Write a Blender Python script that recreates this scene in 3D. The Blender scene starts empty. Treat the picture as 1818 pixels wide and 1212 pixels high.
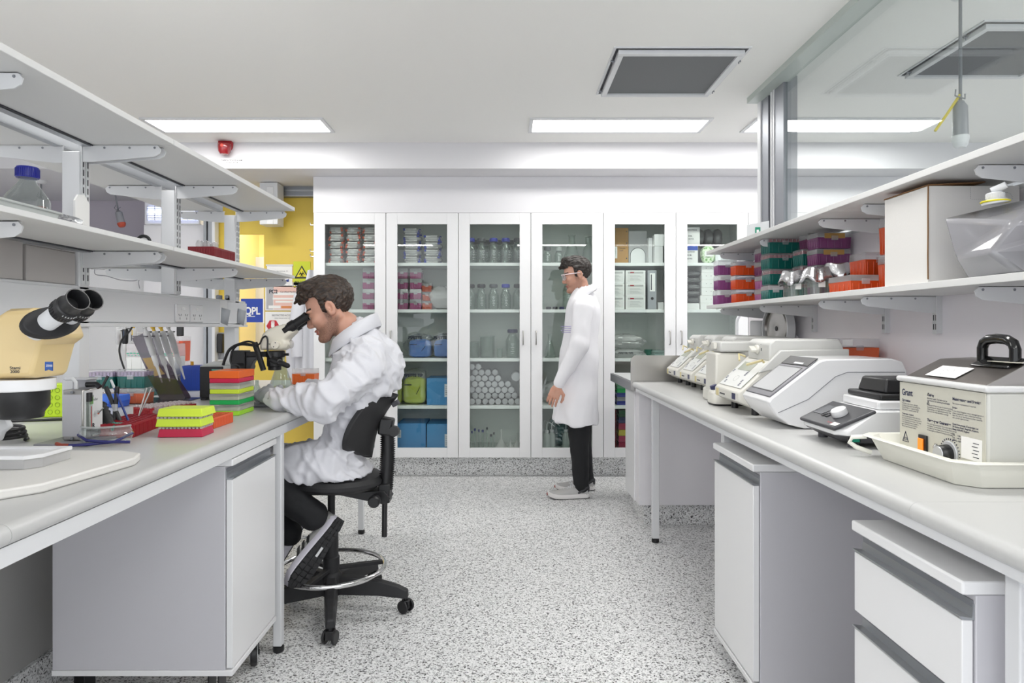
import bpy, bmesh, math, random
import numpy as np
from mathutils import Vector, Matrix, Euler, noise
PI = math.pi
sc = bpy.context.scene
C = sc.collection
F, CX, CY, H = 1187.0, 899.0, 580.0, 1.25      # focal length in px, vanishing point, eye height
# ---------------------------------------------------------------- camera, world, exposure
cam_d = bpy.data.cameras.new('camera'); cam = bpy.data.objects.new('camera', cam_d); C.objects.link(cam)
cam.location = (0, 0, H); cam.rotation_euler = (PI/2, 0, 0)
cam_d.sensor_width = 36; cam_d.lens = 36*F/1818
cam_d.shift_x = (909-CX)/1818; cam_d.shift_y = -(606-CY)/1818
cam_d.clip_start = .05; cam_d.clip_end = 60
sc.camera = cam
w = bpy.data.worlds.new('world'); sc.world = w; w.use_nodes = True
w.node_tree.nodes['Background'].inputs[0].default_value = (.93, .96, 1, 1)
w.node_tree.nodes['Background'].inputs[1].default_value = 1.35
sc.view_settings.view_transform = 'Standard'; sc.view_settings.look = 'None'
sc.view_settings.gamma = 1; sc.view_settings.use_curve_mapping = False
sc.view_settings.exposure = 0.60
PANEL_POWER = 13.4                                 # emission of the ceiling light diffusers
cy = sc.cycles
cy.use_denoising = True; cy.max_bounces = 9; cy.diffuse_bounces = 5; cy.glossy_bounces = 4
cy.transparent_max_bounces = 24; cy.transmission_bounces = 6; cy.sample_clamp_indirect = 4
cy.caustics_reflective = False; cy.caustics_refractive = False
# ---------------------------------------------------------------- materials
def lin(h):
    if isinstance(h, str):
        h = h.lstrip('#'); c = [int(h[i:i+2], 16)/255 for i in (0, 2, 4)]
        return tuple(x/12.92 if x <= .04045 else ((x+.055)/1.055)**2.4 for x in c)
    return h
_M = {}
def mat(name, col='#cccccc', rough=.5, metal=0, emit=0, coat=0, spec=.5, bump=0, bscale=200, sheen=0):
    if name in _M: return _M[name]
    m = bpy.data.materials.new(name); m.use_nodes = True; nt = m.node_tree
    b = nt.nodes['Principled BSDF']; c = lin(col)
    b.inputs['Base Color'].default_value = (*c, 1); b.inputs['Roughness'].default_value = rough
    b.inputs['Metallic'].default_value = metal; b.inputs['Specular IOR Level'].default_value = spec
    b.inputs['Coat Weight'].default_value = coat
    if sheen: b.inputs['Sheen Weight'].default_value = sheen
    if emit:
        b.inputs['Emission Color'].default_value = (*c, 1); b.inputs['Emission Strength'].default_value = emit
    # a little procedural variation of roughness so that nothing is perfectly flat
    tc = nt.nodes.new('ShaderNodeTexCoord'); n = nt.nodes.new('ShaderNodeTexNoise')
    n.inputs['Scale'].default_value = bscale if bump else 9
    nt.links.new(tc.outputs['Object'], n.inputs['Vector'])
    if bump:
        bp = nt.nodes.new('ShaderNodeBump'); bp.inputs['Strength'].default_value = bump
        bp.inputs['Distance'].default_value = .002
        nt.links.new(n.outputs[0], bp.inputs['Height']); nt.links.new(bp.outputs[0], b.inputs['Normal'])
    else:
        mr = nt.nodes.new('ShaderNodeMapRange')
        mr.inputs['To Min'].default_value = max(0, rough-.008); mr.inputs['To Max'].default_value = min(1, rough+.008)
        nt.links.new(n.outputs[0], mr.inputs['Value']); nt.links.new(mr.outputs[0], b.inputs['Roughness'])
    _M[name] = m; return m
def glassy(name, tint='#ffffff', haze=0.0, ior=1.45, hazecol='#ffffff', rough=.02, edge=.25):
    """thin clear sheet: transparent with a Fresnel reflection, optional milky diffuse share"""
    if name in _M: return _M[name]
    m = bpy.data.materials.new(name); m.use_nodes = True; nt = m.node_tree; nt.nodes.clear()
    o = nt.nodes.new('ShaderNodeOutputMaterial'); t = nt.nodes.new('ShaderNodeBsdfTransparent')
    g = nt.nodes.new('ShaderNodeBsdfGlossy'); lw = nt.nodes.new('ShaderNodeLayerWeight'); lw.inputs[0].default_value = .5
    pw = nt.nodes.new('ShaderNodeMath'); pw.operation = 'POWER'; pw.inputs[1].default_value = 4.5; fr = nt.nodes.new('ShaderNodeMapRange')
    f0 = ((ior-1)/(ior+1))**2*1.6; fr.inputs['To Min'].default_value = f0; nt.links.new(lw.outputs['Facing'], pw.inputs[0]); nt.links.new(pw.outputs[0], fr.inputs['Value'])
    mx = nt.nodes.new('ShaderNodeMixShader')
    t.inputs[0].default_value = (*lin(tint), 1); g.inputs['Roughness'].default_value = rough
    base = t.outputs[0]
    if haze:
        d = nt.nodes.new('ShaderNodeBsdfDiffuse'); d.inputs[0].default_value = (*lin(hazecol), 1)
        tr = nt.nodes.new('ShaderNodeBsdfTranslucent'); tr.inputs[0].default_value = (*lin(hazecol), 1)
        m0 = nt.nodes.new('ShaderNodeMixShader'); m0.inputs[0].default_value = .4
        nt.links.new(d.outputs[0], m0.inputs[1]); nt.links.new(tr.outputs[0], m0.inputs[2])
        m2 = nt.nodes.new('ShaderNodeMixShader'); m2.inputs[0].default_value = haze
        nt.links.new(base, m2.inputs[1]); nt.links.new(m0.outputs[0], m2.inputs[2]); base = m2.outputs[0]
    nt.links.new(fr.outputs[0], mx.inputs[0]); nt.links.new(base, mx.inputs[1]); nt.links.new(g.outputs[0], mx.inputs[2])
    nt.links.new(mx.outputs[0], o.inputs[0])
    _M[name] = m; return m
def terrazzo():
    m = bpy.data.materials.new('speckled_vinyl'); m.use_nodes = True; nt = m.node_tree
    b = nt.nodes['Principled BSDF']; tc = nt.nodes.new('ShaderNodeTexCoord')
    def vor(scale, off):
        mp = nt.nodes.new('ShaderNodeMapping'); mp.inputs['Location'].default_value = (off, off*2, off)
        v = nt.nodes.new('ShaderNodeTexVoronoi'); v.inputs['Scale'].default_value = scale
        nz = nt.nodes.new('ShaderNodeTexNoise'); nz.inputs['Scale'].default_value = scale*1.4
        add = nt.nodes.new('ShaderNodeVectorMath'); add.operation = 'MULTIPLY_ADD'
        nt.links.new(tc.outputs['Object'], mp.inputs[0]); nt.links.new(mp.outputs[0], nz.inputs[0])
        add.inputs[1].default_value = (.6/scale,)*3
        nt.links.new(nz.outputs['Color'], add.inputs[0]); nt.links.new(mp.outputs[0], add.inputs[2])
        nt.links.new(add.outputs[0], v.inputs['Vector'])
        s = nt.nodes.new('ShaderNodeSeparateColor'); nt.links.new(v.outputs['Color'], s.inputs[0]); return s.outputs[0]
    def ramp(src, stops):
        r = nt.nodes.new('ShaderNodeValToRGB'); r.color_ramp.interpolation = 'CONSTANT'
        e = r.color_ramp.elements
        e[0].position = 0; e[0].color = (*[stops[0][1]]*3, 1); e[1].position = stops[1][0]; e[1].color = (*[stops[1][1]]*3, 1)
        for p, v in stops[2:]:
            x = e.new(p); x.color = (v, v, v, 1)
        nt.links.new(src, r.inputs[0]); return r.outputs[0]
    a = ramp(vor(165, 0), [(0, .06), (.07, .34), (.17, .74), (.55, .88)])
    c = ramp(vor(260, 3.3), [(0, .3), (.08, .72), (.2, 1)])
    mm = nt.nodes.new('ShaderNodeMix'); mm.data_type = 'RGBA'; mm.blend_type = 'MULTIPLY'; mm.inputs[0].default_value = 1
    nt.links.new(a, mm.inputs[6]); nt.links.new(c, mm.inputs[7]); nt.links.new(mm.outputs[2], b.inputs['Base Color'])
    b.inputs['Roughness'].default_value = .42
    return m
WHITE = mat('white_laminate', '#e8e8e9', .32)
WALLW = mat('white_wall_paint', '#e4e3e6', .7)
CEILM = mat('ceiling_paint', '#f7f6f3', .85)
LILAC = mat('grey_lilac_paint', '#c2bcc6', .75)
TOPM = mat('bench_top_laminate', '#c3c3c2', .3)
METALW = mat('white_powder_coat', '#dcdddf', .35)
ALU = mat('brushed_aluminium', '#a9acb0', .35, .85)
ALUD = mat('dull_aluminium', '#8d9096', .45, .6)
STEEL = mat('stainless_steel', '#b9b7b4', .3, .95)
CHROME = mat('chrome', '#dddddd', .08, 1)
BLACK = mat('black_plastic', '#1b1b1d', .38)
BLACKM = mat('matt_black_plastic', '#232325', .6)
DARK = mat('dark_slot', '#3a3a40', .6)
GREYP = mat('grey_plastic', '#6d6f73', .5)
TERR = terrazzo()
YELLOW = mat('yellow_door_paint', '#e2c552', .45)
GLASS = glassy('clear_glass')
LAB = glassy('lab_glass', '#eef3f0', ior=1.5, rough=.03, haze=.10, hazecol='#dfe6e2')
CLEARP = glassy('clear_plastic', '#f4f4f4', haze=.28, hazecol='#f4f2f2', rough=.1)
INK = mat('dark_ink', '#2a2d3a', .6)
PAPER = mat('white_paper', '#f4f3f1', .8)
# ---------------------------------------------------------------- mesh building
class MB:
    def __init__(s): s.v = []; s.f = []; s.m = []
    def add(s, vs, fs, mi=0):
        o = len(s.v); s.v += [tuple(p) for p in vs]; s.f += [tuple(i+o for i in f) for f in fs]; s.m += [mi]*len(fs); return s
    def box(s, x0, x1, y0, y1, z0, z1, mi=0):
        v = [(x, y, z) for x in (x0, x1) for y in (y0, y1) for z in (z0, z1)]
        return s.add(v, [(0,1,3,2),(4,6,7,5),(0,4,5,1),(2,3,7,6),(0,2,6,4),(1,5,7,3)], mi)
    def cbox(s, c, d, mi=0, R=None):
        n = len(s.v); s.box(-d[0]/2, d[0]/2, -d[1]/2, d[1]/2, -d[2]/2, d[2]/2, mi)
        for i in range(n, len(s.v)):
            p = Vector(s.v[i]); p = (R @ p) if R is not None else p; s.v[i] = tuple(p+Vector(c))
        return s
    def prism(s, poly, ax, a, b, mi=0):
        """poly of 2D points extruded along axis: 'x' poly=(y,z), 'y' poly=(x,z), 'z' poly=(x,y)"""
        def P(p, t): return (t, p[0], p[1]) if ax == 'x' else (p[0], t, p[1]) if ax == 'y' else (p[0], p[1], t)
        n = len(poly)
        ar = sum(poly[i][0]*poly[(i+1) % n][1]-poly[(i+1) % n][0]*poly[i][1] for i in range(n))
        if (ar < 0) != (ax == 'y'): poly = poly[::-1]
        v = [P(p, a) for p in poly]+[P(p, b) for p in poly]
        if a > b: v = [P(p, b) for p in poly]+[P(p, a) for p in poly]
        return s.add(v, [tuple(range(n))[::-1], tuple(range(n, 2*n))]+[(i, (i+1) % n, n+(i+1) % n, n+i) for i in range(n)], mi)
    def cyl(s, p0, p1, r0, r1=None, n=20, mi=0, cap=True):
        return s.tube([p0, p1], [r0, r0 if r1 is None else r1], n, mi, cap)
    def tube(s, path, r, n=8, mi=0, cap=True, closed=False):
        P = [Vector(p) for p in path]; k = len(P); rs = list(r) if hasattr(r, '__len__') else [r]*k
        up = None; rings = []
        for i in range(k):
            d = (P[(i+1) % k]-P[i-1]) if closed else (P[min(i+1, k-1)]-P[max(i-1, 0)])
            if d.length < 1e-9: d = Vector((0, 0, 1))
            d.normalize()
            if up is None:
                up = Vector((0, 0, 1)) if abs(d.z) < .9 else Vector((1, 0, 0))
            u = up-d*up.dot(d)
            if u.length < 1e-6: u = d.orthogonal()
            u.normalize(); w_ = d.cross(u); up = u
            rings.append([P[i]+(u*math.cos(2*PI*j/n)+w_*math.sin(2*PI*j/n))*rs[i] for j in range(n)])
        v = [q for R in rings for q in R]; f = []
        for i in range(k if closed else k-1):
            a = i*n; b = ((i+1) % k)*n
            for j in range(n): f.append((a+j, a+(j+1) % n, b+(j+1) % n, b+j))
        if cap and not closed: f += [tuple(range(n))[::-1], tuple(range((k-1)*n, k*n))]
        return s.add(v, f, mi)
    def lathe(s, prof, c=(0, 0, 0), n=24, mi=0, M=None):
        v = []; f = []
        for r, z in prof:
            for j in range(n):
                p = Vector((r*math.cos(2*PI*j/n), r*math.sin(2*PI*j/n), z))
                if M is not None: p = M @ p
                v.append(p+Vector(c))
        for i in range(len(prof)-1):
            for j in range(n): f.append((i*n+j, i*n+(j+1) % n, (i+1)*n+(j+1) % n, (i+1)*n+j))
        if prof[0][0] > 1e-5: f.append(tuple(range(n))[::-1])
        if prof[-1][0] > 1e-5: f.append(tuple(range((len(prof)-1)*n, len(prof)*n)))
        return s.add(v, f, mi)
    def ell(s, c, r, n=16, mi=0, M=None):
        k = n//2; prof = [(math.sin(PI*i/k), -math.cos(PI*i/k)) for i in range(k+1)]
        prof[0] = (1e-6, -1); prof[-1] = (1e-6, 1)
        D = Matrix.Diagonal(Vector(r)); D = (M @ D) if M is not None else D
        return s.lathe(prof, c, n, mi, D)
    def text(s, t, size, o, xd=(1, 0, 0), ud=(0, 0, 1), mi=0, align='LEFT', bold=0, wide=1.0):
        cu = bpy.data.curves.new('t', 'FONT'); cu.body = t; cu.size = size; cu.align_x = align; cu.offset = bold*size
        ob = bpy.data.objects.new('t', cu); me = bpy.data.meshes.new_from_object(ob)
        X = Vector(xd); U = Vector(ud); O = Vector(o)
        s.add([O+X*v.co.x*wide+U*v.co.y for v in me.vertices], [tuple(p.vertices) for p in me.polygons], mi)
        bpy.data.objects.remove(ob); bpy.data.curves.remove(cu); bpy.data.meshes.remove(me); return s
    def quad(s, o, xd, ud, w_, h_, mi=0):
        X = Vector(xd)*w_; U = Vector(ud)*h_; O = Vector(o); return s.add([O, O+X, O+X+U, O+U], [(0, 1, 2, 3)], mi)
    def plate(s, o, xd, ud, w_, h_, t, mi=0):
        X = Vector(xd)*w_; U = Vector(ud)*h_; N = Vector(xd).cross(Vector(ud)).normalized()*t; O = Vector(o)
        v = [O, O+X, O+X+U, O+U]; v += [p+N for p in v]
        return s.add(v, [(3,2,1,0),(4,5,6,7),(0,1,5,4),(1,2,6,5),(2,3,7,6),(3,0,4,7)], mi)
    def xf(s, M, start=0):
        for i in range(start, len(s.v)): s.v[i] = tuple(M @ Vector(s.v[i]))
        return s
    def rings(s, R, mi=0, cap=True):
        n = len(R[0]); v = [p for r in R for p in r]; f = []
        for i in range(len(R)-1):
            for j in range(n): f.append((i*n+j, i*n+(j+1) % n, (i+1)*n+(j+1) % n, (i+1)*n+j))
        if cap: f += [tuple(range(n))[::-1], tuple(range((len(R)-1)*n, len(R)*n))]
        return s.add(v, f, mi)
def obj(name, mb, mats, parent=None, bevel=0, sharp=38, seg=2, solid=0):
    if not isinstance(mats, (list, tuple)): mats = [mats]
    me = bpy.data.meshes.new(name); me.from_pydata(mb.v, [], mb.f)
    for m in mats: me.materials.append(m)
    me.polygons.foreach_set('material_index', mb.m); me.polygons.foreach_set('use_smooth', [True]*len(mb.f))
    me.update(); me.set_sharp_from_angle(angle=math.radians(sharp))
    o = bpy.data.objects.new(name, me); C.objects.link(o)
    if parent: o.parent = parent
    if solid:
        md = o.modifiers.new('s', 'SOLIDIFY'); md.thickness = solid
    if bevel:
        md = o.modifiers.new('b', 'BEVEL'); md.width = bevel; md.segments = seg; md.limit_method = 'ANGLE'
        md.angle_limit = math.radians(40); md.harden_normals = False
    return o
def tag(o, label, cat, group=None):
    o['label'] = label; o['category'] = cat
    if group: o['group'] = group
    return o
def thing(name, label, cat, loc=(0, 0, 0), rot=0, group=None):
    o = bpy.data.objects.new(name, None); C.objects.link(o); o.location = loc; o.empty_display_size = .05
    o.rotation_euler = (0, 0, rot) if not hasattr(rot, '__len__') else rot
    return tag(o, label, cat, group)
def one(name, mb, mats, label, cat, loc=(0, 0, 0), rot=0, group=None, **k):
    o = obj(name, mb, mats, None, **k); o.location = loc
    o.rotation_euler = (0, 0, rot) if not hasattr(rot, '__len__') else rot
    return tag(o, label, cat, group)
def struct(name, mb, mats, **k):
    o = obj(name, mb, mats, None, **k); o['kind'] = 'structure'; return o
def dup(root, loc, label=None, rot=None, group=None):
    r = root.copy(); C.objects.link(r); r.location = loc
    if rot is not None: r.rotation_euler = (0, 0, rot) if not hasattr(rot, '__len__') else rot
    if label: r['label'] = label
    if group: r['group'] = group
    for ch in list(root.children):
        c = ch.copy(); C.objects.link(c); c.parent = r
        for g in list(ch.children):
            d = g.copy(); C.objects.link(d); d.parent = c
    return r
def P(x, y, Y): return Vector(((x-CX)*Y/F, Y, H-(y-CY)*Y/F))       # a photo point at depth Y
def onz(x, y, z):                                                  # a photo point lying on height z
    Y = (H-z)*F/(y-CY); return Vector(((x-CX)*Y/F, Y, z))
def YX(X, x): return X*F/(x-CX)                                    # depth of the plane X at column x
ORD = ['lowest', 'second up', 'third up', 'fourth up', 'fifth up', 'sixth up', 'seventh up', 'eighth up']
def lev(i, n): return 'topmost' if i == n-1 and n > 1 else ORD[i]
random.seed(7)
# ================================================================ the room
BZ = .91
struct('floor', MB().box(-5, 6, -1.5, 8, -.1, 0), TERR)
# ceiling with openings is not needed: light panels and vents sit just under it
struct('ceiling', MB().box(-5, 6, -1.5, 5.26, 2.70, 2.85), CEILM)
struct('trim_1', MB().box(-5, 6, 5.26, 8, 2.495, 2.85), mat('bulkhead_paint', '#dfdee1', .7))       # bulkhead and soffit
struct('wall_back', MB().box(-5, -2.76, 6.6, 6.8, 0, 2.494), LILAC)
struct('wall_cabinet', MB().box(-1.60, 4.2, 5.54, 5.70, 2.195, 2.494), WALLW)
struct('wall_side', MB().box(-1.60, -1.575, 5.70, 6.0, 0, 2.494), WALLW)
struct('wall_left', MB().box(-5.1, -5, -1.5, 8, 0, 2.85), WALLW)
struct('wall_outer_right', MB().box(6, 6.1, -1.5, 8, 0, 2.85), WALLW)
struct('wall_right', MB().box(1.53, 1.70, -.6, 4.22, 0, 1.66), mat('right_wall_paint', '#f4f0f4', .65))
struct('baseboard_back', MB().box(-1.6, 4.2, 5.645, 5.67, 0, .168), TERR)
struct('baseboard_right', MB().box(1.518, 1.53, -.6, 4.22, 0, .12), TERR)
# yellow sliding doors with track, viewing window
ydoor = MB()
wx0, wx1, wz0, wz1 = P(424, 0, 6.02).x, P(470, 0, 6.02).x, .95, P(0, 416, 6.02).z
dx0, dx1 = P(386, 0, 6.02).x, -1.605
ydoor.box(dx0, wx0, 6.0, 6.04, .01, 2.41); ydoor.box(wx1, dx1, 6.0, 6.04, .01, 2.41)
ydoor.box(wx0, wx1, 6.0, 6.04, wz1, 2.41); ydoor.box(wx0, wx1, 6.0, 6.04, .01, wz0)
d1 = struct('door_1', ydoor, YELLOW)
obj('window_pane', MB().box(wx0, wx1, 6.015, 6.02, wz0, wz1), GLASS, d1)
# yellow wall lobby seen through the window
struct('wall_lobby_side', MB().box(-2.76, -2.70, 6.21, 7.3, 0, 2.494), mat('pale_yellow_paint', '#f4dc84', .6))
struct('wall_lobby', MB().box(-2.7, -1.5, 7.3, 7.4, 0, 2.494), mat('pale_yellow_paint', '#f4dc84', .6))
added_lobby_light = True
lw = MB(); lw.box(P(452, 0, 7.2).x, P(452, 0, 7.2).x+.32, 7.2, 7.28, 0, P(0, 456, 7.2).z)
one('lobby_cupboard', lw, mat('lobby_grey', '#c4c3c4', .5), 'grey cupboard standing behind the yellow door, seen through its window', 'cupboard')
tr = MB(); tr.box(P(480, 0, 5.97).x, -1.605, 5.93, 5.99, 2.405, 2.494); tr.box(P(480, 0, 5.97).x, -1.605, 5.92, 5.93, 2.45, 2.465, 1); tr.box(P(480, 0, 5.97).x, -1.605, 5.92, 5.93, 2.405, 2.415, 1)
struct('trim_2', tr, [ALUD, ALU])
tr = MB()
for a, b, mi in ((363, 368, 0), (368, 371, 1), (371, 378, 0), (378, 383, 2)):
    tr.box(P(a, 0, 5.9).x, P(b, 0, 5.9).x, 5.9-.02*(mi != 1), 5.96, 0, 2.40, mi)
struct('trim_3', tr, [ALU, DARK, METALW])
sb = MB(); sb.box(P(465, 0, 5.8).x, P(497, 0, 5.8).x, 5.74, 5.9, P(0, 400, 5.8).z, 2.49); sb.box(P(478, 0, 5.8).x, P(490, 0, 5.8).x, 5.735, 5.745, P(0, 400, 5.8).z, P(0, 334, 5.8).z, 1)
struct('trim_4', sb, [METALW, WHITE], bevel=.008)
struct('wall_partition', MB().box(P(268, 0, 6.1).x, P(363, 0, 5.98).x, 5.98, 6.1, 0, P(0, 399, 5.98).z), WALLW)
struct('wall_partition_upper', MB().box(P(268, 0, 6.1).x+.35, P(363, 0, 5.98).x, 6.1, 6.2, 0, 2.494), WALLW)
cb = thing('tall_cupboard', 'plain white tall cupboard far behind the left bench against the grey lilac wall', 'cupboard')
obj('carcass', MB().box(P(267, 0, 6.2).x-1.2, P(267, 0, 6.2).x, 6.22, 6.59, 0, 2.0), WHITE, cb, bevel=.004)
for k in range(2):
    x1 = P(267, 0, 6.2).x-.6*k
    obj('door', MB().box(x1-.596, x1-.004, 6.2, 6.219, .1, 1.99), WHITE, cb, bevel=.003)
# right side glazed partition: jamb and big pane
jb = MB()
ja, jz = 3.85, 2.70
jb.box(1.60, 1.68, 4.085, 4.24, 1.66, jz, 0); jb.box(1.595, 1.68, 4.02, 4.04, 1.66, jz, 1); jb.box(1.62, 1.68, 4.04, 4.085, 1.66, jz, 2)
jb.box(1.595, 1.68, 3.985, 4.005, 1.66, jz, 1); jb.box(1.62, 1.68, 4.005, 4.02, 1.66, jz, 2); jb.box(1.60, 1.68, 3.86, 3.985, 1.66, jz, 0); jb.box(1.592, 1.60, 4.19, 4.24, 1.66, jz, 1)
struct('trim_5', jb, [ALUD, METALW, DARK])
struct('window_1', MB().box(1.612, 1.622, -.6, 3.86, 1.66, 2.665), glassy('partition_glass', '#f3f6f5', ior=1.62, rough=.0))
struct('trim_6', MB().box(1.526, 1.60, -.6, 4.24, 2.664, 2.7).box(1.60, 1.63, -.6, 4.24, 2.664, 2.7), mat('greenish_channel', '#b9c2bd', .3))
struct('trim_7', MB().box(1.53, 1.70, -.6, 4.24, 1.66, 1.675), METALW)
# ---------------------------------------------------------------- ceiling equipment
EMIT = mat('light_diffuser', '#fffefb', .5, emit=PANEL_POWER*.88)
EMITN = mat('light_diffuser_front', '#fffefb', .5, emit=PANEL_POWER*1.06)
def ceiling_light(x0, x1, y0, y1, label):
    t = thing('ceiling_light', label, 'light', ((x0+x1)/2, (y0+y1)/2, 2.70), group='recessed ceiling light panels')
    w_, d_ = (x1-x0)/2, (y1-y0)/2; f = .028
    fr = MB(); fr.box(-w_-f, w_+f, -d_-f, -d_, -.012, 0); fr.box(-w_-f, w_+f, d_, d_+f, -.012, 0); fr.box(-w_-f, -w_, -d_, d_, -.012, 0); fr.box(w_, w_+f, -d_, d_, -.012, 0)
    obj('frame', fr, METALW, t, bevel=.002); obj('diffuser', MB().box(-w_, w_, -d_, d_, -.006, -.001), EMIT if y0 > 4 else EMITN, t)
    return t
ceiling_light(.19, 1.41, 4.66, 4.94, 'bright rectangular ceiling light in the middle, nearest the fire alarm side of the grille')
ceiling_light(-2.52, -1.30, 4.66, 4.94, 'bright rectangular ceiling light above the red alarm beacon')
ceiling_light(1.76, 2.98, 4.66, 4.94, 'bright rectangular ceiling light behind the glass partition')
t = ceiling_light(-2.7, -1.9, 6.5, 6.8, 'unseen ceiling light panel added to light the lobby behind the yellow door'); t.location.z = 2.49  # unseen lamp, added to brighten the lobby behind the door window
for x, wd in ((-2.52, 'left bench'), (.19, 'middle aisle'), (2.9, 'right room')):
    ceiling_light(x, x+1.22, 1.9, 2.18, 'ceiling light over the %s, above the top of the photo' % wd)
    ceiling_light(x, x+1.22, -.86, -.58, 'ceiling light over the %s behind the photographer' % wd)
def vent(x0, x1, y0, y1, label):
    t = thing('ceiling_grille', label, 'grille', ((x0+x1)/2, (y0+y1)/2, 2.70), group='square ceiling air grilles')
    w_, d_ = (x1-x0)/2, (y1-y0)/2; f = .03
    def fr(w, d, f, z0, z1): return MB().box(-w-f, w+f, -d-f, -d, z0, z1).box(-w-f, w+f, d, d+f, z0, z1).box(-w-f, -w, -d, d, z0, z1).box(w, w+f, -d, d, z0, z1)
    obj('outer_frame', fr(w_-.01, d_-.01, .012, -.006, 0), METALW, t)
    obj('frame', fr(w_-.055, d_-.055, .03, -.03, -.006), METALW, t, bevel=.002)
    obj('filter_mesh', MB().box(-w_+.055, w_-.055, -d_+.055, d_-.055, -.018, -.006), mat('grey_filter', '#77787b', .8, bump=.4, bscale=900), t)
    obj('shadow_gap', fr(w_-.025, d_-.025, .012, -.004, -.001), DARK, t)
    for sx in (-1, 1):
        for sy in (-.6, .8):
            obj('clip', MB().cyl((sx*(w_-.015)-.012, sy*(d_-.02), -.016), (sx*(w_-.015)+.012, sy*(d_-.02), -.016), .005, n=8).cyl((sx*(w_-.015), sy*(d_-.02), -.03), (sx*(w_-.015), sy*(d_-.02), -.001), .003, n=8), ALUD, t)
    return t
vent(.56, 1.27, 3.46, 4.16, 'square grey ceiling air grille in the open ceiling over the aisle')
vent(2.26, 2.97, 3.16, 3.86, 'square grey ceiling air grille behind the glass partition, cut by the right frame edge')
# alarm beacon and its plate
al = P(401, 262, 5.24)
t = thing('alarm_beacon', 'red carbon dioxide alarm beacon fixed to the white bulkhead', 'alarm', (al.x, 5.26, al.z+.02))
RED = mat('red_plastic', '#a3101d', .3); REDT = mat('red_lens', '#8e0a14', .12, coat=1)
obj('base', MB().lathe([(.052, -.0), (.052, .03), (.047, .04)], (0, 0, 0), 24, 0, Matrix.Rotation(PI/2, 3, 'X')).box(-.052, .052, -.045, 0, .0, .042), RED, t, bevel=.004)
obj('lens', MB().lathe([(.05, .0), (.05, -.02), (.046, -.06), (.033, -.08), (.001, -.088)][::-1], (0, -.048, 0), 24), REDT, t)
obj('lamp', MB().ell((0, -.085, -.02), (.018, .018, .02), 12), mat('lamp_core', '#e05548', .2), t)
pl = P(411, 286, 5.25)
t = thing('alarm_sign', 'small white plate reading carbon dioxide alarm, under the red beacon', 'sign', (pl.x, 5.26, pl.z))
obj('plate', MB().box(-.08, .08, -.004, 0, -.024, .024), PAPER, t)
obj('lettering', MB().text('CARBON DIOXIDE ALARM', .0145, (0, -.0045, .004), align='CENTER', wide=.95, bold=.02).text('DO NOT ENTER', .0135, (0, -.0045, -.014), align='CENTER', bold=.02), INK, t)
def pendant(x, y0, y1, Y, zc, label, dark=True, lean=0, fr=.6):
    a = P(x, y0, Y); t = thing('pendant_socket', label, 'socket', (a.x, Y, zc))
    s = 1.0
    L = zc-P(0, y1, Y).z
    obj('ceiling_rose', MB().lathe([(.001, -.03), (.03, -.026), (.045, -.01), (.048, 0)]), METALW, t)
    ex = lean
    obj('cord', MB().tube([(0, 0, -.02), (ex*.15, 0, -L*.25), (ex*.4, 0, -L*.5), (ex*.5, 0, -L*(fr+.02))], .007, 8), mat('grey_cord', '#7d7f84', .5), t)
    a0 = Vector((ex*.5, 0, -L*fr)); a1 = Vector((ex, 0, -L)); d = a1-a0
    b = obj('socket_body', MB().tube([a0, a0+d*.06, a0+d*.12, a0+d*.75], [.014, .02, .028, .031], 14), mat('socket_grey', '#8b8d92' if dark else '#e9e9e9', .35), t)
    obj('socket_end', MB().tube([a0+d*.75, a0+d*.8, a0+d*.95, a1], [.034, .035, .028, .02], 14), mat('socket_red', '#b3472f', .4) if dark else METALW, t)
    obj('guard_wire', MB().tube([a0+Vector((-.02, 0, .05)), a0+Vector((-.03, -.01, .02)), a0+Vector((.0, -.03, 0)), a0+Vector((.02, 0, .03))], .003, 6), ALUD, t)
    return t
pendant(203, 345, 403, 5.9, 2.494, 'grey and red pendant power socket hanging in front of the grey lilac wall', True, .07)
pendant(73, 345, 372, 5.7, 2.494, 'pendant power cord and rose hanging behind the blue-capped bottle', True, .0)
t = pendant(1705, 80, 262, 2.9, 2.699, 'white pendant socket on a grey cord hanging behind the glass partition', False, 0.0, .70)
for ch in t.children: pass
obj('plug_lead', MB().tube([(0, 0, -.44), (-.02, 0, -.47), (-.06, 0, -.53), (-.11, 0, -.60)], .006, 8), mat('yellow_lead', '#d8c52e', .4), t)
# insect killer
a, b = P(255, 355, 5.94), P(354, 398, 5.94)
t = thing('insect_killer', 'white wall insect killer with glowing blue tubes behind a grille', 'insect killer', ((a.x+b.x)/2, 6.1, (a.z+b.z)/2))
w_, h_ = (b.x-a.x)/2, (a.z-b.z)/2
hs = MB(); hs.box(-w_, w_, -.15, 0, -h_, h_)
obj('housing', hs, WHITE, t, bevel=.008)
obj('grille', MB().box(-w_+.04, w_-.02, -.162, -.15, -h_+.035, h_-.055), mat('blue_glow', '#b9c8ff', .4, emit=1.6), t)
gr = MB()
for i in range(9): gr.box(-w_+.03, w_-.02, -.168, -.162, -h_+.03+i*(2*h_-.09)/8-.0035, -h_+.03+i*(2*h_-.09)/8+.0035)
for i in range(7): gr.box(-w_+.03+i*(2*w_-.06)/6-.003, -w_+.03+i*(2*w_-.06)/6+.003, -.168, -.162, -h_+.035, h_-.05)
obj('bars', gr, WHITE, t)
obj('tube_lamp', MB().cyl((-w_+.05, -.166, -.0), (w_-.04, -.166, 0), .011, n=12), mat('white_tube_glow', '#f4f8ff', .4, emit=4), t)
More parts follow.
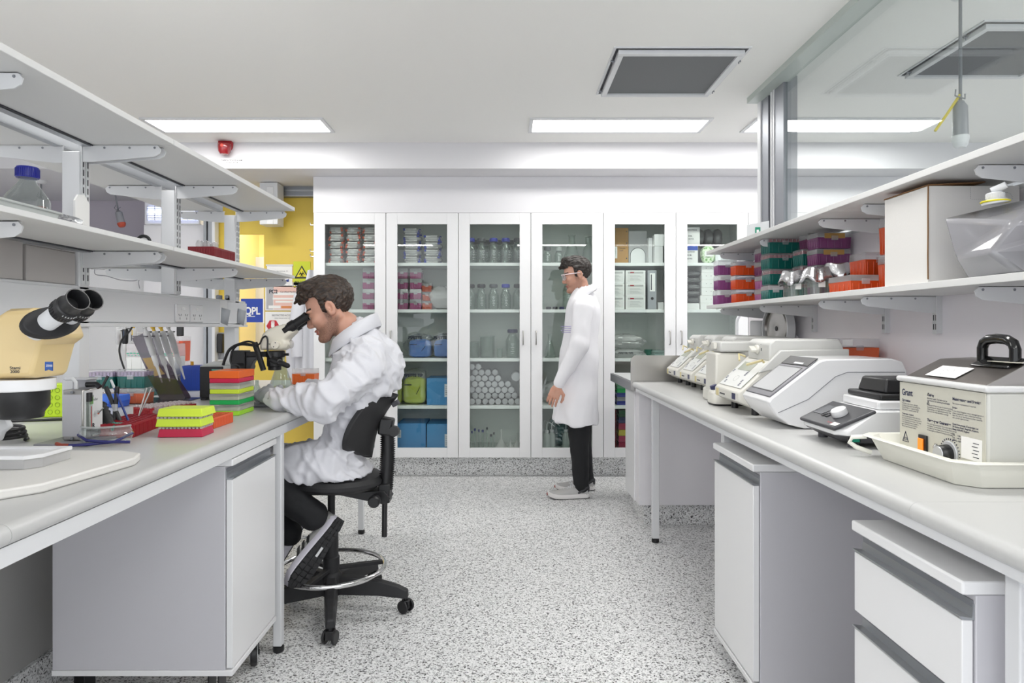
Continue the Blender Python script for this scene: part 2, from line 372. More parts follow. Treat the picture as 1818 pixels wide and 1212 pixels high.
# ================================================================ left bench
t = thing('lab_bench', 'long white island bench on the left, covered with lab equipment', 'bench', (-1.4, 2.4, 0))
def loc(mb, t=t): return mb.xf(Matrix.Translation(-t.location))
EX, EB = -.85, 4.27
prof = [(EX-1.42, .872), (EX-.014, .872)]+[(EX-.019+.019*math.cos(a), .891+.019*math.sin(a)) for a in [(-70+i*20)*PI/180 for i in range(9)]]+[(EX-1.42, .91)]
obj('worktop', loc(MB().prism(prof, 'y', -.5, 1.149).prism(prof, 'y', 1.150, EB)), TOPM, t, sharp=50)
ap = MB().box(EX-.03, EX-.012, -.4, EB-.02, .837, .8715); ap.box(EX-1.40, EX-1.38, -.4, EB-.02, .837, .8715)
obj('apron_rail', loc(ap), METALW, t)
for yy in (.6, 2.56, 4.03):
    for xx in (EX-.045, EX-1.39):
        lg = MB().box(xx, xx+.033, yy, yy+.035, .025, .838); lo = obj('leg', loc(lg), METALW, t, bevel=.003)
        obj('foot', loc(MB().lathe([(.018, 0), (.021, .004), (.021, .02), (.012, .025)], (xx+.017, yy+.017, 0), 16)), BLACK, lo)
obj('back_panel', loc(MB().box(-1.62, -1.60, -.4, 2.75, .12, .836)), mat('panel_grey', '#a9a8a6', .5), t)
obj('plinth', loc(MB().box(-1.63, -1.585, -.4, 2.75, 0, .12)), TERR, t)
# mobile pedestal (left)
def caster(parent, x, y, z1=.14, r=.045, yaw=0):
    m = MB(); M = Matrix.Translation((x, y, 0)) @ Matrix.Rotation(yaw, 4, 'Z')
    m.cyl((-.012, -.02, r+.003), (.012, -.02, r+.003), r, n=28)
    o = obj('caster', m.xf(M), BLACK, parent, bevel=.004)
    h = MB().cyl((-.0135, -.02, r+.003), (.0135, -.02, r+.003), r*.7, n=24); obj('hub', h.xf(M), METALW, o)
    f = MB(); f.box(-.018, -.0145, -.035, .02, r, z1-.006); f.box(.0145, .018, -.035, .02, r, z1-.006); f.box(-.022, .022, -.035, .03, z1-.01, z1)
    f.box(-.012, .012, -.07, -.03, r*1.9, r*2.1); f.cyl((-.021, -.02, r+.003), (.021, -.02, r+.003), .009, n=12)
    obj('fork', f.xf(M), BLACK, o)
    return o
def pedestal(x0, x1, y0, y1, z0, z1, face, fronts, label, name='mobile_pedestal', cz=None):
    """face=+1 front looks +X, -1 front looks -X. fronts: list of (z0,z1,'door'|'drawer')"""
    t = thing(name, label, 'cabinet', ((x0+x1)/2, (y0+y1)/2, 0)); T = Matrix.Translation(-t.location)
    fx = x1 if face > 0 else x0; s = face
    sx0, sx1 = (x0, x1-.022) if s > 0 else (x0+.022, x1)
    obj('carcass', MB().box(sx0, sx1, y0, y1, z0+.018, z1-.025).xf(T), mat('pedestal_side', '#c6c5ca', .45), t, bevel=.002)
    obj('top_slab', MB().box(x0-.004, x1+.004, y0-.003, y1+.003, z1-.024, z1).xf(T), WHITE, t, bevel=.004)
    obj('bottom_slab', MB().box(x0-.002, x1+.002, y0-.002, y1+.002, z0, z0+.018).xf(T), WHITE, t, bevel=.002)
    for a, b, nm in fronts:
        d = obj(nm, MB().box(*sorted((fx, fx-s*.02)), y0+.004, y1-.004, a, b).xf(T), WHITE, t, bevel=.002)
        hp = [(fx-s*.003, b), (fx+s*.004, b+.004), (fx+s*.004, b+.007), (fx-s*.018, b+.004), (fx-s*.02, b+.028), (fx-s*.022, b+.028), (fx-s*.022, b)]
        obj('finger_pull', MB().prism(hp, 'y', y0+.004, y1-.004).xf(T), ALU, d)
        obj('recess', MB().box(*sorted((fx-s*.0215, fx-s*.0195)), y0+.006, y1-.006, b+.002, b+.034).xf(T), ALUD, d)
    cz = z0 if cz is None else cz
    for cx_ in (x0+.07, x1-.07):
        for cy_ in (y0+.06, y1-.03):
            c = caster(t, cx_-t.location.x, cy_-t.location.y, cz, min(.045, cz*.42), 0 if cy_ < (y0+y1)/2 else .35)
    return t
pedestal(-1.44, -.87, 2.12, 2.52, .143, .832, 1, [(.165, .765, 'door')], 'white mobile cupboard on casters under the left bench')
# ---------------------------------------------------------------- shelving above the left bench
t = thing('bench_shelving', 'white two-tier slotted shelving standing along the spine of the left bench', 'shelving', (-1.36, 2.5, BZ))
T = Matrix.Translation(-t.location)
PY = [1.49, 2.09, 2.69, 3.29]; SH = [(1.84, 1.822), (1.503, 1.489)]
for py in PY:
    p = obj('post', MB().box(-1.39, -1.335, py, py+.05, BZ if py in (2.09, 3.29) else 1.38, 1.80).xf(T), METALW, t, bevel=.003)
    sl = MB()
    for yy in (py+.006, py+.028): sl.box(-1.335, -1.331, yy, yy+.017, 1.384, 1.82)
    st = obj('slotted_strip', sl.xf(T), METALW, p)
    so = MB()
    k = 1.395
    while k < 1.79:
        for yy in (py+.0115, py+.0335): so.box(-1.3309, -1.3304, yy, yy+.005, k, k+.019)
        k += .0275
    obj('slots', so.xf(T), DARK, st)
def bracket(parent, xw, xt, yc, zt, zd, T, name='bracket'):
    s = 1 if xt > xw else -1; L = abs(xt-xw)
    pl = [(xw, zt), (xt-s*.012, zt), (xt, zt-.012), (xt-s*.005, zt-.026), (xt-s*.02, zt-.035), (xw+s*L*.12, zt-zd), (xw, zt-zd)]
    b = obj(name, MB().prism(pl, 'y', yc-.002, yc+.002).prism([(xw, zt-.001), (xt-s*.012, zt-.001), (xt-s*.012, zt), (xw, zt)], 'y', yc-.002, yc+.014).xf(T), METALW, parent)
    for q in (.28, .6, .92): obj('screw', MB().cyl((xw+s*L*q, yc-.0035, zt-.008), (xw+s*L*q, yc-.001, zt-.008), .0035, n=10).xf(T), ALUD, b)
    return b
for zi, (zt, zb) in enumerate(SH):
    for a, b in ((.30, 2.104), (2.108, 3.31)):
        obj('shelf', MB().box(-1.30, -1.047, a, b, zb, zt).xf(T), mat('shelf_laminate', '#d9d9d8', .42), t, bevel=.0015)
        obj('shelf', MB().box(-1.66, -1.425, a, b, zb, zt).xf(T), mat('shelf_laminate'), t, bevel=.0015)
    obj('rail', MB().box(-1.332, -1.305, .3, 3.29, zb-.006, zb+.022).box(-1.42, -1.395, .3, 3.29, zb-.006, zb+.022).xf(T), ALU, t)
    obj('edge_strip', MB().box(-1.302, -1.2985, .3, 3.31, zb-.004, zb+.001).xf(T), DARK, t)
    for py in PY:
        for dy in ((0.0, .03) if py == 2.09 else (.0,)):
            bracket(t, -1.331, -1.085, py+.012+dy, zb-.002, .052, T)
        bracket(t, -1.393, -1.62, py+.012, zb-.002, .055, T)
# service duct with sockets
t = thing('service_duct', 'white service duct running under the left shelves above the bench', 'duct', (-1.4, 2.0, 1.255)); T = Matrix.Translation(-t.location)
obj('housing', MB().box(-1.47, -1.335, .3, 3.425, 1.258, 1.379).xf(T), METALW, t, bevel=.004)
obj('cover', MB().box(-1.335, -1.330, .3, 3.425, 1.266, 1.369).xf(T), mat('duct_cover', '#dedfe2', .22), t, bevel=.001)
obj('bottom_lip', MB().box(-1.336, -1.325, .3, 3.425, 1.250, 1.262).xf(T), METALW, t, bevel=.001)
obj('cover_end', MB().box(-1.3305, -1.328, 3.10, 3.18, 1.262, 1.372).xf(T), WHITE, t)
for i, px in enumerate((322, 347)):
    yy = YX(-1.33, px)
    s = thing('power_outlet', ['white double power outlet on the duct, the one nearer the big tan microscope', 'white double power outlet on the duct, the one nearer the yellow door'][i], 'power outlet', (-1.330, yy, 1.306), group='power outlets on the service duct')
    obj('plate', MB().box(0, .008, -.058, .058, -.037, .037), METALW, s, bevel=.004)
    for q in (-.028, .028):
        obj('socket_holes', MB().cbox((.0085, q-.008, -.008), (.001, .002, .009), 0, Matrix.Rotation(.5, 3, 'X')).cbox((.0085, q+.008, -.008), (.001, .002, .009), 0, Matrix.Rotation(-.5, 3, 'X')).cbox((.0085, q, -.022), (.001, .002, .009)), DARK, s)
        obj('switch', MB().box(.008, .011, q*.25-.005, q*.25+.005, .012, .024), WHITE, s, bevel=.001)
# ================================================================ right bench
t = thing('lab_bench', 'long white bench along the right wall carrying the PCR machines', 'bench', (1.15, 2.2, 0)); T = Matrix.Translation(-t.location)
RX, RE = .782, 4.16
prof = [(1.529, .872), (RX+.014, .872)]+[(RX+.019-.019*math.cos(a), .891+.019*math.sin(a)) for a in [(-70+i*20)*PI/180 for i in range(9)]]+[(1.529, .91)]
obj('worktop', MB().prism(prof, 'y', -.4, 1.298).prism(prof, 'y', 1.299, RE).xf(T), TOPM, t, sharp=50)
obj('apron_rail', MB().box(RX+.018, RX+.03, -.3, RE-.02, .852, .8715).xf(T), METALW, t)
for yy in (1.10, 2.60, 3.865):
    lo = obj('leg', MB().box(.845, .885, yy, yy+.035, .025, .872).xf(T), METALW, t, bevel=.003)
    obj('foot', MB().lathe([(.018, 0), (.022, .004), (.022, .02), (.012, .025)], (.865, yy+.017, 0), 16).xf(T), BLACK, lo)
obj('brace', MB().box(.886, 1.50, 2.605, 2.63, .80, .85).xf(T), METALW, t)
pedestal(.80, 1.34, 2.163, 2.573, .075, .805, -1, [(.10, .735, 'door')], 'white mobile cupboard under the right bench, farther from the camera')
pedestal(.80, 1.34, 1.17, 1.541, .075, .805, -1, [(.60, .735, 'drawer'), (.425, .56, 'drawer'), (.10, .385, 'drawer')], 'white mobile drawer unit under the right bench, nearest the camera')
# ---------------------------------------------------------------- right shelves
t = thing('wall_shelving', 'pair of white bracketed shelves running along the right wall', 'shelving', (1.4, 2.5, 1.3)); T = Matrix.Translation(-t.location)
RSH = [(1.378, 1.358), (1.702, 1.682)]
for zt, zb in RSH:
    for a, b in ((-.3, 2.493), (2.497, 4.01)):
        obj('shelf', MB().box(1.20, 1.522, a, b, zb, zt).xf(T), mat('shelf_laminate'), t, bevel=.0015)
    for yy in (3.90, 3.29, 2.67, 2.35, 1.78, .9):
        bracket(t, 1.51, 1.246, yy, zb-.001, .058, T)
for yy in (3.90, 3.29, 2.67, 2.35, 1.78, .9):
    zb = 1.225
    u = obj('upright', MB().box(1.512, 1.53, yy-.004, yy+.024, zb, 1.66).box(1.508, 1.513, yy-.006, yy-.002, zb, 1.66).xf(T), METALW, t, bevel=.001)
    so = MB(); k = zb+.015
    while k < 1.35:
        so.box(1.5115, 1.512, yy+.002, yy+.007, k, k+.02); so.box(1.5115, 1.512, yy+.013, yy+.018, k, k+.02); k += .032
    obj('slots', so.xf(T), DARK, u)
# ---------------------------------------------------------------- sink unit behind the right bench
t = thing('sink_unit', 'white sink cupboard with stainless top at the far end of the right bench', 'sink', (1.2, 4.4, 0)); T = Matrix.Translation(-t.location)
obj('carcass', MB().box(.829, 1.528, 4.18, 4.62, .134, .85).box(1.528, 1.85, 4.26, 4.62, .134, .85).xf(T), mat('sink_unit_white', '#e6e4e8', .45), t, bevel=.002)
obj('door', MB().box(.822, .829, 4.30, 4.615, .134, .84).xf(T), WHITE, t, bevel=.001)
obj('plinth', MB().box(.87, 1.52, 4.23, 4.60, 0, .134).xf(T), TERR, t)
obj('steel_top', MB().box(.775, 1.528, 4.175, 4.98, .85, .905).box(1.528, 1.85, 4.26, 4.98, .85, .905).xf(T), mat('sink_edge', '#85868a', .35, .6), t)
obj('drainer', MB().box(.79, 1.85, 4.26, 4.97, .906, .909).xf(T), mat('steel_drainer', '#dfe0e0', .3, .3), t)
up = [(.775, .85), (.775, 1.05), (.80, 1.072), (1.528, 1.072), (1.528, .85)]
obj('splashback', MB().prism(up, 'y', 4.165, 4.174).xf(T), STEEL, t, bevel=.001)
a = P(1317, 0, 4.6)
obj('gooseneck_tap', MB().tube([(a.x+.10, 4.7, .9), (a.x+.10, 4.7, 1.27)]+[(a.x+.05+.05*math.cos(q), 4.7, 1.28+.06*math.sin(q)) for q in [i*PI/8 for i in range(9)]]+[(a.x, 4.7, 1.18)], .011, 12).xf(T), METALW, t)
obj('tap_nozzle', MB().cyl((a.x, 4.7, 1.18), (a.x, 4.7, 1.14), .012, .009).xf(T), mat('blue_nozzle', '#3456b8', .4), t)
# far right cupboard and white column behind the sink
# ================================================================ tall glazed cabinets on the back wall
CABY = 5.53; X0 = -1.597; ZS = [.225, .594, .988, 1.395, 1.784]     # top faces of the cabinet floor and four shelves
INN = mat('cabinet_inside', '#dfe3df', .6)
DG = glassy('door_glass', '#e9efec', ior=1.5, rough=.0)
nm = ['left', 'middle', 'right']
for c in range(3):
    xa = X0+1.2*c; xb = xa+1.2
    t = thing('glazed_cabinet', ['white two-door glazed cabinet behind the seated person, full of capped tubes', 'white two-door glazed cabinet in the middle, holding glass bottles and flasks', 'white two-door glazed cabinet on the right, holding boxes, binders and a brown rack'][c], 'cabinet', ((xa+xb)/2, 5.75, 0), group=None)
    T = Matrix.Translation(-t.location)
    cr = MB(); cr.box(xa, xa+.018, CABY+.024, 5.96, .17, 2.19); cr.box(xb-.018, xb, CABY+.024, 5.96, .17, 2.19)
    cr.box(xa+.018, xb-.018, 5.945, 5.96, .17, 2.19); cr.box(xa+.018, xb-.018, CABY+.024, 5.945, 2.17, 2.19); cr.box(xa+.018, xb-.018, CABY+.024, 5.945, .17, ZS[0])
    cr.box((xa+xb)/2-.009, (xa+xb)/2+.009, CABY+.024, 5.945, ZS[0], 2.17)
    obj('carcass', cr.xf(T), INN, t)
    hol = MB()
    for sx in (xa+.0182, (xa+xb)/2+.0092, (xa+xb)/2-.0092, xb-.0182):
        for yy in (5.64, 5.86):
            for q in range(56): hol.cbox((sx, yy, .27+q*.034), (.0006, .005, .005))
    obj('pin_holes', hol.xf(T), DARK, t)
    for z in ZS[1:]:
        for a, b in ((xa+.018, (xa+xb)/2-.009), ((xa+xb)/2+.009, xb-.018)):
            obj('shelf', MB().box(a, b, CABY+.035, 5.944, z-.026, z).xf(T), mat('cabinet_shelf', '#f3f4f3', .4), t, bevel=.001)
    for d in range(2):
        a = xa+.6*d+.0025; b = a+.595; g0, g1 = xa+.6*d+.0945, xa+.6*d+.507
        fr = MB(); fr.box(a, g0, CABY, CABY+.022, .169, 2.191); fr.box(g1, b, CABY, CABY+.022, .169, 2.191); fr.box(g0, g1, CABY, CABY+.022, .169, .249); fr.box(g0, g1, CABY, CABY+.022, 2.098, 2.191)
        do = obj('door', fr.xf(T), WHITE, t, bevel=.0015)
        obj('glass_pane', MB().quad((g0-.003, CABY+.012, .245), (1, 0, 0), (0, 0, 1), g1-g0+.006, 1.857).xf(T), DG, do)
        hx = (b-.05) if d == 0 else (a+.04)
        if c == 1 and d == 0: hx = b-.062
        obj('handle', MB().tube([(hx, CABY, 1.105), (hx, CABY-.022, 1.106), (hx, CABY-.028, 1.115), (hx, CABY-.028, 1.205), (hx, CABY-.022, 1.214), (hx, CABY, 1.215)], .0055, 10).xf(T), STEEL, do)
t = thing('tall_cupboard', 'plain white cupboard right of the glazed cabinets, mostly behind the right shelves', 'cupboard', (2.9, 5.75, 0)); T = Matrix.Translation(-t.location)
obj('carcass', MB().box(2.003, 4.2, CABY+.024, 5.96, .17, 2.19).xf(T), WHITE, t)
for k in range(3):
    do = obj('door', MB().box(2.0055+.6*k, 2.5975+.6*k, CABY, CABY+.022, .169, 2.191).xf(T), WHITE, t, bevel=.0015)
    hx = 2.04+.6*k
    obj('handle', MB().tube([(hx, CABY, 1.105), (hx, CABY-.028, 1.11), (hx, CABY-.028, 1.21), (hx, CABY, 1.215)], .0055, 10).xf(T), STEEL, do)
def GX(d, f): return X0+.6*d+.0945+f*.4125          # x inside door d, f from 0 (left edge of its glass) to 1
# ---- bags of capped tubes
def bag_mesh(w_, d_, h_, seed, n=14):
    m = MB(); rnd = random.Random(seed); R = []
    for i in range(9):
        u = i/8; s = math.sin(PI*min(1, max(0, u*.86+.07)))**.42
        R.append([( (u-.5)*w_, math.cos(2*PI*j/n)*d_/2*s*(1+rnd.uniform(-.08, .08)), h_/2+math.sin(2*PI*j/n)*h_/2*s*(1+rnd.uniform(-.1, .1))) for j in range(n)])
    return m.rings(R)
BAG = glassy('bag_film', '#f6f6f6', haze=.42, hazecol='#ffffff', rough=.12, ior=1.6)
def tube_bag(capcol, seed, w_=.125, h_=.062):
    t = thing('tube_bag', '', 'bag', (0, 0, 0))
    obj('film', bag_mesh(w_, .16, h_, seed), BAG, t)
    tb = MB(); cp = MB()
    rnd = random.Random(seed)
    for r in range(3):
        for k in range(3):
            y = -.052+k*.05; z = .012+r*.018
            dx = rnd.uniform(-.006, .006)
            tb.cyl((-w_*.36+dx, y, z), (w_*.3+dx, y, z), .008, n=8)
            s = 1 if rnd.random() < .6 else -1
            cp.cyl((s*w_*.33+dx, y, z), (s*w_*.45+dx, y, z), .0095, n=8)
    obj('tubes', tb, mat('tube_white', '#dcdad8', .4), t); obj('tube_caps', cp, mat('cap_'+capcol, capcol, .45), t)
    return t
bo = [tube_bag('#c4512c', s) for s in (1, 2, 3)]; used = set()
def place(src, loc_, label, rot=0, group=None):
    if src.name not in used:
        used.add(src.name); src.location = loc_; src['label'] = label; src.rotation_euler = (0, 0, rot)
        if group: src['group'] = group
        return src
    return dup(src, loc_, label, rot, group)
for cc in range(3):
    for r in range(5):
        place(bo[(cc+r) % 3], (GX(0, .17+.345*cc), 5.68+random.uniform(-.01, .01), ZS[4]+.002+r*.0612), 'bag of orange-capped tubes behind the glass, %s column, %s layer' % (nm[cc], lev(r, 5)), random.uniform(-.06, .06), 'bags of orange-capped tubes on the top shelf')
bb = [tube_bag('#2b3fa0', s, .15, .06) for s in (11, 12)]
for cc in range(2):
    for r in range(5 if cc == 0 else 4):
        place(bb[(cc+r) % 2], (GX(1, .26+.42*cc), 5.69, ZS[4]+.002+r*.0595), 'bag of blue-capped tubes behind the glass, %s column, %s layer' % (['left', 'right'][cc], lev(r, 5-cc)), random.uniform(-.08, .08), 'bags of blue-capped tubes on the top shelf')
# ---- tip boxes: coloured base with clear hinged lid
def tip_box(w_, d_, hb, hl, col, inner=None, lidhaze=.3, tape=False, ribs=True, name='tip_box', inset=.004, fill=None):
    t = thing(name, '', 'box', (0, 0, 0))
    b = MB(); k = inset
    b.rings([[(-w_/2+k, -d_/2+k, 0), (w_/2-k, -d_/2+k, 0), (w_/2-k, d_/2-k, 0), (-w_/2+k, d_/2-k, 0)], [(-w_/2+.001, -d_/2+.001, hb), (w_/2-.001, -d_/2+.001, hb), (w_/2-.001, d_/2-.001, hb), (-w_/2+.001, d_/2-.001, hb)]])
    if ribs:
        for i in range(5):
            x = -w_/2+w_*(i+.5)/5; b.box(x-.002, x+.002, -d_/2, -d_/2+.004, .004, hb-.008)
            y = -d_/2+d_*(i+.5)/5; b.box(-w_/2, -w_/2+.004, y-.002, y+.002, .004, hb-.008)
    obj('base', b, mat('box_'+col, col, .35, coat=.3), t, bevel=.0015)
    l = MB(); q = .0
    l.rings([[(-w_/2, -d_/2, hb), (w_/2, -d_/2, hb), (w_/2, d_/2, hb), (-w_/2, d_/2, hb)], [(-w_/2+.002, -d_/2+.002, hb+hl), (w_/2-.002, -d_/2+.002, hb+hl), (w_/2-.002, d_/2-.002, hb+hl), (-w_/2+.002, d_/2-.002, hb+hl)]])
    l.box(-.015, .015, -d_/2-.003, -d_/2, hb-.012, hb+.008)
    obj('lid', l, glassy('lid_%d' % int(lidhaze*100), '#f8f8fa', haze=lidhaze*.55, hazecol='#ffffff', rough=.08, ior=1.5), t, bevel=.0012)
    if inner:
        r = MB(); r.box(-w_/2+.006, w_/2-.006, -d_/2+.006, d_/2-.006, hb+.001, hb+.004)
        for i in range(8):
            for j in range(5): r.cbox((-w_/2+w_*(i+.5)/8, -d_/2+d_*(j+.5)/5, hb+hl*.38), (w_*.07, w_*.07, hl*.55))
        obj('tip_rack', r, mat('rack_'+inner, inner, .5), t)
    if tape:
        obj('tape', MB().box(-w_/2+.03, w_/2-.03, -d_/2-.0012, -d_/2-.0002, hb-.004, hb+hl-.004), mat('masking_tape', '#b1894b', .7), t)
    return t
PURP, ORG, TEAL = '#6d2a58', '#cf4a18', '#0b5f58'
pb = tip_box(.10, .13, .052, .034, '#94406f', lidhaze=.5)
def stack(src, x, y, z, n, h, label, cat_group, rot=0, jit=.003, cols=None):
    for i in range(n):
        place(src, (x+random.uniform(-jit, jit), y+random.uniform(-jit, jit), z+i*h), label % lev(i, n) if '%' in label else label, rot, cat_group)
stack(pb, GX(0, .83), 5.68, ZS[3]+.001, 4, .0865, 'purple tip box behind glass right of the seated head, %s', 'purple boxes behind the seated head')
stack(pb, GX(0, 1.08), 5.70, ZS[3]+.001, 4, .0865, 'purple tip box at the right behind the seated head, %s', 'purple boxes behind the seated head')
stack(pb, GX(1, .06), 5.68, ZS[3]+.001, 4, .0865, 'purple tip box in the second cabinet door, left column, %s', 'purple boxes in the second door')
stack(pb, GX(1, .335), 5.69, ZS[3]+.001, 4, .0865, 'purple tip box in the second door, beside the orange ones, %s', 'purple boxes in the second door')
ob = tip_box(.085, .12, .052, .022, '#b5481f', lidhaze=.4)
stack(ob, GX(1, .56), 5.70, ZS[3]+.001, 3, .0745, 'orange tip box beside the white bag, %s', 'orange boxes in the second door')
def lumpy(w_, d_, h_, seed, amp=.2, n=22, k=12, p=.55, q=3.2):
    """soft crumpled bag shape standing on z=0"""
    m = MB(); R = []
    for i in range(k+1):
        u = i/k; s = (1-abs(2*u-1)**q)**.5 if 0 < u < 1 else .25
        s = max(s, .3 if i == 0 else .12)
        R.append([])
        for j in range(n):
            a = 2*PI*j/n; cx_, cy_ = math.cos(a), math.sin(a)
            qq = (abs(cx_)**p*math.copysign(1, cx_), abs(cy_)**p*math.copysign(1, cy_))
            f = 1+amp*noise.noise(Vector((cx_*2+seed, cy_*2, u*3)))+amp*.5*noise.noise(Vector((cx_*7+seed, cy_*7, u*9)))
            R[-1].append((qq[0]*w_/2*s*f, qq[1]*d_/2*s*f, u*h_*(1+.06*noise.noise(Vector((cx_*3, cy_*3+seed, 1))))))
    return m.rings(R)
one('plastic_bag', lumpy(.21, .2, .2, 5, .25), glassy('white_bag', '#ffffff', haze=.75, hazecol='#ededed', rough=.2, ior=1.6), 'white plastic bag of small parts beside the orange boxes in the second door', 'bag', (GX(1, .86), 5.72, ZS[3]+.001))
one('plastic_wrap', lumpy(.34, .10, .17, 9, .3), glassy('loose_wrap', '#f6f8f8', haze=.16, hazecol='#eef2f2', rough=.08, ior=1.7), 'crumpled clear plastic wrap behind the blue pipette bags', 'plastic wrap', (GX(1, .45), 5.85, ZS[2]+.001))
def pip_bag(w_, h_, col, word, seed, label, x, y, z, group):
    t = thing('pipette_bag', label, 'bag', (x, y, z), group=group)
    obj('contents', lumpy(w_*.92, .12, h_*.78, seed, .06, p=.35, q=9), mat('bag_'+col, col, .45, bump=.5, bscale=60), t)
    obj('film', lumpy(w_, .14, h_, seed+1, .10, p=.35, q=9), glassy('bag_clear', '#f5f5f5', haze=.14, hazecol='#f2f2f2', rough=.1, ior=1.55), t)
    obj('print', MB().text(word, .036, (-w_*.46, -.080, h_*.79), bold=.045, wide=.9).box(-w_*.4, -w_*.1, -.0805, -.079, h_*.55, h_*.58).tube([(w_*.1, -.080, h_*.3), (w_*.25, -.080, h_*.5)], .0025, 6), mat('black_print', '#23283a', .5), t)
pip_bag(.2, .2, '#3b7fd6', 'PIPETTE', 21, 'clear bag of blue pipette tips printed PIPETTE, left one of two', GX(1, .42), 5.68, ZS[2]+.001, 'blue pipette bags')
pip_bag(.2, .2, '#3b7fd6', 'PIPETTE', 24, 'clear bag of blue pipette tips printed PIPETTE, right one of two', GX(1, .93), 5.69, ZS[2]+.001, 'blue pipette bags')
pip_bag(.2, .3, '#c3d326', 'PIPETTE TIP', 31, 'clear bag of yellow-green pipette tips, the whole one', GX(1, .31), 5.68, ZS[1]+.001, 'yellow pipette bags')
pip_bag(.2, .29, '#c3d326', 'TIP', 34, 'clear bag of yellow-green pipette tips, cut by the door frame', GX(1, -.17), 5.70, ZS[1]+.001, 'yellow pipette bags')
def carton(w_, d_, h_, col, label, x, y, z, lab=None, group=None, rot=0, name='cardboard_box', extra=None):
    t = thing(name, label, 'box', (x, y, z), rot, group)
    obj('body', MB().box(-w_/2, w_/2, -d_/2, d_/2, 0, h_), mat('carton_'+col, col, .55), t, bevel=.003)
    if lab:
        x0, x1, z0, z1, c2 = lab
        obj('label_sheet', MB().box(-w_/2+w_*x0, -w_/2+w_*x1, -d_/2-.0012, -d_/2-.0002, h_*z0, h_*z1), mat('lab_'+c2, c2, .7), t)
        pr = MB()
        for i in range(5):
            zz = h_*(z0+(z1-z0)*(.2+.14*i)); pr.box(-w_/2+w_*(x0+.15*(x1-x0)), -w_/2+w_*(x1-(.15+.1*(i % 3))*(x1-x0)), -d_/2-.0016, -d_/2-.0013, zz, zz+h_*.012)
        obj('print', pr, INK, t)
    return t
carton(.24, .3, .225, '#4f93c9', 'light blue carton beside the yellow pipette bags, on the fourth shelf down', GX(1, .86), 5.76, ZS[1]+.001, (.62, .8, .3, .78, '#efeff2'), 'light blue cartons')
carton(.24, .32, .215, '#4a8ec6', 'light blue carton on the lowest shelf, the left one', GX(1, .26), 5.76, ZS[0]+.001, (.02, .14, .45, .75, '#d9dde2'), 'light blue cartons')
carton(.22, .32, .21, '#4f93c9', 'light blue carton on the lowest shelf, the right one', GX(1, .84), 5.76, ZS[0]+.001, (.68, .9, .1, .6, '#efeff2'), 'light blue cartons')
# ---- glass bottles
def bottle(r, h, cap, name='glass_bottle', flare=0):
    t = thing(name, '', 'bottle', (0, 0, 0)); n = .36*r+.006; hb = h*.80
    obj('glass', MB().lathe([(r*.86, 0), (r, .006), (r, hb*.66), (r*.93, hb*.72), (n*1.25, hb*.92), (n, hb*.96), (n, hb+.006)], n=28), LAB, t, sharp=60)
    obj('inner_wall', MB().lathe([(r*.8, .005), (r*.93, .012), (r*.93, hb*.64), (n*1.05, hb*.9)], n=28), LAB, t, sharp=60)
    if cap:
        cm = MB().lathe([(n*1.5, hb-.002), (n*1.55, hb), (n*1.55, hb+.024), (n*1.45, hb+.029), (.001, hb+.029)], n=28)
        for i in range(28):
            a = 2*PI*i/28; cm.cbox((math.cos(a)*n*1.55, math.sin(a)*n*1.55, hb+.012), (.0025, .0025, .022), 0, Matrix.Rotation(a, 3, 'Z'))
        obj('cap', cm, mat('cap_'+cap, cap, .4), t)
    gr = MB()
    for i in range(6): gr.cbox((-.0, -r-.0006, hb*(.18+.075*i)), (r*(.5 if i % 2 else .3), .0008, .0025))
    obj('graduations', gr, mat('white_print', '#f4f4f4', .6), t)
    return t
bs = {k: bottle(.0435, .232, v) for k, v in (('blue', '#2b3aa8'), ('grey', '#55585c'), ('black', '#202124'))}
caps1 = ['blue', 'grey', 'blue', 'blue', 'grey']; caps2 = ['black', 'black', 'grey', 'blue', 'black']
pos = ['leftmost', 'second from the left', 'middle', 'second from the right', 'rightmost']
for i in range(5):
    f = [0, .22, .47, .72, .97][i]
    place(bs[caps1[i]], (GX(2, f), 5.66, ZS[4]+.001), 'clear bottle on the top shelf, third door, %s of five' % pos[i], random.random(), 'clear glass bottles on the top shelf')
    place(bs[caps2[i]], (GX(2, f), 5.65, ZS[3]+.001), 'clear bottle on the second shelf, third door, %s of five' % pos[i], random.random(), 'clear glass bottles on the second shelf')
    if i < 4: place(bs['grey'], (GX(2, f+.1), 5.80, ZS[4]+.001), 'clear bottle in the back row, top shelf, %s one from the left' % ['first', 'second', 'third', 'fourth'][i], 0, 'bottles in the back row of the top shelf')
big = bottle(.058, .265, '#1b1d4e'); place(big, (GX(2, .86), 5.68, ZS[2]+.001), 'large clear bottle with a dark blue cap beside the beakers')
def beaker(r, h):
    t = thing('beaker', '', 'beaker', (0, 0, 0))
    obj('glass', MB().lathe([(r*.9, 0), (r, .005), (r, h*.96), (r*1.08, h)], n=28), LAB, t, sharp=60)
    obj('inner_wall', MB().lathe([(r*.85, .004), (r*.95, .008), (r*.95, h*.94)], n=28), LAB, t, sharp=60)
    return t
place(beaker(.062, .185), (GX(2, .34), 5.67, ZS[2]+.001), 'tall clear beaker, the largest on the shelf of the third door')
place(beaker(.052, .135), (GX(2, .05), 5.70, ZS[2]+.001), 'clear beaker at the left edge of the third door')
place(beaker(.024, .08), (GX(2, .60), 5.66, ZS[2]+.001), 'small clear beaker between the tall beaker and the large bottle')
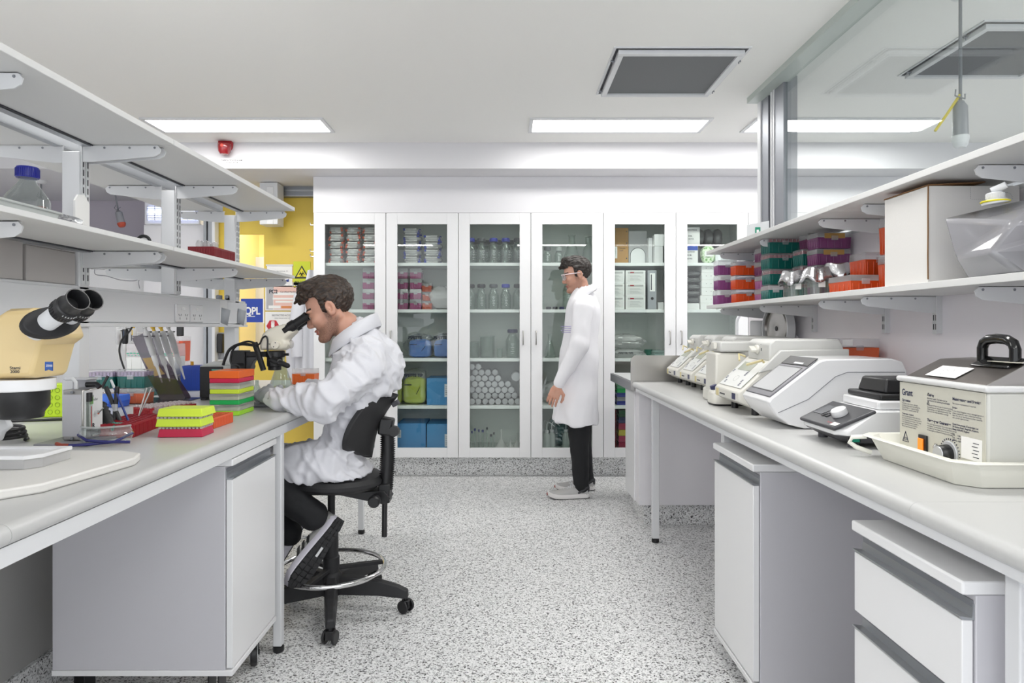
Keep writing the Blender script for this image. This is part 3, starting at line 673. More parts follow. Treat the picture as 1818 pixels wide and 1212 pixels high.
# ---- pile of white tubes seen end on
rt = obj('plastic_tube', MB().lathe([(.001, 0), (.022, .001), (.0265, .006), (.0265, .22), (.024, .221), (.024, .21)], M=Matrix.Rotation(-PI/2, 3, 'X'), n=20), glassy('tube_end', '#f4f4f4', haze=.72, hazecol='#efedf0', rough=.15, ior=1.6))
tag(rt, '', 'tube', 'white plastic tubes piled in the third door')
first = True; rows = [7, 8, 7, 6, 5, 4, 3, 2, 2]
k = 0
for r, n in enumerate([8, 7, 7, 6, 5, 4, 2]):
    for i in range(n):
        o = rt if first else rt.copy()
        if not first: C.objects.link(o)
        first = False
        o.location = (GX(2, -.04)+.028+i*.0555+(.0275 if r % 2 else 0)+random.uniform(-.002, .002), 5.60+random.uniform(0, .03), ZS[1]+.029+r*.0485)
        o['label'] = 'white tube end in the pile, %s row, %s tube from the left' % (lev(r, 7), ['first', 'second', 'third', 'fourth', 'fifth', 'sixth', 'seventh', 'eighth'][i])
o = obj('plastic_tube', MB().lathe([(.001, 0), (.035, .001), (.042, .008), (.042, .2)], M=Matrix.Rotation(-PI/2, 3, 'X'), n=24), _M['tube_end']); o.location = (GX(2, .93), 5.62, ZS[1]+.236)
tag(o, 'larger white plastic tube lying on the right side of the pile', 'tube')
# ---- pipettes, cylinders and funnels on the lowest shelf
def cyl_glass(r, h, label, x, y, capc='#1f2f7a'):
    t = thing('measuring_cylinder', label, 'cylinder', (x, y, ZS[0]+.001), group='slim glass cylinders on the lowest shelf')
    obj('glass', MB().lathe([(r*2, 0), (r*2, .008), (r, .012), (r, h), (r*1.2, h+.002)], n=16), LAB, t)
    obj('stopper', MB().lathe([(r*1.05, h-.012), (r*1.1, h+.006), (.001, h+.01)], n=12), mat('cap_'+capc, capc, .4), t)
for i, (f, h) in enumerate([(.03, .14), (.09, .16), (.17, .15), (.25, .15), (.34, .17), (.42, .11), (.48, .13)]):
    cyl_glass(.009 if i % 2 else .007, h, 'slim stoppered glass cylinder, number %s in the row from the left' % ['one', 'two', 'three', 'four', 'five', 'six', 'seven'][i], GX(2, f), 5.63+.01*(i % 3), '#1f2f7a' if i < 4 else '#4a4c52')
FUN = glassy('funnel_plastic', '#ffffff', haze=.7, hazecol='#eeeeec', rough=.2)
for i, (f, r, h) in enumerate([(.63, .055, .16), (.82, .03, .1), (.95, .04, .13)]):
    one('funnel', MB().lathe([(r, 0), (r*.96, .01), (r*.3, h*.42), (r*.16, h*.5), (r*.12, h), (r*.05, h)], n=24), FUN, ['large white plastic funnel standing upside down', 'smallest white plastic funnel standing upside down', 'white plastic funnel by the right edge of the third door'][i], 'funnel', (GX(2, f), 5.64, ZS[0]+.001))
# ---- door 4
sb_ = bottle(.033, .14, '#6a6d70'); place(sb_, (GX(3, .12), 5.65, ZS[4]+.001), 'small clear bottle with a grey cap on the top shelf of the fourth door')
sb_ = bottle(.034, .135, '#aeb3b1'); place(sb_, (GX(3, .35), 5.66, ZS[4]+.001), 'small clear bottle with a pale cap next to the grey-capped one')
def flask(r, h, label, x, y, z, group=None):
    t = thing('conical_flask', label, 'flask', (x, y, z), group=group); n = r*.32
    obj('glass', MB().lathe([(r*.93, 0), (r, .008), (r*.97, .02), (n, h*.76), (n, h*.95), (n*1.25, h)], n=32), LAB, t, sharp=60)
    obj('inner_wall', MB().lathe([(r*.88, .006), (r*.92, .02), (n*.88, h*.75), (n*.88, h*.97)], n=32), LAB, t, sharp=60)
    gr = MB()
    for i in range(4): gr.cbox((0, -r*.78+i*r*.13, h*(.22+.1*i)), (r*.35, .001, .003))
    return t
flask(.085, .245, 'tall conical flask on the top shelf, left of the pair above the walking person', GX(3, .63), 5.69, ZS[4]+.001)
flask(.08, .235, 'tall conical flask on the top shelf, right of the pair above the walking person', GX(3, .98), 5.72, ZS[4]+.001)
for i in range(4):
    one('bottle_cap', MB().lathe([(.02, 0), (.021, .002), (.021, .02), (.018, .023), (.001, .023)], n=20), mat('cap_#202124' if i != 2 else 'cap_#1b1d4e', '#202124'), 'loose dark screw cap on the second shelf, %s of four' % ['first', 'second', 'third', 'last'][i], 'cap', (GX(3, .14+.135*i), 5.64, ZS[3]+.001), group='loose screw caps')
one('test_tube', MB().lathe([(.001, 0), (.008, .004), (.009, .01), (.009, .12)], n=14), LAB, 'thin upright glass tube at the left of the fourth door', 'tube', (GX(3, .03), 5.64, ZS[3]+.001))
sb_ = bottle(.05, .3, '#1b1d4e'); place(sb_, (GX(3, .56), 5.68, ZS[3]+.001), 'tall dark-capped bottle behind the chest of the walking person')
flask(.05, .205, 'conical flask on the third shelf beside the hand of the walking person', GX(3, .17), 5.66, ZS[2]+.001)
flask(.02, .06, 'tiny conical flask on the third shelf', GX(3, .40), 5.65, ZS[2]+.001)
flask(.06, .19, 'conical flask on the third shelf, behind the walking person', GX(3, .60), 5.68, ZS[2]+.001)
one('plastic_bag', lumpy(.3, .24, .2, 15, .3), BAG, 'bag of clear crumpled film beside the hand of the walking person', 'bag', (GX(3, .36), 5.72, ZS[1]+.001))
def wash_bottle(label, x, y, rot):
    t = thing('wash_bottle', label, 'bottle', (x, y, ZS[0]+.001), rot, 'wash bottles on the lowest shelf')
    obj('body', MB().lathe([(.026, 0), (.03, .004), (.03, .09), (.026, .115), (.014, .135), (.014, .14)], n=20), glassy('wash_plastic', '#f4f6f5', haze=.75, hazecol='#dfe6e3', rough=.2), t)
    obj('cap', MB().lathe([(.016, .135), (.017, .137), (.017, .155), (.001, .157)], n=18), METALW, t)
    obj('spout', MB().tube([(0, 0, .15), (0, 0, .20), (.012, 0, .222), (.035, 0, .215), (.07, 0, .185)], .0035, 8), METALW, t)
wash_bottle('white wash bottle at the left edge of the lowest shelf', GX(3, .04), 5.70, .2)
wash_bottle('white wash bottle, front one of the left pair', GX(3, .10), 5.62, .3)
wash_bottle('white wash bottle with its spout pointing right', GX(3, .21), 5.66, -.1)
wash_bottle('white wash bottle partly behind the dark trousers', GX(3, .50), 5.66, .5)
one('plastic_bag', lumpy(.16, .2, .26, 44, .4), glassy('teal_film', '#9fc4c6', haze=.35, hazecol='#7aa5aa', rough=.1, ior=1.6), 'bluish crumpled bag between the wash bottles', 'bag', (GX(3, .36), 5.78, ZS[0]+.001))
# ---- door 5
t = thing('brown_rack', 'brown board panel standing at the left of the fifth door, top shelf', 'panel', (GX(4, .17), 5.72, ZS[4]+.001))
obj('board', MB().box(-.075, .075, -.006, .006, 0, .31), mat('brown_board', '#b98a45', .6), t, bevel=.001)
obj('note', MB().box(-.08, -.02, -.009, -.0065, .05, .15), PAPER, t)
obj('holes', MB().cyl((.06, -.0075, .28), (.06, -.006, .28), .005).cyl((.06, -.0075, .18), (.06, -.006, .18), .005).cyl((.06, -.0075, .05), (.06, -.006, .05), .005).text('Vortex\nrack', .018, (.0, -.007, .13)), DARK, t)
obj('wire', MB().tube([(-.05, -.02, .01), (-.04, -.02, .1), (-.05, -.02, .2), (-.04, -.02, .29)], .006, 8), LAB, t)
t = thing('white_gel_comb', 'pale grey rack panel with an arched white opening, top shelf of the fifth door', 'panel', (GX(4, .55), 5.73, ZS[4]+.001))
obj('panel', MB().box(-.078, .078, -.01, .01, 0, .285), mat('pale_grey', '#b9b9ba', .5), t, bevel=.002)
arch = [(-.062, 0)]+[(-.062*math.cos(a), .075+.062*math.sin(a)) for a in [i*PI/14 for i in range(15)]]+[(.062, 0)]
obj('arch_border', MB().prism([(x*1.06, z*1.035) for x, z in arch], 'y', -.0125, -.0105), BLACK, t)
obj('arch_plate', MB().prism(arch, 'y', -.016, -.013), WHITE, t)
carton(.035, .2, .22, '#d9dadb', 'thin grey folder standing next to the white boxes, top shelf', GX(4, .78), 5.76, ZS[4]+.001)
carton(.07, .2, .14, '#e9e9e9', 'white box lying low at the right of the top shelf, fifth door', GX(4, .92), 5.70, ZS[4]+.001)
carton(.08, .18, .10, '#f0f0f0', 'white box on top of the low one, top shelf of the fifth door', GX(4, .93), 5.69, ZS[4]+.142)
for cc in range(2):
    for r in range(3):
        t = carton(.165 if cc else .16, .2, .108, '#f3f3f1', 'labelled white box with red logo, %s column, %s' % (['left', 'right'][cc], lev(r, 3)), GX(4, .02 if cc == 0 else .44), 5.68, ZS[3]+.001+r*.1085, (.08, .92, .12, .72, '#e6e6e3'), 'labelled white boxes in the fifth door')
        obj('logo', MB().cbox((-.03, -.1015, .09), (.032, .001, .01)), RED, t); obj('header_band', MB().cbox((0, -.1008, .089), (.13, .0006, .016)), mat('band_grey', '#bcbcba', .6), t)
t = thing('ring_binder', 'grey ring binder with a white spine label beside the labelled boxes', 'binder', (GX(4, .77), 5.70, ZS[3]+.001))
obj('cover', MB().box(-.036, .036, -.13, .12, 0, .325), mat('binder_grey', '#a3a6ab', .45), t, bevel=.003)
obj('spine_label', MB().box(-.02, .024, -.1312, -.1302, .15, .30), PAPER, t); obj('finger_hole', MB().cyl((0, -.1315, .09), (0, -.1302, .09), .012), BLACK, t)
obj('spine_print', MB().box(-.012, -.004, -.1318, -.1313, .16, .29), INK, t)
carton(.05, .2, .06, '#e5e5e3', 'small white box right of the grey binder', GX(4, .96), 5.70, ZS[3]+.001)
one('plastic_bag', lumpy(.27, .2, .13, 71, .35), BAG, 'clear bag lying above the printed bag in the fifth door', 'bag', (GX(4, .3), 5.72, ZS[2]+.071))
pb5 = thing('printed_bag', 'flat crumpled clear bag with dark printing, fifth door', 'bag', (GX(4, .33), 5.68, ZS[2]+.001))
obj('film', lumpy(.28, .2, .075, 77, .3), BAG, pb5); obj('print', MB().text('PIPETTE TIPS', .022, (-.1, -.112, .035), bold=.03), INK, pb5)
one('green_beaker', MB().lathe([(.03, 0), (.034, .004), (.036, .07)], n=24), mat('green_plastic', '#0d5c4a', .3), 'dark green cup next to the printed bag', 'cup', (GX(4, .74), 5.66, ZS[2]+.001))
one('plastic_bag', lumpy(.14, .18, .07, 79, .3), glassy('mint_film', '#dff1ee', haze=.4, hazecol='#d3ebe6', rough=.1), 'pale mint crumpled bag by the right edge of the fifth door', 'bag', (GX(4, .93), 5.66, ZS[2]+.001))
def folder(w_, h_, col, label, x, y, z, group):
    t = thing('plastic_rack', label, 'rack', (x, y, z), group=group)
    obj('tray', MB().box(-w_/2, w_/2, -.1, .1, 0, h_*.45), mat('rk_'+col, col, .4), t, bevel=.001)
    obj('lid', MB().box(-w_/2+.002, w_/2-.002, -.098, .098, h_*.46, h_*.98), mat('rkl_'+col, col, .15, spec=.8), t, bevel=.001)
cl = [('#1f2c86', 'blue'), ('#8c8d90', 'grey'), ('#2a3a8a', 'dark blue'), ('#1f9a4b', 'green'), ('#55906c', 'dull green'), ('#2bb257', 'bright green'), ('#e0622c', 'orange')]
for i, (c_, nme) in enumerate(cl): folder(.24, .034, c_, '%s flat rack behind the steel sink end, %s' % (nme, lev(i, 7)), GX(4, .36), 5.70, ZS[1]+.001+i*.0345, 'flat racks behind the sink end')
cl = [('#a02547', 'crimson', .06), ('#b83a5e', 'pink crimson', .05), ('#cdbb3e', 'yellow', .05), ('#a8304a', 'dark red', .055), ('#2c355e', 'navy', .05), ('#2d5c3c', 'dark green', .055)]
zz = ZS[0]+.001
for i, (c_, nme, hh) in enumerate(cl): folder(.26, hh, c_, '%s rack on the lowest shelf of the fifth door, %s' % (nme, lev(i, 6)), GX(4, .42), 5.70, zz, 'thick racks on the lowest shelf'); zz += hh+.001
for i in range(4):
    one('rack_strip', MB().box(-.012, .012, -.08, .08, 0, .055).box(-.012, .012, -.08, .08, .06, .08), mat('rk_#8a2f2f' if i % 2 else 'rk_#7a3a2a', '#8a2f2f'), 'narrow reddish rack at the left of the lowest shelf, %s' % lev(i, 4), 'rack', (GX(4, .045), 5.72, ZS[0]+.001+i*.081), group='narrow red racks')
# ---- door 6
t = carton(.14, .2, .15, '#eceae9', 'white syringe box with dark lettering, upper one of two', GX(5, .13), 5.70, ZS[4]+.152)
obj('lettering', MB().text('STERLING SYRINGE', .0155, (-.062, -.1008, .12), bold=.02, wide=.8).text('10 ML', .014, (-.03, -.1008, .07), bold=.02).text('100 PCS', .014, (-.03, -.1008, .045), bold=.02), INK, t)
t = carton(.125, .2, .15, '#eceae9', 'white syringe box with a blue band, lower one of two', GX(5, .11), 5.70, ZS[4]+.001)
obj('blue_band', MB().box(-.06, .06, -.1008, -.1002, .105, .149), mat('blue_band', '#2450b8', .5), t)
obj('lettering', MB().text('STERLING SYRINGE', .0125, (-.058, -.1008, .088), bold=.02, wide=.85).text('50 ML', .016, (-.03, -.1008, .06), bold=.02).text('25 PCS', .015, (-.03, -.1008, .03), bold=.02), INK, t)
for i in range(3):
    one('wrapped_pack', lumpy(.075, .15, .15, 80+i, .06, p=.4), glassy('grey_wrap', '#8d8f90', haze=.55, hazecol='#77797a', rough=.1, ior=1.6), 'grey film-wrapped pack on the top shelf of the sixth door, %s of three' % ['left', 'middle', 'right'][i], 'pack', (GX(5, .40+.19*i), 5.80, ZS[4]+.16), group='grey film-wrapped packs')
carton(.13, .1, .15, '#6a6c6c', 'dark grey carton under the film-wrapped packs', GX(5, .42), 5.82, ZS[4]+.001); carton(.18, .1, .15, '#6a6c6c', 'wide dark grey carton under the film-wrapped packs', GX(5, .78), 5.82, ZS[4]+.001)
t = thing('green_bag', 'white and leafy green printed bag on the top shelf of the sixth door', 'bag', (GX(5, .50), 5.66, ZS[4]+.001))
gb = bpy.data.materials.new('leafy_print'); gb.use_nodes = True; nt = gb.node_tree
vn = nt.nodes.new('ShaderNodeTexVoronoi'); vn.inputs['Scale'].default_value = 90; cr_ = nt.nodes.new('ShaderNodeValToRGB')
cr_.color_ramp.elements[0].color = (.12, .38, .05, 1); cr_.color_ramp.elements[1].color = (.8, .9, .7, 1); cr_.color_ramp.elements[1].position = .55
s_ = nt.nodes.new('ShaderNodeSeparateColor'); tc_ = nt.nodes.new('ShaderNodeTexCoord'); nt.links.new(tc_.outputs['Object'], vn.inputs['Vector'])
nt.links.new(vn.outputs['Color'], s_.inputs[0]); nt.links.new(s_.outputs[0], cr_.inputs[0]); nt.links.new(cr_.outputs[0], nt.nodes['Principled BSDF'].inputs['Base Color'])
obj('bag_body', lumpy(.11, .08, .15, 90, .1, p=.4), gb, t); obj('white_label', MB().box(-.04, .03, -.05, -.047, .055, .10), PAPER, t)
carton(.2, .1, .08, '#e6e9ea', 'pale printed pack right of the leafy green bag', GX(5, .87), 5.66, ZS[4]+.001, (.1, .8, .2, .7, '#f2f4f6'))
cab = [(.115, .07, '#f1f0ee'), (.115, .07, '#f1f0ee'), (.115, .07, '#f1f0ee'), (.115, .07, '#f1f0ee')]
for r in range(5):
    t = carton(.16 if r else .18, .2, .064, '#f1f0ee', 'white perforated box in the sixth door stack, %s' % lev(r, 5), GX(5, .52), 5.69, ZS[3]+.052+r*.0645, None, 'perforated white boxes')
    obj('holes', MB().cyl((-.04, -.1006, .035), (-.04, -.1001, .035), .003, n=8).cyl((0, -.1006, .035), (0, -.1001, .035), .003, n=8).cyl((.04, -.1006, .035), (.04, -.1001, .035), .003, n=8), DARK, t)
for i, f in enumerate((.12, .46, .82)): carton(.13, .2, .05, '#f1f0ee', 'white flat box on the second shelf of the sixth door, %s of three' % ['left', 'middle', 'right'][i], GX(5, f), 5.68, ZS[3]+.001, None, 'flat white boxes')
for r in range(5): one('wrapped_pack', lumpy(.13, .16, .055, 100+r, .12, p=.4), glassy('grey_wrap2', '#b4b6b6', haze=.5, hazecol='#a2a4a4', rough=.1, ior=1.6), 'film-wrapped grey pack left of the perforated boxes, %s' % lev(r, 5), 'pack', (GX(5, .19), 5.69, ZS[3]+.052+r*.056), group='film-wrapped packs')
carton(.34, .22, .05, '#efefee', 'long white tray box on the third shelf of the sixth door', GX(5, .5), 5.70, ZS[2]+.001)
# ================================================================ implicit surfaces for people and soft things
def ell_(p, c, r, M=None):
    q = p-np.array(c, dtype=float)
    if M is not None: q = q @ np.array(M)
    r = np.array(r, dtype=float); k0 = np.linalg.norm(q/r, axis=1); k1 = np.linalg.norm(q/(r*r), axis=1)+1e-9
    return k0*(k0-1)/k1
def cap_(p, a, b, ra, rb=None):
    rb = ra if rb is None else rb; a = np.array(a, dtype=float); b = np.array(b, dtype=float); d = b-a
    t = np.clip(((p-a) @ d)/max(d @ d, 1e-9), 0, 1); return np.linalg.norm(p-a-t[:, None]*d, axis=1)-(ra+(rb-ra)*t)
def ecap_(p, a, b, ra, rb, ax, sq):
    """capsule squashed along unit axis ax by factor sq"""
    ax = np.array(ax, dtype=float); ax /= np.linalg.norm(ax)
    def s(v): v = np.array(v, dtype=float); return v+np.outer(v @ ax, ax)*(1/sq-1) if v.ndim > 1 else v+(v @ ax)*ax*(1/sq-1)
    return cap_(s(p), s(a), s(b), ra, rb)*min(1, .5+.5*sq)
def box_(p, c, h, r=.01, M=None):
    q = p-np.array(c, dtype=float)
    if M is not None: q = q @ np.array(M)
    q = np.abs(q)-np.array(h)+r; return np.linalg.norm(np.maximum(q, 0), axis=1)+np.minimum(q.max(axis=1), 0)-r
def sm(a, b, k=.02):
    h = np.clip(.5+.5*(b-a)/k, 0, 1); return b+(a-b)*h-k*h*(1-h)
def smx(a, b, k=.01): return -sm(-a, -b, k)
def nets(fn, lo, hi, h):
    lo = np.array(lo, dtype=float); hi = np.array(hi, dtype=float); n = np.ceil((hi-lo)/h).astype(int)+1
    g = [lo[i]+h*np.arange(n[i]) for i in range(3)]; V = np.empty(n, dtype=np.float32)
    YY, ZZ = np.meshgrid(g[1], g[2], indexing='ij'); pl = np.stack([np.zeros(YY.size), YY.ravel(), ZZ.ravel()], 1)
    step = max(1, int(300000/YY.size))
    for i in range(0, n[0], step):
        xs = g[0][i:i+step]; q = np.tile(pl, (len(xs), 1)); q[:, 0] = np.repeat(xs, YY.size)
        V[i:i+step] = fn(q).reshape(len(xs), n[1], n[2])
    S = V < 0; c = S[:-1, :-1, :-1].astype(np.int8)
    cs = [(i, j, k) for i in (0, 1) for j in (0, 1) for k in (0, 1)]
    def sl(A, o): return A[o[0]:A.shape[0]-1+o[0], o[1]:A.shape[1]-1+o[1], o[2]:A.shape[2]-1+o[2]]
    cnt = sum(sl(S, o).astype(np.int8) for o in cs); act = (cnt > 0) & (cnt < 8); idx = -np.ones(act.shape, dtype=np.int64)
    I = np.argwhere(act); idx[act] = np.arange(len(I)); acc = np.zeros((len(I), 3)); num = np.zeros(len(I))
    for a in cs:
        for ax in range(3):
            if a[ax]: continue
            b = list(a); b[ax] = 1
            va = V[I[:, 0]+a[0], I[:, 1]+a[1], I[:, 2]+a[2]]; vb = V[I[:, 0]+b[0], I[:, 1]+b[1], I[:, 2]+b[2]]
            m = (va < 0) != (vb < 0); t = np.where(m, va/(va-vb+1e-12), 0); pt = np.tile(np.array(a, dtype=float), (len(I), 1)); pt[:, ax] += t
            acc += pt*m[:, None]; num += m
    vs = lo+(I+acc/np.maximum(num, 1)[:, None])*h; fs = []
    for ax in range(3):
        sh = [1, 1, 1]; sh[ax] = 0; A = S[1:-1 if ax != 0 else None, 1:-1 if ax != 1 else None, 1:-1 if ax != 2 else None]
        s0 = [slice(1, -1)]*3; s1 = [slice(1, -1)]*3; s0[ax] = slice(0, -1); s1[ax] = slice(1, None)
        a = S[tuple(s0)]; b = S[tuple(s1)]; E = np.argwhere(a != b); off = np.array([1, 1, 1]); off[ax] = 0; E = E+off
        u, v = [(1, 2), (2, 0), (0, 1)][ax]; eu = np.zeros(3, int); eu[u] = 1; ev = np.zeros(3, int); ev[v] = 1
        q = [idx[tuple((E-eu-ev).T)], idx[tuple((E-ev).T)], idx[tuple(E.T)], idx[tuple((E-eu).T)]]
        Q = np.stack(q, 1); ins = S[tuple(E.T)]; Q[~ins] = Q[~ins][:, ::-1]; fs.append(Q)
    fs = np.concatenate(fs); fs = fs[(fs >= 0).all(1)]
    return vs, fs
def soft(name, fn, lo, hi, h, mats, parent=None, disp=None, smooth=2, mi=None):
    vs, fs = nets(fn, lo, hi, h)
    for _ in range(smooth):                       # light Laplacian smoothing
        ac = np.zeros_like(vs); nn = np.zeros(len(vs))
        for k in range(4):
            a, b = fs[:, k], fs[:, (k+1) % 4]
            np.add.at(ac, a, vs[b]); np.add.at(nn, a, 1)
        vs = vs*.5+.5*ac/np.maximum(nn, 1)[:, None]
    if disp is not None:
        n = np.zeros_like(vs); fnrm = np.cross(vs[fs[:, 2]]-vs[fs[:, 0]], vs[fs[:, 3]]-vs[fs[:, 1]])
        for k in range(4): np.add.at(n, fs[:, k], fnrm)
        n /= np.linalg.norm(n, axis=1)[:, None]+1e-12; vs = vs+n*disp(vs)[:, None]
    me = bpy.data.meshes.new(name); me.from_pydata(vs.tolist(), [], fs.tolist())
    for m in (mats if isinstance(mats, (list, tuple)) else [mats]): me.materials.append(m)
    if mi is not None: me.polygons.foreach_set('material_index', mi(vs[fs].mean(axis=1)).astype(int))
    me.polygons.foreach_set('use_smooth', [True]*len(fs)); me.update()
    o = bpy.data.objects.new(name, me); C.objects.link(o)
    if parent:
        o.parent = parent; o.matrix_parent_inverse = Matrix.Translation(-parent.location)
    return o
def nz(vs, sx, sy, sz, seed=0):
    return np.array([noise.noise(Vector((v[0]*sx+seed, v[1]*sy+seed*.7, v[2]*sz))) for v in vs])
def np3(v): return np.array([v[0], v[1], v[2]], dtype=float)
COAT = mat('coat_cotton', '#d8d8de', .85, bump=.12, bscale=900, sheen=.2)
def skin_mat():
    m = bpy.data.materials.new('skin'); m.use_nodes = True; nt = m.node_tree; b = nt.nodes['Principled BSDF']; b.inputs['Roughness'].default_value = .5
    b.inputs['Subsurface Weight'].default_value = .12; b.inputs['Subsurface Radius'].default_value = (.02, .008, .004); b.inputs['Subsurface Scale'].default_value = .3
    at = nt.nodes.new('ShaderNodeAttribute'); at.attribute_name = 'stubble'; tc = nt.nodes.new('ShaderNodeTexCoord')
    n = nt.nodes.new('ShaderNodeTexNoise'); n.inputs['Scale'].default_value = 480; n.inputs['Detail'].default_value = 2
    mr = nt.nodes.new('ShaderNodeMapRange'); mr.inputs['From Min'].default_value = .30; mr.inputs['From Max'].default_value = .62; mr.inputs['To Min'].default_value = 1; mr.inputs['To Max'].default_value = .35
    mu = nt.nodes.new('ShaderNodeMath'); mu.operation = 'MULTIPLY'; mx = nt.nodes.new('ShaderNodeMix'); mx.data_type = 'RGBA'
    n2 = nt.nodes.new('ShaderNodeTexNoise'); n2.inputs['Scale'].default_value = 22; m2 = nt.nodes.new('ShaderNodeMix'); m2.data_type = 'RGBA'
    m2.inputs[6].default_value = (*lin('#c6917a'), 1); m2.inputs[7].default_value = (*lin('#cfa08c'), 1)
    nt.links.new(tc.outputs['Object'], n.inputs[0]); nt.links.new(tc.outputs['Object'], n2.inputs[0]); nt.links.new(n2.outputs[0], m2.inputs[0])
    nt.links.new(n.outputs[0], mr.inputs['Value']); nt.links.new(mr.outputs[0], mu.inputs[0]); nt.links.new(at.outputs['Fac'], mu.inputs[1])
    nt.links.new(mu.outputs[0], mx.inputs[0]); nt.links.new(m2.outputs[2], mx.inputs[6]); mx.inputs[7].default_value = (*lin('#4f392e'), 1)
    nt.links.new(mx.outputs[2], b.inputs['Base Color']); return m
SKIN = skin_mat()
def hair_mat(name, dark, light):
    m = bpy.data.materials.new(name); m.use_nodes = True; nt = m.node_tree; b = nt.nodes['Principled BSDF']; b.inputs['Roughness'].default_value = .42
    tc = nt.nodes.new('ShaderNodeTexCoord'); mp = nt.nodes.new('ShaderNodeMapping'); mp.inputs['Scale'].default_value = (50, 330, 120); mp.inputs['Rotation'].default_value = (0, .5, 0)
    n = nt.nodes.new('ShaderNodeTexNoise'); n.inputs['Scale'].default_value = 1; n.inputs['Detail'].default_value = 4
    r = nt.nodes.new('ShaderNodeValToRGB'); r.color_ramp.elements[0].position = .42; r.color_ramp.elements[0].color = (*lin(dark), 1); r.color_ramp.elements[1].position = .68; r.color_ramp.elements[1].color = (*lin(light), 1)
    bp = nt.nodes.new('ShaderNodeBump'); bp.inputs['Strength'].default_value = .7; bp.inputs['Distance'].default_value = .003
    nt.links.new(tc.outputs['Object'], mp.inputs[0]); nt.links.new(mp.outputs[0], n.inputs[0]); nt.links.new(n.outputs[0], r.inputs[0]); nt.links.new(r.outputs[0], b.inputs['Base Color'])
    nt.links.new(n.outputs[0], bp.inputs['Height']); nt.links.new(bp.outputs[0], b.inputs['Normal']); return m
HAIR = hair_mat('dark_brown_hair', '#1f1611', '#4d3b2e')
EYEW = mat('eye_white', '#e8e4e0', .2); IRIS = mat('iris_brown', '#3a2a20', .2); LIP = mat('lip', '#a9655a', .5)
def head_fn(sc_=1.0):
    def f(p):
        p = p/sc_
        d = ell_(p, (-.012, 0, .045), (.098, .074, .088))
        d = sm(d, ell_(p, (.042, 0, -.018), (.05, .058, .078)), .03)
        for s in (-1, 1):
            d = sm(d, cap_(p, (-.022, s*.05, -.04), (.062, s*.016, -.1), .022, .02), .025)
            d = sm(d, ell_(p, (.062, s*.042, -.022), (.026, .022, .02)), .02)          # cheek
            d = sm(d, ell_(p, (.082, s*.026, .024), (.014, .024, .009)), .012)          # brow
        d = sm(d, ell_(p, (.08, 0, -.103), (.02, .022, .018)), .02)
        for s in (-1, 1): d = smx(d, -ell_(p, (.1, s*.031, .004), (.018, .017, .013)), .012)
        for s in (-1, 1): d = sm(d, ell_(p, (.0755, s*.031, .003), (.0155, .0155, .0135)), .003)
        n_ = sm(cap_(p, (.088, 0, .012), (.108, 0, -.028), .008, .0115), ell_(p, (.098, 0, -.034), (.016, .017, .010)), .008)
        d = sm(d, n_, .010)
        d = sm(d, ell_(p, (.088, 0, -.0625), (.013, .024, .0065)), .005); d = sm(d, ell_(p, (.085, 0, -.0735), (.013, .021, .0075)), .005)
        d = smx(d, -ell_(p, (.105, 0, -.068), (.014, .022, .0018)), .003)
        for s in (-1, 1):
            e = ell_(p, (-.012, s*.079, .0), (.021, .008, .033)); e = sm(e, ell_(p, (-.004, s*.074, -.018), (.012, .008, .014)), .006)
            e = smx(e, -ell_(p, (-.008, s*.087, .004), (.012, .008, .021)), .004); e = sm(e, ell_(p, (-.006, s*.078, -.001), (.004, .005, .008)), .003)
            d = sm(d, e, .006)
        return d*sc_
    return f
def hair_fn(sc_=1.0, fringe=1.0, low=-.055):
    def f(p):
        p = p/sc_
        wv = .0016*np.sin(p[:, 1]*420+p[:, 0]*60)+.0012*np.sin(p[:, 1]*230+p[:, 2]*190)
        d = ell_(p, (-.014, 0, .049), (.109, .084, .098))
        d = sm(d, cap_(p, (.05, .03*1, .12), (.122, .01, .085), .025, .005), .03)
        d = sm(d, cap_(p, (.05, -.03, .12), (.112, -.03, .078), .024, .006), .03)
        d = sm(d, cap_(p, (.0, 0, .13), (.07, 0, .128), .02, .02), .03)
        # cut away the face and below the hairline
        x, y, z = p[:, 0], np.abs(p[:, 1]), p[:, 2]
        line = np.where(x > .035, .078-.25*(x-.09)*0, np.where(x > -.005, .03+(x+.005)*1.1, np.where(x > -.035, .03-(-.005-x)*1.6, -.028-(-.035-x)*.72)))
        line = np.maximum(line, low)
        # side burn in front of the ear
        sb = (x > .002) & (x < .026) & (y > .055); line = np.where(sb, np.minimum(line, -.012), line)
        cut = (line-z)*.7
        fr = (x > .06) & (z > .068); cut = np.where(fr, -.01, cut)
        return (smx(d, cut, .006)+wv)*sc_
    return f
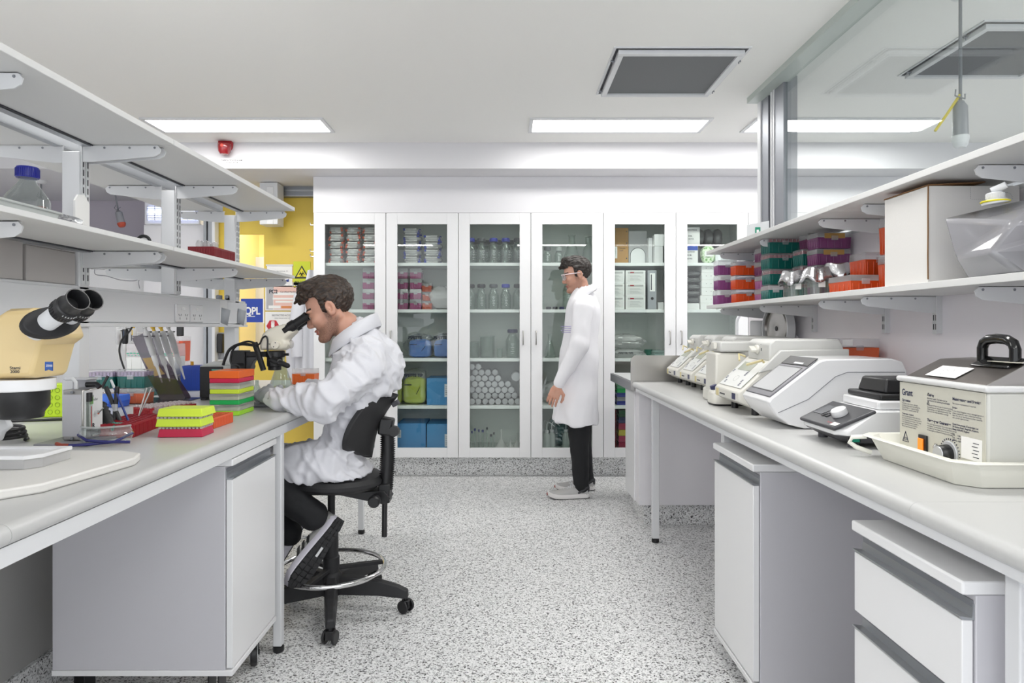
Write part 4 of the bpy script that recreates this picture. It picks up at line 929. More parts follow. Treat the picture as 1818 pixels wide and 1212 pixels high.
def add_head(parent, loc_, R, s, skin2=True, hair=HAIR, neck=None, extra=None, low=-.055, beard=.85):
    """head built in its own frame (looks along +x, z up), moved to loc_ with rotation R"""
    Rn = np.array(R); L = np3(loc_)
    hf = head_fn(s); hh = hair_fn(s, low=low)
    def toL(p): return (p-L) @ Rn
    def body(p):
        d = hf(toL(p))
        if neck is not None: d = sm(d, neck(p), .02)
        return d
    r = .17*s+.04
    lo = L-r; hi = L+r
    if extra is not None: lo = np.minimum(lo, extra[0]); hi = np.maximum(hi, extra[1])
    def S(v): v = np.clip(v, 0, 1); return v*v*(3-2*v)
    def mi(c):
        q = ((c-L) @ Rn)/s; x, y, z = q[:, 0], np.abs(q[:, 1]), q[:, 2]
        lp = (x > .084) & (z < -.0585) & (z > -.08) & (y < .022)
        ra = (z > .0275) & (z < .0355) & (x > .066) & (y > .010) & (y < .052)
        return np.where(lp, 1, np.where(ra, 2, 0))
    b = soft('body', body, lo, hi, .0028, [SKIN, LIP, hair], parent, smooth=1, mi=mi)
    co = np.empty(len(b.data.vertices)*3); b.data.vertices.foreach_get('co', co); q = ((co.reshape(-1, 3)-L) @ Rn)/s; x, y, z = q[:, 0], np.abs(q[:, 1]), q[:, 2]
    top = -.030-.42*np.clip(x-.02, 0, .05)
    wj = S((top-z)/.022)*S((x+.028-.55*np.clip(-z-.03, 0, .1)+.02)/.022)*S((z+.150)/.025)
    ws = S((x+.004)/.008)*S((.030-x)/.010)*S((.012-z)/.02)*S((z+.08)/.02)*S((y-.045)/.01)
    wm = S((x-.07)/.008)*S((-.046-z)/.006)*S((.032-y)/.01)*S((z+.075)/.01)
    wt = np.clip(np.maximum(np.maximum(wj, ws), wm), 0, 1)*beard
    at = b.data.attributes.new('stubble', 'FLOAT', 'POINT'); at.data.foreach_set('value', wt.astype(np.float32))
    def hd(vs):
        q = (vs-L) @ Rn; return .0032*nz(q, 45, 190, 90, 3)+.003*nz(q, 20, 80, 30, 9)
    h = soft('hair', lambda p: hh(toL(p)), L-r, L+r, .0026, hair, parent, disp=hd, smooth=1)
    for sg in (-1, 1):
        m = MB(); c = L+Rn @ (np.array((.0815, sg*.031, .002))*s); m.ell(c, (.0105*s,)*3, 16)
        e = obj('eye', m, [EYEW], parent); e.matrix_parent_inverse = Matrix.Translation(-parent.location)
        m = MB(); c2 = L+Rn @ (np.array((.089, sg*.031, .0005))*s); m.ell(c2, (.0045*s,)*3, 12)
        e = obj('iris', m, [IRIS], parent); e.matrix_parent_inverse = Matrix.Translation(-parent.location)
    return b
def hand_mesh(wr, dirv, up, curl, s=1.0, side=1, spread=.1):
    """list of capsules: palm, four bent fingers, thumb. dirv = along the hand, up = back of hand normal"""
    d = Vector(dirv).normalized(); u = Vector(up); u = (u-d*u.dot(d)).normalized(); l = d.cross(u)*side; W = Vector(wr); caps = []
    caps += [('e', W+d*.045*s, (.05*s, .042*s, .016*s))]
    tips = []
    for i, (o, ln) in enumerate(zip((-.033, -.011, .011, .031), (.066, .076, .071, .055))):
        b = W+d*.082*s+l*o*s; dd = (d+l*o*spread*8).normalized(); r = .0088*s; seg = [ln*.45, ln*.32, ln*.25]; ang = 0
        caps.append(('c', W+d*.02*s+l*o*.6*s, b, .013*s, .0105*s))
        q = b
        for k in range(3):
            ang += curl*(.7 if k == 0 else .9); v = (dd*math.cos(ang)-u*math.sin(ang)); q2 = q+v*seg[k]*s
            caps.append(('c', q, q2, r, r*.9)); q = q2; r *= .93
    b = W+d*.02*s-l*.034*s; v1 = (d*.62-l*.62-u*.25).normalized(); m1 = b+v1*.036*s; v2 = (d*.85-l*.15-u*.4).normalized(); m2 = m1+v2*.032*s
    caps += [('c', W+d*.012*s-l*.012*s, m1, .014*s, .0115*s), ('c', m1, m2, .011*s, .0095*s), ('c', m2, m2+(d*.9+l*.1-u*.35).normalized()*.024*s, .0095*s, .0085*s)]
    return caps, (d, u, l)
def hand_fn(caps, fr):
    d, u, l = fr; M = np.array([[d.x, l.x, u.x], [d.y, l.y, u.y], [d.z, l.z, u.z]])
    def f(p):
        r = None
        for c in caps:
            v = ell_(p, c[1], c[2], M) if c[0] == 'e' else cap_(p, c[1], c[2], c[3], c[4])
            r = v if r is None else sm(r, v, .006 if c[0] == 'c' else .012)
        return r
    return f
# ================================================================ drafting stool
SX, SY = -.775, 2.96
t = thing('lab_stool', 'black drafting stool with five casters and chrome foot ring, under the seated person', 'stool', (SX, SY, 0))
leg_angles = [math.radians(a) for a in (-76, -5, 67, 139, 211)]
hub = MB().lathe([(.045, .07), (.05, .08), (.05, .15), (.036, .17)], n=24)
bs_ = obj('base_hub', hub, BLACKM, t, bevel=.003)
for a in leg_angles:
    ca, sa = math.cos(a), math.sin(a); R = []
    for r, zt, zb, w_ in ((.03, .155, .075, .03), (.12, .150, .075, .028), (.22, .138, .075, .025), (.30, .118, .068, .022), (.345, .098, .062, .02)):
        R.append([(r*ca-w_*sa, r*sa+w_*ca, zb), (r*ca+w_*sa, r*sa-w_*ca, zb), (r*ca+w_*.75*sa, r*sa-w_*.75*ca, zt), (r*ca-w_*.75*sa, r*sa+w_*.75*ca, zt)])
    lo = obj('leg', MB().rings(R), BLACKM, t, bevel=.006, seg=3)
    cx_, cy_ = .335*ca, .335*sa; q = a+1.1
    cst = obj('caster', MB().cyl((cx_+.016*math.cos(q), cy_+.016*math.sin(q), .028), (cx_+.026*math.cos(q), cy_+.026*math.sin(q), .028), .028, n=22).cyl((cx_-.016*math.cos(q), cy_-.016*math.sin(q), .028), (cx_-.026*math.cos(q), cy_-.026*math.sin(q), .028), .028, n=22).cbox((cx_, cy_, .038), (.036, .036, .036)).cyl((cx_, cy_, .05), (cx_, cy_, .07), .01), BLACK, t, bevel=.003)
obj('column', MB().lathe([(.036, .16), (.036, .235), (.031, .24), (.031, .385), (.016, .39), (.016, .545)], n=24), BLACKM, t)
ring = MB().tube([(.2335*math.cos(i*PI/24), .2335*math.sin(i*PI/24), .186) for i in range(48)], .0105, 12, closed=True)
obj('foot_ring', ring, CHROME, t)
for a in (.35, 2.45, 4.5):
    obj('ring_spoke', MB().cbox((.13*math.cos(a), .13*math.sin(a), .184), (.2, .024, .016), 0, Matrix.Rotation(a, 3, 'Z')), BLACKM, t, bevel=.002)
seat = MB().lathe([(.001, .545), (.15, .545), (.19, .552), (.212, .57), (.214, .585), (.2, .602), (.16, .606), (.001, .6)], n=48)
so_ = obj('seat', seat.xf(Matrix.Rotation(.03, 4, 'Y')), BLACKM, t)
obj('mechanism', MB().prism([(-.08, .52), (.24, .535), (.27, .50), (.24, .475), (.05, .515), (-.08, .515)], 'y', -.045, .045), BLACK, t, bevel=.004)
k0 = P(668, 885, 2.9)-Vector((SX, SY, 0))
obj('knob', MB().tube([(k0.x, k0.y-.02, k0.z), (k0.x, k0.y-.055, k0.z), (k0.x, k0.y-.062, k0.z)], [.024, .026, .02], 16).cyl((k0.x, k0.y-.02, k0.z), (k0.x, k0.y+.06, k0.z), .011), BLACK, t)
b0 = P(684, 868, 2.96)-Vector((SX, SY, 0)); b1 = P(688, 762, 2.96)-Vector((SX, SY, 0)); b05 = P(690, 815, 2.96)-Vector((SX, SY, 0))
obj('back_bracket', MB().cbox((b0.x, 0, b0.z-.012), (.05, .075, .085)), BLACK, t, bevel=.006)
obj('back_rod', MB().cyl((b0.x-.002, 0, b0.z), (b0.x-.004, 0, b0.z-.21), .012), BLACK, t)
pth = []; rr = []
for i in range(57):
    u = i/56; p_ = b0*(1-u)**2+b05*2*u*(1-u)+b1*u*u; pth.append(p_+Vector((0, 0, .0))); rr.append(.034 if i % 2 else .025)
obj('bellows', MB().tube(pth, rr, 20), BLACK, t, sharp=180)
obj('back_mount', MB().cbox((b1.x-.005, 0, b1.z+.015), (.06, .07, .075), 0, Matrix.Rotation(.15, 3, 'Y')), BLACK, t, bevel=.008)
kk = P(697, 764, 2.9)-Vector((SX, SY, 0))
obj('knob', MB().tube([(kk.x, -.035, kk.z), (kk.x+.01, -.07, kk.z), (kk.x+.01, -.09, kk.z)], [.014, .024, .022], 12), BLACK, t)
# curved backrest shell: bowed sideways and in height
bk = MB(); NU, NV = 24, 16; g = []
top_, bot_ = P(700, 700, 2.96)-Vector((SX, SY, 0)), P(652, 812, 2.96)-Vector((SX, SY, 0))
for side_ in (0, 1):
    for j in range(NV+1):
        v = j/NV; base = bot_*(1-v)+top_*v
        bow = -.030*math.sin(PI*v)
        hw = .20*(max(0, 1-abs(2*v-1)**3.5))**.5*(.78+.22*math.sin(PI*min(1, v*1.1)))+.012
        for i in range(NU+1):
            u = 2*i/NU-1; x = base.x+bow-.075*u*u*(1) + (.022 if side_ else 0)+.0
            g.append((x, u*hw, base.z+.02*u*u))
nrow = (NU+1); ncount = nrow*(NV+1); f = []
for j in range(NV):
    for i in range(NU):
        a = j*nrow+i; f.append((a, a+nrow, a+nrow+1, a+1)); b = a+ncount; f.append((b, b+1, b+nrow+1, b+nrow))
for i in range(NU):
    f.append((i, i+1, ncount+i+1, ncount+i)); q = NV*nrow; f.append((q+i+1, q+i, ncount+q+i, ncount+q+i+1))
for j in range(NV):
    a = j*nrow; f.append((a+nrow, a, ncount+a, ncount+a+nrow)); a = j*nrow+NU; f.append((a, a+nrow, ncount+a+nrow, ncount+a))
obj('backrest', bk.add(g, f), BLACKM, t, bevel=.005, seg=3)
obj('grip_slot', MB().cbox((top_.x+.012, -.035, top_.z-.035), (.03, .05, .022), 0, Matrix.Rotation(-.5, 3, 'Y')), DARK, t, bevel=.004)
# ================================================================ shoes
def shoe(parent, heel, toe, up, cols, L=.31, name='shoe', stripes=True, mirror=1):
    heel = Vector(heel); d = (Vector(toe)-heel).normalized(); u = Vector(up); u = (u-d*u.dot(d)).normalized(); l = u.cross(d)
    M = Matrix(((d.x, l.x, u.x, heel.x), (d.y, l.y, u.y, heel.y), (d.z, l.z, u.z, heel.z), (0, 0, 0, 1)))
    M = Matrix.Translation(-parent.location) @ M
    def half(x): # half width of the sole along the length
        q = x/L
        return (.034+.016*math.sin(min(1, max(0, (q-.12)/.75))*PI*.62)-.004*math.sin(q*PI*2))*(min(1, (q+.012)/.07)**.5)*(min(1, (1.01-q)/.16)**.5)
    def outline(k=1.0, off=0): 
        xs = [L*(i/22)**1 for i in range(23)]
        pts = [(x, half(x)*k) for x in xs]+[(x, -half(x)*k) for x in xs[::-1]]
        return pts
    so = MB(); 
    def lift(x): q = x/L; return .018*max(0, (q-.7)/.3)**2+.004*max(0, (.1-q)/.1)
    R = []
    for z, k in ((0, .93), (.004, 1.0), (.02, 1.02), (.03, .99)): R.append([(x, y*k, z+lift(x)) for x, y in outline()])
    so.rings(R); so.xf(M); mid = obj('midsole', so, cols[1], parent, sharp=50)
    tr_ = MB()
    for i in range(13):
        x = L*(.035+i*.074); 
        for j in (-1, 0, 1):
            hw = half(x)*.92
            if hw > .012: tr_.cbox((x, j*hw*.64, -.001+lift(x)), (L*.062, hw*.56, .007), 0, Matrix.Rotation(.25*j, 3, 'Z'))
    tr_.rings([[(x, y*.9, -.0015+lift(x)) for x, y in outline()], [(x, y*.93, .004+lift(x)) for x, y in outline()]])
    ou = obj('outsole', tr_.xf(M), cols[2], parent)
    if stripes:
        obj('sole_inset', MB().cbox((L*.47, 0, -.005), (L*.13, .012, .002)).xf(M), METALW, parent)
    up_ = MB(); R = []
    prof_ = [(0, .085, .0), (.06, .092, .0), (.15, .098, .012), (.26, .092, .02), (.36, .088, .018), (.48, .078, .01), (.6, .066, 0), (.75, .052, 0), (.88, .044, 0), (.97, .033, 0)]
    for q, h, o in prof_:
        x = L*q*.985+.003; hw = half(max(.004, x))*.98; r = []
        for j in range(17):
            a = PI*j/16; r.append((x, math.cos(a)*hw*(1 if math.sin(a) < .7 else .92), .024+lift(x)+(h-.024)*math.sin(a)**.7))
        R.append(r)
    n = 17; v = [p for r in R for p in r]; f = []
    for i in range(len(R)-1):
        for j in range(n-1): f.append((i*n+j, (i+1)*n+j, (i+1)*n+j+1, i*n+j+1))
    f += [tuple(range(n)), tuple(range((len(R)-1)*n, len(R)*n))[::-1]]
    upo = obj('upper', up_.add(v, f).xf(M), cols[0], parent, sharp=70)
    lc = MB()
    for k in range(6):
        q = .38+k*.055; x = L*q; z = .026+lift(x)+(.088-(q-.36)*.125-.024)*1.0
        lc.tube([(x-.008, .022, z-.006), (x, .008, z+.004), (x+.006, -.008, z+.004), (x+.012, -.022, z-.006)], .0028, 6)
        lc.tube([(x+.012, .022, z-.008), (x+.004, 0, z+.005), (x-.006, -.022, z-.006)], .0028, 6)
    lc.tube([(L*.4, 0, .098), (L*.43, .02, .112), (L*.47, .03, .10), (L*.42, .01, .098)], .0028, 6); lc.tube([(L*.4, 0, .098), (L*.44, -.02, .110), (L*.48, -.03, .096), (L*.42, -.01, .096)], .0028, 6)
    obj('laces', lc.xf(M), METALW, parent)
    if stripes:
        for sg in (-1, 1):
            st = MB()
            for k in range(3):
                q = .38+k*.085; x = L*q; hw = half(x)
                st.add([(x+.018, sg*(hw*1.0), .034), (x+.034, sg*(hw*1.0), .034), (x+.012, sg*hw*.86, .068), (x-.004, sg*hw*.86, .068), (x+.018, sg*(hw*1.0+.0035), .034), (x+.034, sg*(hw*1.0+.0035), .034), (x+.012, sg*(hw*.86+.0035), .068), (x-.004, sg*(hw*.86+.0035), .068)], [(0, 1, 2, 3), (7, 6, 5, 4), (0, 4, 5, 1), (1, 5, 6, 2), (2, 6, 7, 3), (3, 7, 4, 0)])
            obj('stripes', st.xf(M), BLACK, parent)
            obj('heel_line', MB().tube([(.012, sg*.028, .078), (L*.12, sg*.040, .060), (L*.17, sg*.043, .036)], .0022, 6).xf(M), mat('orange_red', '#d8432e', .5), parent)
    return mid
# ================================================================ seated person
pc = Vector((SX, SY, 0))
man = thing('person', 'seated person in a white lab coat and grey gloves looking into a microscope', 'person', tuple(pc))
def Lp(*a): return np3(P(*a))
hd = P(586, 549, 2.95); Rh = (Matrix.Rotation(PI+.14, 3, 'Z') @ Matrix.Rotation(math.radians(25), 3, 'Y'))
nb, nt_ = Lp(614, 577, 2.965), Lp(652, 640, 2.98)
neck = lambda p: cap_(p, nb, nt_, .060, .074)
chest_ = Lp(648, 690, 2.97)
add_head(man, hd, Rh, 1.02, neck=lambda p: sm(neck(p), ell_(p, chest_, (.11, .15, .12)), .03), extra=(chest_-np.array((.12, .16, .13)), chest_+np.array((.12, .16, .13))))
sh_n, el_n, wr_n = Lp(650, 650, 2.79), Lp(583, 712, 2.66), Lp(486, 709, 2.72)
sh_f, el_f, wr_f = Lp(648, 648, 3.15), Lp(600, 715, 3.22), Lp(556, 692, 3.06)
def coat1(p):
    d = ecap_(p, Lp(650, 668, 2.97), Lp(630, 800, 2.97), .19, .175, (1, 0, 0), .78)
    d = sm(d, ell_(p, Lp(652, 655, 2.97), (.13, .19, .15)), .06)
    d = sm(d, cap_(p, Lp(652, 628, 2.84), Lp(652, 628, 3.1), .062), .05)
    d = sm(d, cap_(p, Lp(640, 600, 2.97), Lp(655, 640, 2.97), .085, .13), .04)
    d = sm(d, ell_(p, Lp(612, 815, 2.97), (.15, .20, .105)), .06)
    for a, b in ((Lp(615, 818, 2.86), Lp(488, 832, 2.80)), (Lp(615, 812, 3.07), Lp(480, 822, 3.08))): d = sm(d, cap_(p, a, b, .092, .082), .04)
    d = sm(d, ecap_(p, Lp(500, 820, 2.94), Lp(622, 832, 2.95), .17, .19, (0, 0, 1), .32), .03)
    arm = sm(cap_(p, sh_n, el_n, .078, .074), cap_(p, el_n, wr_n, .078, .043), .03)
    arm2 = sm(cap_(p, sh_f, el_f, .078, .07), cap_(p, el_f, wr_f, .072, .045), .03)
    d = sm(d, arm, .025); d = sm(d, arm2, .025)
    # the cloth is pressed flat by the backrest
    zt_, zb_ = P(700, 700, 2.96).z, P(652, 812, 2.96).z; v = (p[:, 2]-zb_)/(zt_-zb_); vc = np.clip(v, 0, 1)
    xb = P(652, 812, 2.96).x*(1-vc)+P(700, 700, 2.96).x*vc-.030*np.sin(PI*vc)-.075*np.clip((p[:, 1]-SY)/.2, -1.3, 1.3)**2-.02
    xb = xb+np.clip(v-1, 0, 1)*.5+np.clip(-v-.12, 0, .25)*.35
    d = smx(d, p[:, 0]-xb, .012)
    # and rests on the seat
    d = smx(d, -np.maximum(np.hypot(p[:, 0]-SX, p[:, 1]-SY)-.222, p[:, 2]-.606), .006)
    # neck opening
    d = smx(d, -(cap_(p, nb, nt_, .062, .070)), .004)
    # keep the cloth above the bench edge
    return d
def folds(vs):
    n = nz(vs, 11, 11, 7, 3); m = nz(vs, 24, 24, 14, 8); r = 1-2*np.abs(nz(vs+np.stack([vs[:, 2]*.5, vs[:, 2]*.2, vs[:, 0]*.5], 1), 9, 9, 9, 15))
    r2 = 1-2*np.abs(nz(np.stack([vs[:, 0]*1.0+vs[:, 2]*.9, vs[:, 1], vs[:, 2]*.35-vs[:, 0]*.35], 1), 16, 13, 13, 31))
    arm_t = np.exp(-np.minimum(np.linalg.norm(vs-el_n, axis=1), 1)**2/.02)
    ax_ = (wr_n-el_n)/np.linalg.norm(wr_n-el_n); s_ = (vs-el_n) @ ax_
    near = (np.abs(vs[:, 1]-2.70) < .12) & (s_ > -.02) & (vs[:, 2] < 1.08)
    wave = np.sin(s_*120+n*5)*.0035*near*np.clip(s_*8, 0, 1)
    far_ = (vs[:, 2] > .3)
    dgn = (vs[:, 0]*.75+vs[:, 2]*.66); big = np.sin(dgn*42+n*6)*.0035*(vs[:, 0] > -.86)*(vs[:, 2] > .62)
    return .007*n+.004*m+.015*np.clip(r-.6, 0, 1)*2+.012*np.clip(r2-.6, 0, 1)*2+wave+big+.004*arm_t*m-.004
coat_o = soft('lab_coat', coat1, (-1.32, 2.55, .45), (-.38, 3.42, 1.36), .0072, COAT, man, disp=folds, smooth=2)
# collar band
A_ = (P(664, 566, 2.97)-P(598, 604, 2.97))*.5; Cn = (P(664, 566, 2.97)+P(598, 604, 2.97))*.5; Bv = Vector((0, .095, 0)); g = []; f = []
NN = 40
for k, (ra, dz, dx) in enumerate(((.96, .004, 0), (1.04, .020, .0), (1.16, .016, 0), (1.36, -.040, 0), (1.33, -.045, 0), (1.02, -.01, 0))):
    for i in range(NN):
        a = -PI*.93+2*PI*.93*i/(NN-1); q = Cn+A_*math.cos(a)*ra+Bv*math.sin(a)*ra+Vector((0, 0, dz-.012*(1-math.cos(a))*.5)); g.append(q-pc)
for k in range(5):
    for i in range(NN-1): a = k*NN+i; f.append((a, a+1, a+NN+1, a+NN))
obj('collar', MB().add(g, f), COAT, man, sharp=70, solid=.003)
obj('shirt_collar', MB().tube([Cn+A_*math.cos(a)*.90+Bv*math.sin(a)*.88+Vector((0, 0, .001))-pc for a in [i*PI/16 for i in range(32)]], .006, 8, closed=True), mat('navy_shirt', '#23263a', .8), man)
sm_ = MB()
sm_.tube([Vector(p_)-pc for p_ in (P(618, 590, 2.80), P(632, 604, 2.765), P(640, 628, 2.722), P(641, 655, 2.705), P(636, 684, 2.712))], .0013, 5)
sm_.tube([Vector(p_)-pc for p_ in (P(592, 745, 2.775), P(590, 790, 2.768), P(584, 822, 2.775))], .0013, 5)
GLOVE = mat('grey_glove', '#9c9fa3', .45, bump=.2, bscale=90)
for nm_, w0, dv, uv, cu, sd, s_ in (('near', wr_n, (-.62, .62, .25), (-.35, -.45, 1), .95, -1, 1.05), ('far', wr_f, (-1, -.18, -.08), (.05, -.55, 1), .55, 1, 1.0)):
    W0 = Vector(w0)+Vector(dv).normalized()*.022
    cp_, fr_ = hand_mesh(W0, dv, uv, cu, s_, sd); hf_ = hand_fn(cp_, fr_)
    a0 = np3(Vector(w0)-Vector(dv).normalized()*.03); a1 = np3(W0+Vector(dv).normalized()*.03)
    gl = soft('glove', lambda p: sm(hf_(p), cap_(p, a0, a1, .034, .031), .015), np3(W0)-.19, np3(W0)+.19, .0035, GLOVE, man, disp=lambda v: .0012*nz(v, 50, 50, 50, 2), smooth=1)
TROU = mat('black_denim', '#17181b', .85, bump=.3, bscale=400)
def trou(p):
    d = sm(cap_(p, Lp(575, 830, 2.86), Lp(462, 846, 2.76), .055, .062), cap_(p, Lp(462, 850, 2.76), Lp(556, 915, 2.80), .070, .060), .03)
    d2 = sm(cap_(p, Lp(575, 826, 3.05), Lp(455, 840, 3.03), .055, .06), cap_(p, Lp(455, 835, 3.03), Lp(512, 945, 2.92), .075, .058), .03)
    return sm(d, d2, .01)
soft('trousers', trou, (-1.3, 2.6, .25), (-.62, 3.2, .8), .009, TROU, man, disp=lambda v: .006*nz(v, 16, 16, 20, 5)+.003*nz(v, 40, 40, 40, 7), smooth=1)
sc1 = (mat('shoe_grey', '#a9a9a7', .7, bump=.3, bscale=700), mat('midsole_white', '#cfccd6', .5), mat('outsole_dark', '#2a2a2c', .7))
shoe(man, P(606, 921, 2.80), P(527, 1034, 2.70), (-.74, .60, .10), sc1, .325)
shoe(man, P(540, 934, 2.99), P(488, 1018, 2.88), (-.2, .28, .9), sc1, .31)
# ================================================================ standing person
QY = 4.95; qc = Vector((P(1020, 0, QY).x, QY, 0))
man2 = thing('person', 'person in a white lab coat and safety glasses standing in front of the cabinets', 'person', tuple(qc))
HAIR2 = hair_mat('black_brown_hair', '#17110e', '#33271f')
hd2 = P(1024, 489, QY); Rh2 = Matrix.Rotation(PI+.05, 3, 'Z') @ Matrix.Rotation(math.radians(12), 3, 'Y')
n0, n1 = Lp(1030, 502, QY), Lp(1035, 535, QY); ch2 = Lp(1035, 560, QY)
wr2, el2, sh2 = Lp(993, 680, QY-.24), Lp(1028, 612, QY-.25), Lp(1036, 548, QY-.19)
dv2 = (-.45, -.1, -1); hp2 = Vector(wr2)+Vector(dv2).normalized()*.02
cpa, fra = hand_mesh(hp2, dv2, (-.3, -1, .1), .35, 1.0, 1)
hfa = hand_fn(cpa, fra)
add_head(man2, hd2, Rh2, .98, hair=HAIR2, low=-.05, beard=.5, neck=lambda p: sm(cap_(p, n0, n1, .055, .065), sm(ell_(p, ch2, (.10, .16, .12)), cap_(p, sh2, el2, .04, .035), .02), .03), extra=(ch2-.22, ch2+.22))
hobj = soft('hand', lambda p: sm(hfa(p), cap_(p, np3(wr2), np3(hp2)+np.array((-.01, 0, -.02)), .026, .026), .012), np3(hp2)-.2, np3(hp2)+.2, .0032, SKIN, man2, smooth=1)
wr3, el3, sh3 = Lp(1010, 675, QY+.24), Lp(1040, 612, QY+.25), Lp(1036, 548, QY+.19)
cpb, frb = hand_mesh(Vector(wr3)+Vector((-.01, 0, -.02)), (-.2, .05, -1), (-.3, 1, .1), .35, 1.0, -1); hfb = hand_fn(cpb, frb)
soft('hand', lambda p: sm(hfb(p), cap_(p, np3(wr3), np3(wr3)+np.array((-.01, 0, -.05)), .026), .012), np3(wr3)-.22, np3(wr3)+.2, .005, SKIN, man2, smooth=1)
def coat2(p):
    d = ecap_(p, Lp(1034, 560, QY), Lp(1028, 640, QY), .19, .185, (1, 0, 0), .68)
    d = sm(d, cap_(p, Lp(1036, 541, QY-.13), Lp(1036, 541, QY+.13), .062), .05)
    d = sm(d, cap_(p, Lp(1034, 518, QY), Lp(1036, 545, QY), .075, .11), .03)
    d = sm(d, ecap_(p, Lp(1028, 640, QY), Lp(1022, 745, QY), .19, .235, (1, 0, 0), .72), .06)
    z = p[:, 2]; hem = H-(750-CY)*QY/F+ .12*np.maximum(0, (P(1015, 0, QY).x-p[:, 0]))
    d = smx(d, hem-z, .006)
    a = sm(cap_(p, sh2, el2, .072, .066), cap_(p, el2, wr2, .066, .044), .025); b = sm(cap_(p, sh3, el3, .072, .066), cap_(p, el3, wr3, .066, .044), .025)
    d = sm(d, a, .02); d = sm(d, b, .02)
    return smx(d, -cap_(p, n0, n1, .057, .062), .004)
def folds2(vs): 
    n = nz(vs, 9, 9, 4, 21); low_ = np.clip((1.1-vs[:, 2])*2, 0, 1)
    ang = np.arctan2(vs[:, 1]-QY, vs[:, 0]-qc.x)
    return .006*n+.003*nz(vs, 24, 24, 14, 4)+.007*low_*np.sin(ang*7+n*3)
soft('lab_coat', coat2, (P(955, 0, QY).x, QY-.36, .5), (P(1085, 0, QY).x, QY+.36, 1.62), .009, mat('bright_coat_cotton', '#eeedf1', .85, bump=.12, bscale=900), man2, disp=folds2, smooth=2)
A_ = (P(1052, 508, QY)-P(1014, 530, QY))*.5; Cn = (P(1052, 508, QY)+P(1014, 530, QY))*.5; Bv = Vector((0, .085, 0)); g = []; f = []
for k, (ra, dz) in enumerate(((.98, .0), (1.05, .016), (1.14, .012), (1.38, -.035), (1.34, -.04))):
    for i in range(NN):
        a = -PI*.9+2*PI*.9*i/(NN-1); g.append(Cn+A_*math.cos(a)*ra+Bv*math.sin(a)*ra+Vector((0, 0, dz))-qc)
for k in range(4):
    for i in range(NN-1): a = k*NN+i; f.append((a, a+1, a+NN+1, a+NN))
obj('collar', MB().add(g, f), mat('bright_coat_cotton'), man2, sharp=70, solid=.003)
em = MB(); o_ = P(1003, 588, QY-.185)-qc
for i in range(4): em.cbox((o_.x+.02, o_.y, o_.z+.035-i*.014), (.10-.02*(i % 2), .004, .005))
obj('name_embroidery', em, mat('lilac_thread', '#a79fc4', .7), man2)
# safety glasses
Mg = Matrix.Translation(hd2-qc) @ Rh2.to_4x4() @ Matrix.Scale(.98, 4)
gl_ = MB(); prof_ = [(-.062+.124*i/12) for i in range(13)]
g = []; 
for zz_ in (-.022, .026):
    for y_ in prof_: g.append((.112-.6*y_*y_*9*.6, y_*1.12, zz_*(1-.25*abs(y_)/.062)))
gl_.add(g, [(i, i+1, 13+i+1, 13+i) for i in range(12)])
obj('glasses_lens', gl_.xf(Mg), glassy('goggle_lens', '#fdfdff', haze=.12, rough=.02, ior=1.6), man2, solid=.002)
tm = MB()
for sg in (-1, 1): tm.tube([(.095, sg*.070, .022), (.05, sg*.079, .018), (-.01, sg*.082, .014), (-.035, sg*.078, .0)], .0032, 6)
tm.tube([(.112-.6*y_*y_*9*.6, y_*1.12, .027*(1-.25*abs(y_)/.062)) for y_ in prof_], .0035, 6)
obj('glasses_frame', tm.xf(Mg), mat('pinkish_frame', '#e8d8dc', .3), man2)
def trou2(p):
    d = sm(cap_(p, Lp(1028, 700, QY-.09), Lp(1028, 770, QY-.09), .095, .075), cap_(p, Lp(1028, 770, QY-.09), Lp(1032, 862, QY-.06), .075, .056), .02)
    d2 = sm(cap_(p, Lp(1030, 700, QY+.1), Lp(1032, 770, QY+.12), .095, .075), cap_(p, Lp(1032, 770, QY+.12), Lp(1041, 848, QY+.17), .072, .055), .02)
    return sm(d, d2, .02)
soft('trousers', trou2, (P(985, 0, QY).x, QY-.25, .02), (P(1075, 0, QY).x, QY+.32, .85), .009, TROU, man2, disp=lambda v: .004*nz(v, 20, 20, 24, 5), smooth=1)
sc2 = (mat('shoe_light', '#b9b8b7', .7, bump=.3, bscale=500), mat('midsole_pale', '#e6e3e2', .5), mat('outsole_mid', '#777577', .7))
shoe(man2, (P(1046, 0, QY-.06).x, QY-.06, .006), (P(974, 0, QY-.08).x, QY-.08, .006), (0, 0, 1), sc2, .305, stripes=False)
shoe(man2, (P(1056, 0, QY+.17).x, QY+.17, .006), (P(985, 0, QY+.17).x, QY+.16, .006), (0, 0, 1), sc2, .305, stripes=False)

for yq, xq in ((QY-.06, 1046), (QY+.17, 1056)):
    hx0 = P(xq, 0, yq).x-qc.x; yc = yq-QY
    hc_ = MB()
    for sg in (-1, 1): hc_.tube([(hx0-.006, yc+sg*.022, .085), (hx0-.03, yc+sg*.037, .080), (hx0-.06, yc+sg*.042, .062), (hx0-.085, yc+sg*.043, .042)], [.012, .014, .012, .006], 8)
    hc_.ell((hx0-.012, yc, .065), (.016, .030, .036), 14)
    obj('heel_counter', hc_, mat('charcoal_mesh', '#3b3b3e', .8), man2)
    obj('toe_accent', MB().ell((hx0-.300, yc, .030), (.012, .026, .012), 12), mat('dull_red', '#9a3a34', .6), man2)
# ================================================================ things on the left bench and shelves
TAN = mat('tan_enamel', '#dcc38e', .35, coat=.2); CREAM = mat('cream_enamel', '#e6e1d2', .35, coat=.2)
LBL = mat('zeiss_blue', '#22509b', .4); VIAL = glassy('vial_plastic', '#ffffff', haze=.55, hazecol='#f6efef', rough=.15)
def T_(t): return Matrix.Translation(-t.location)
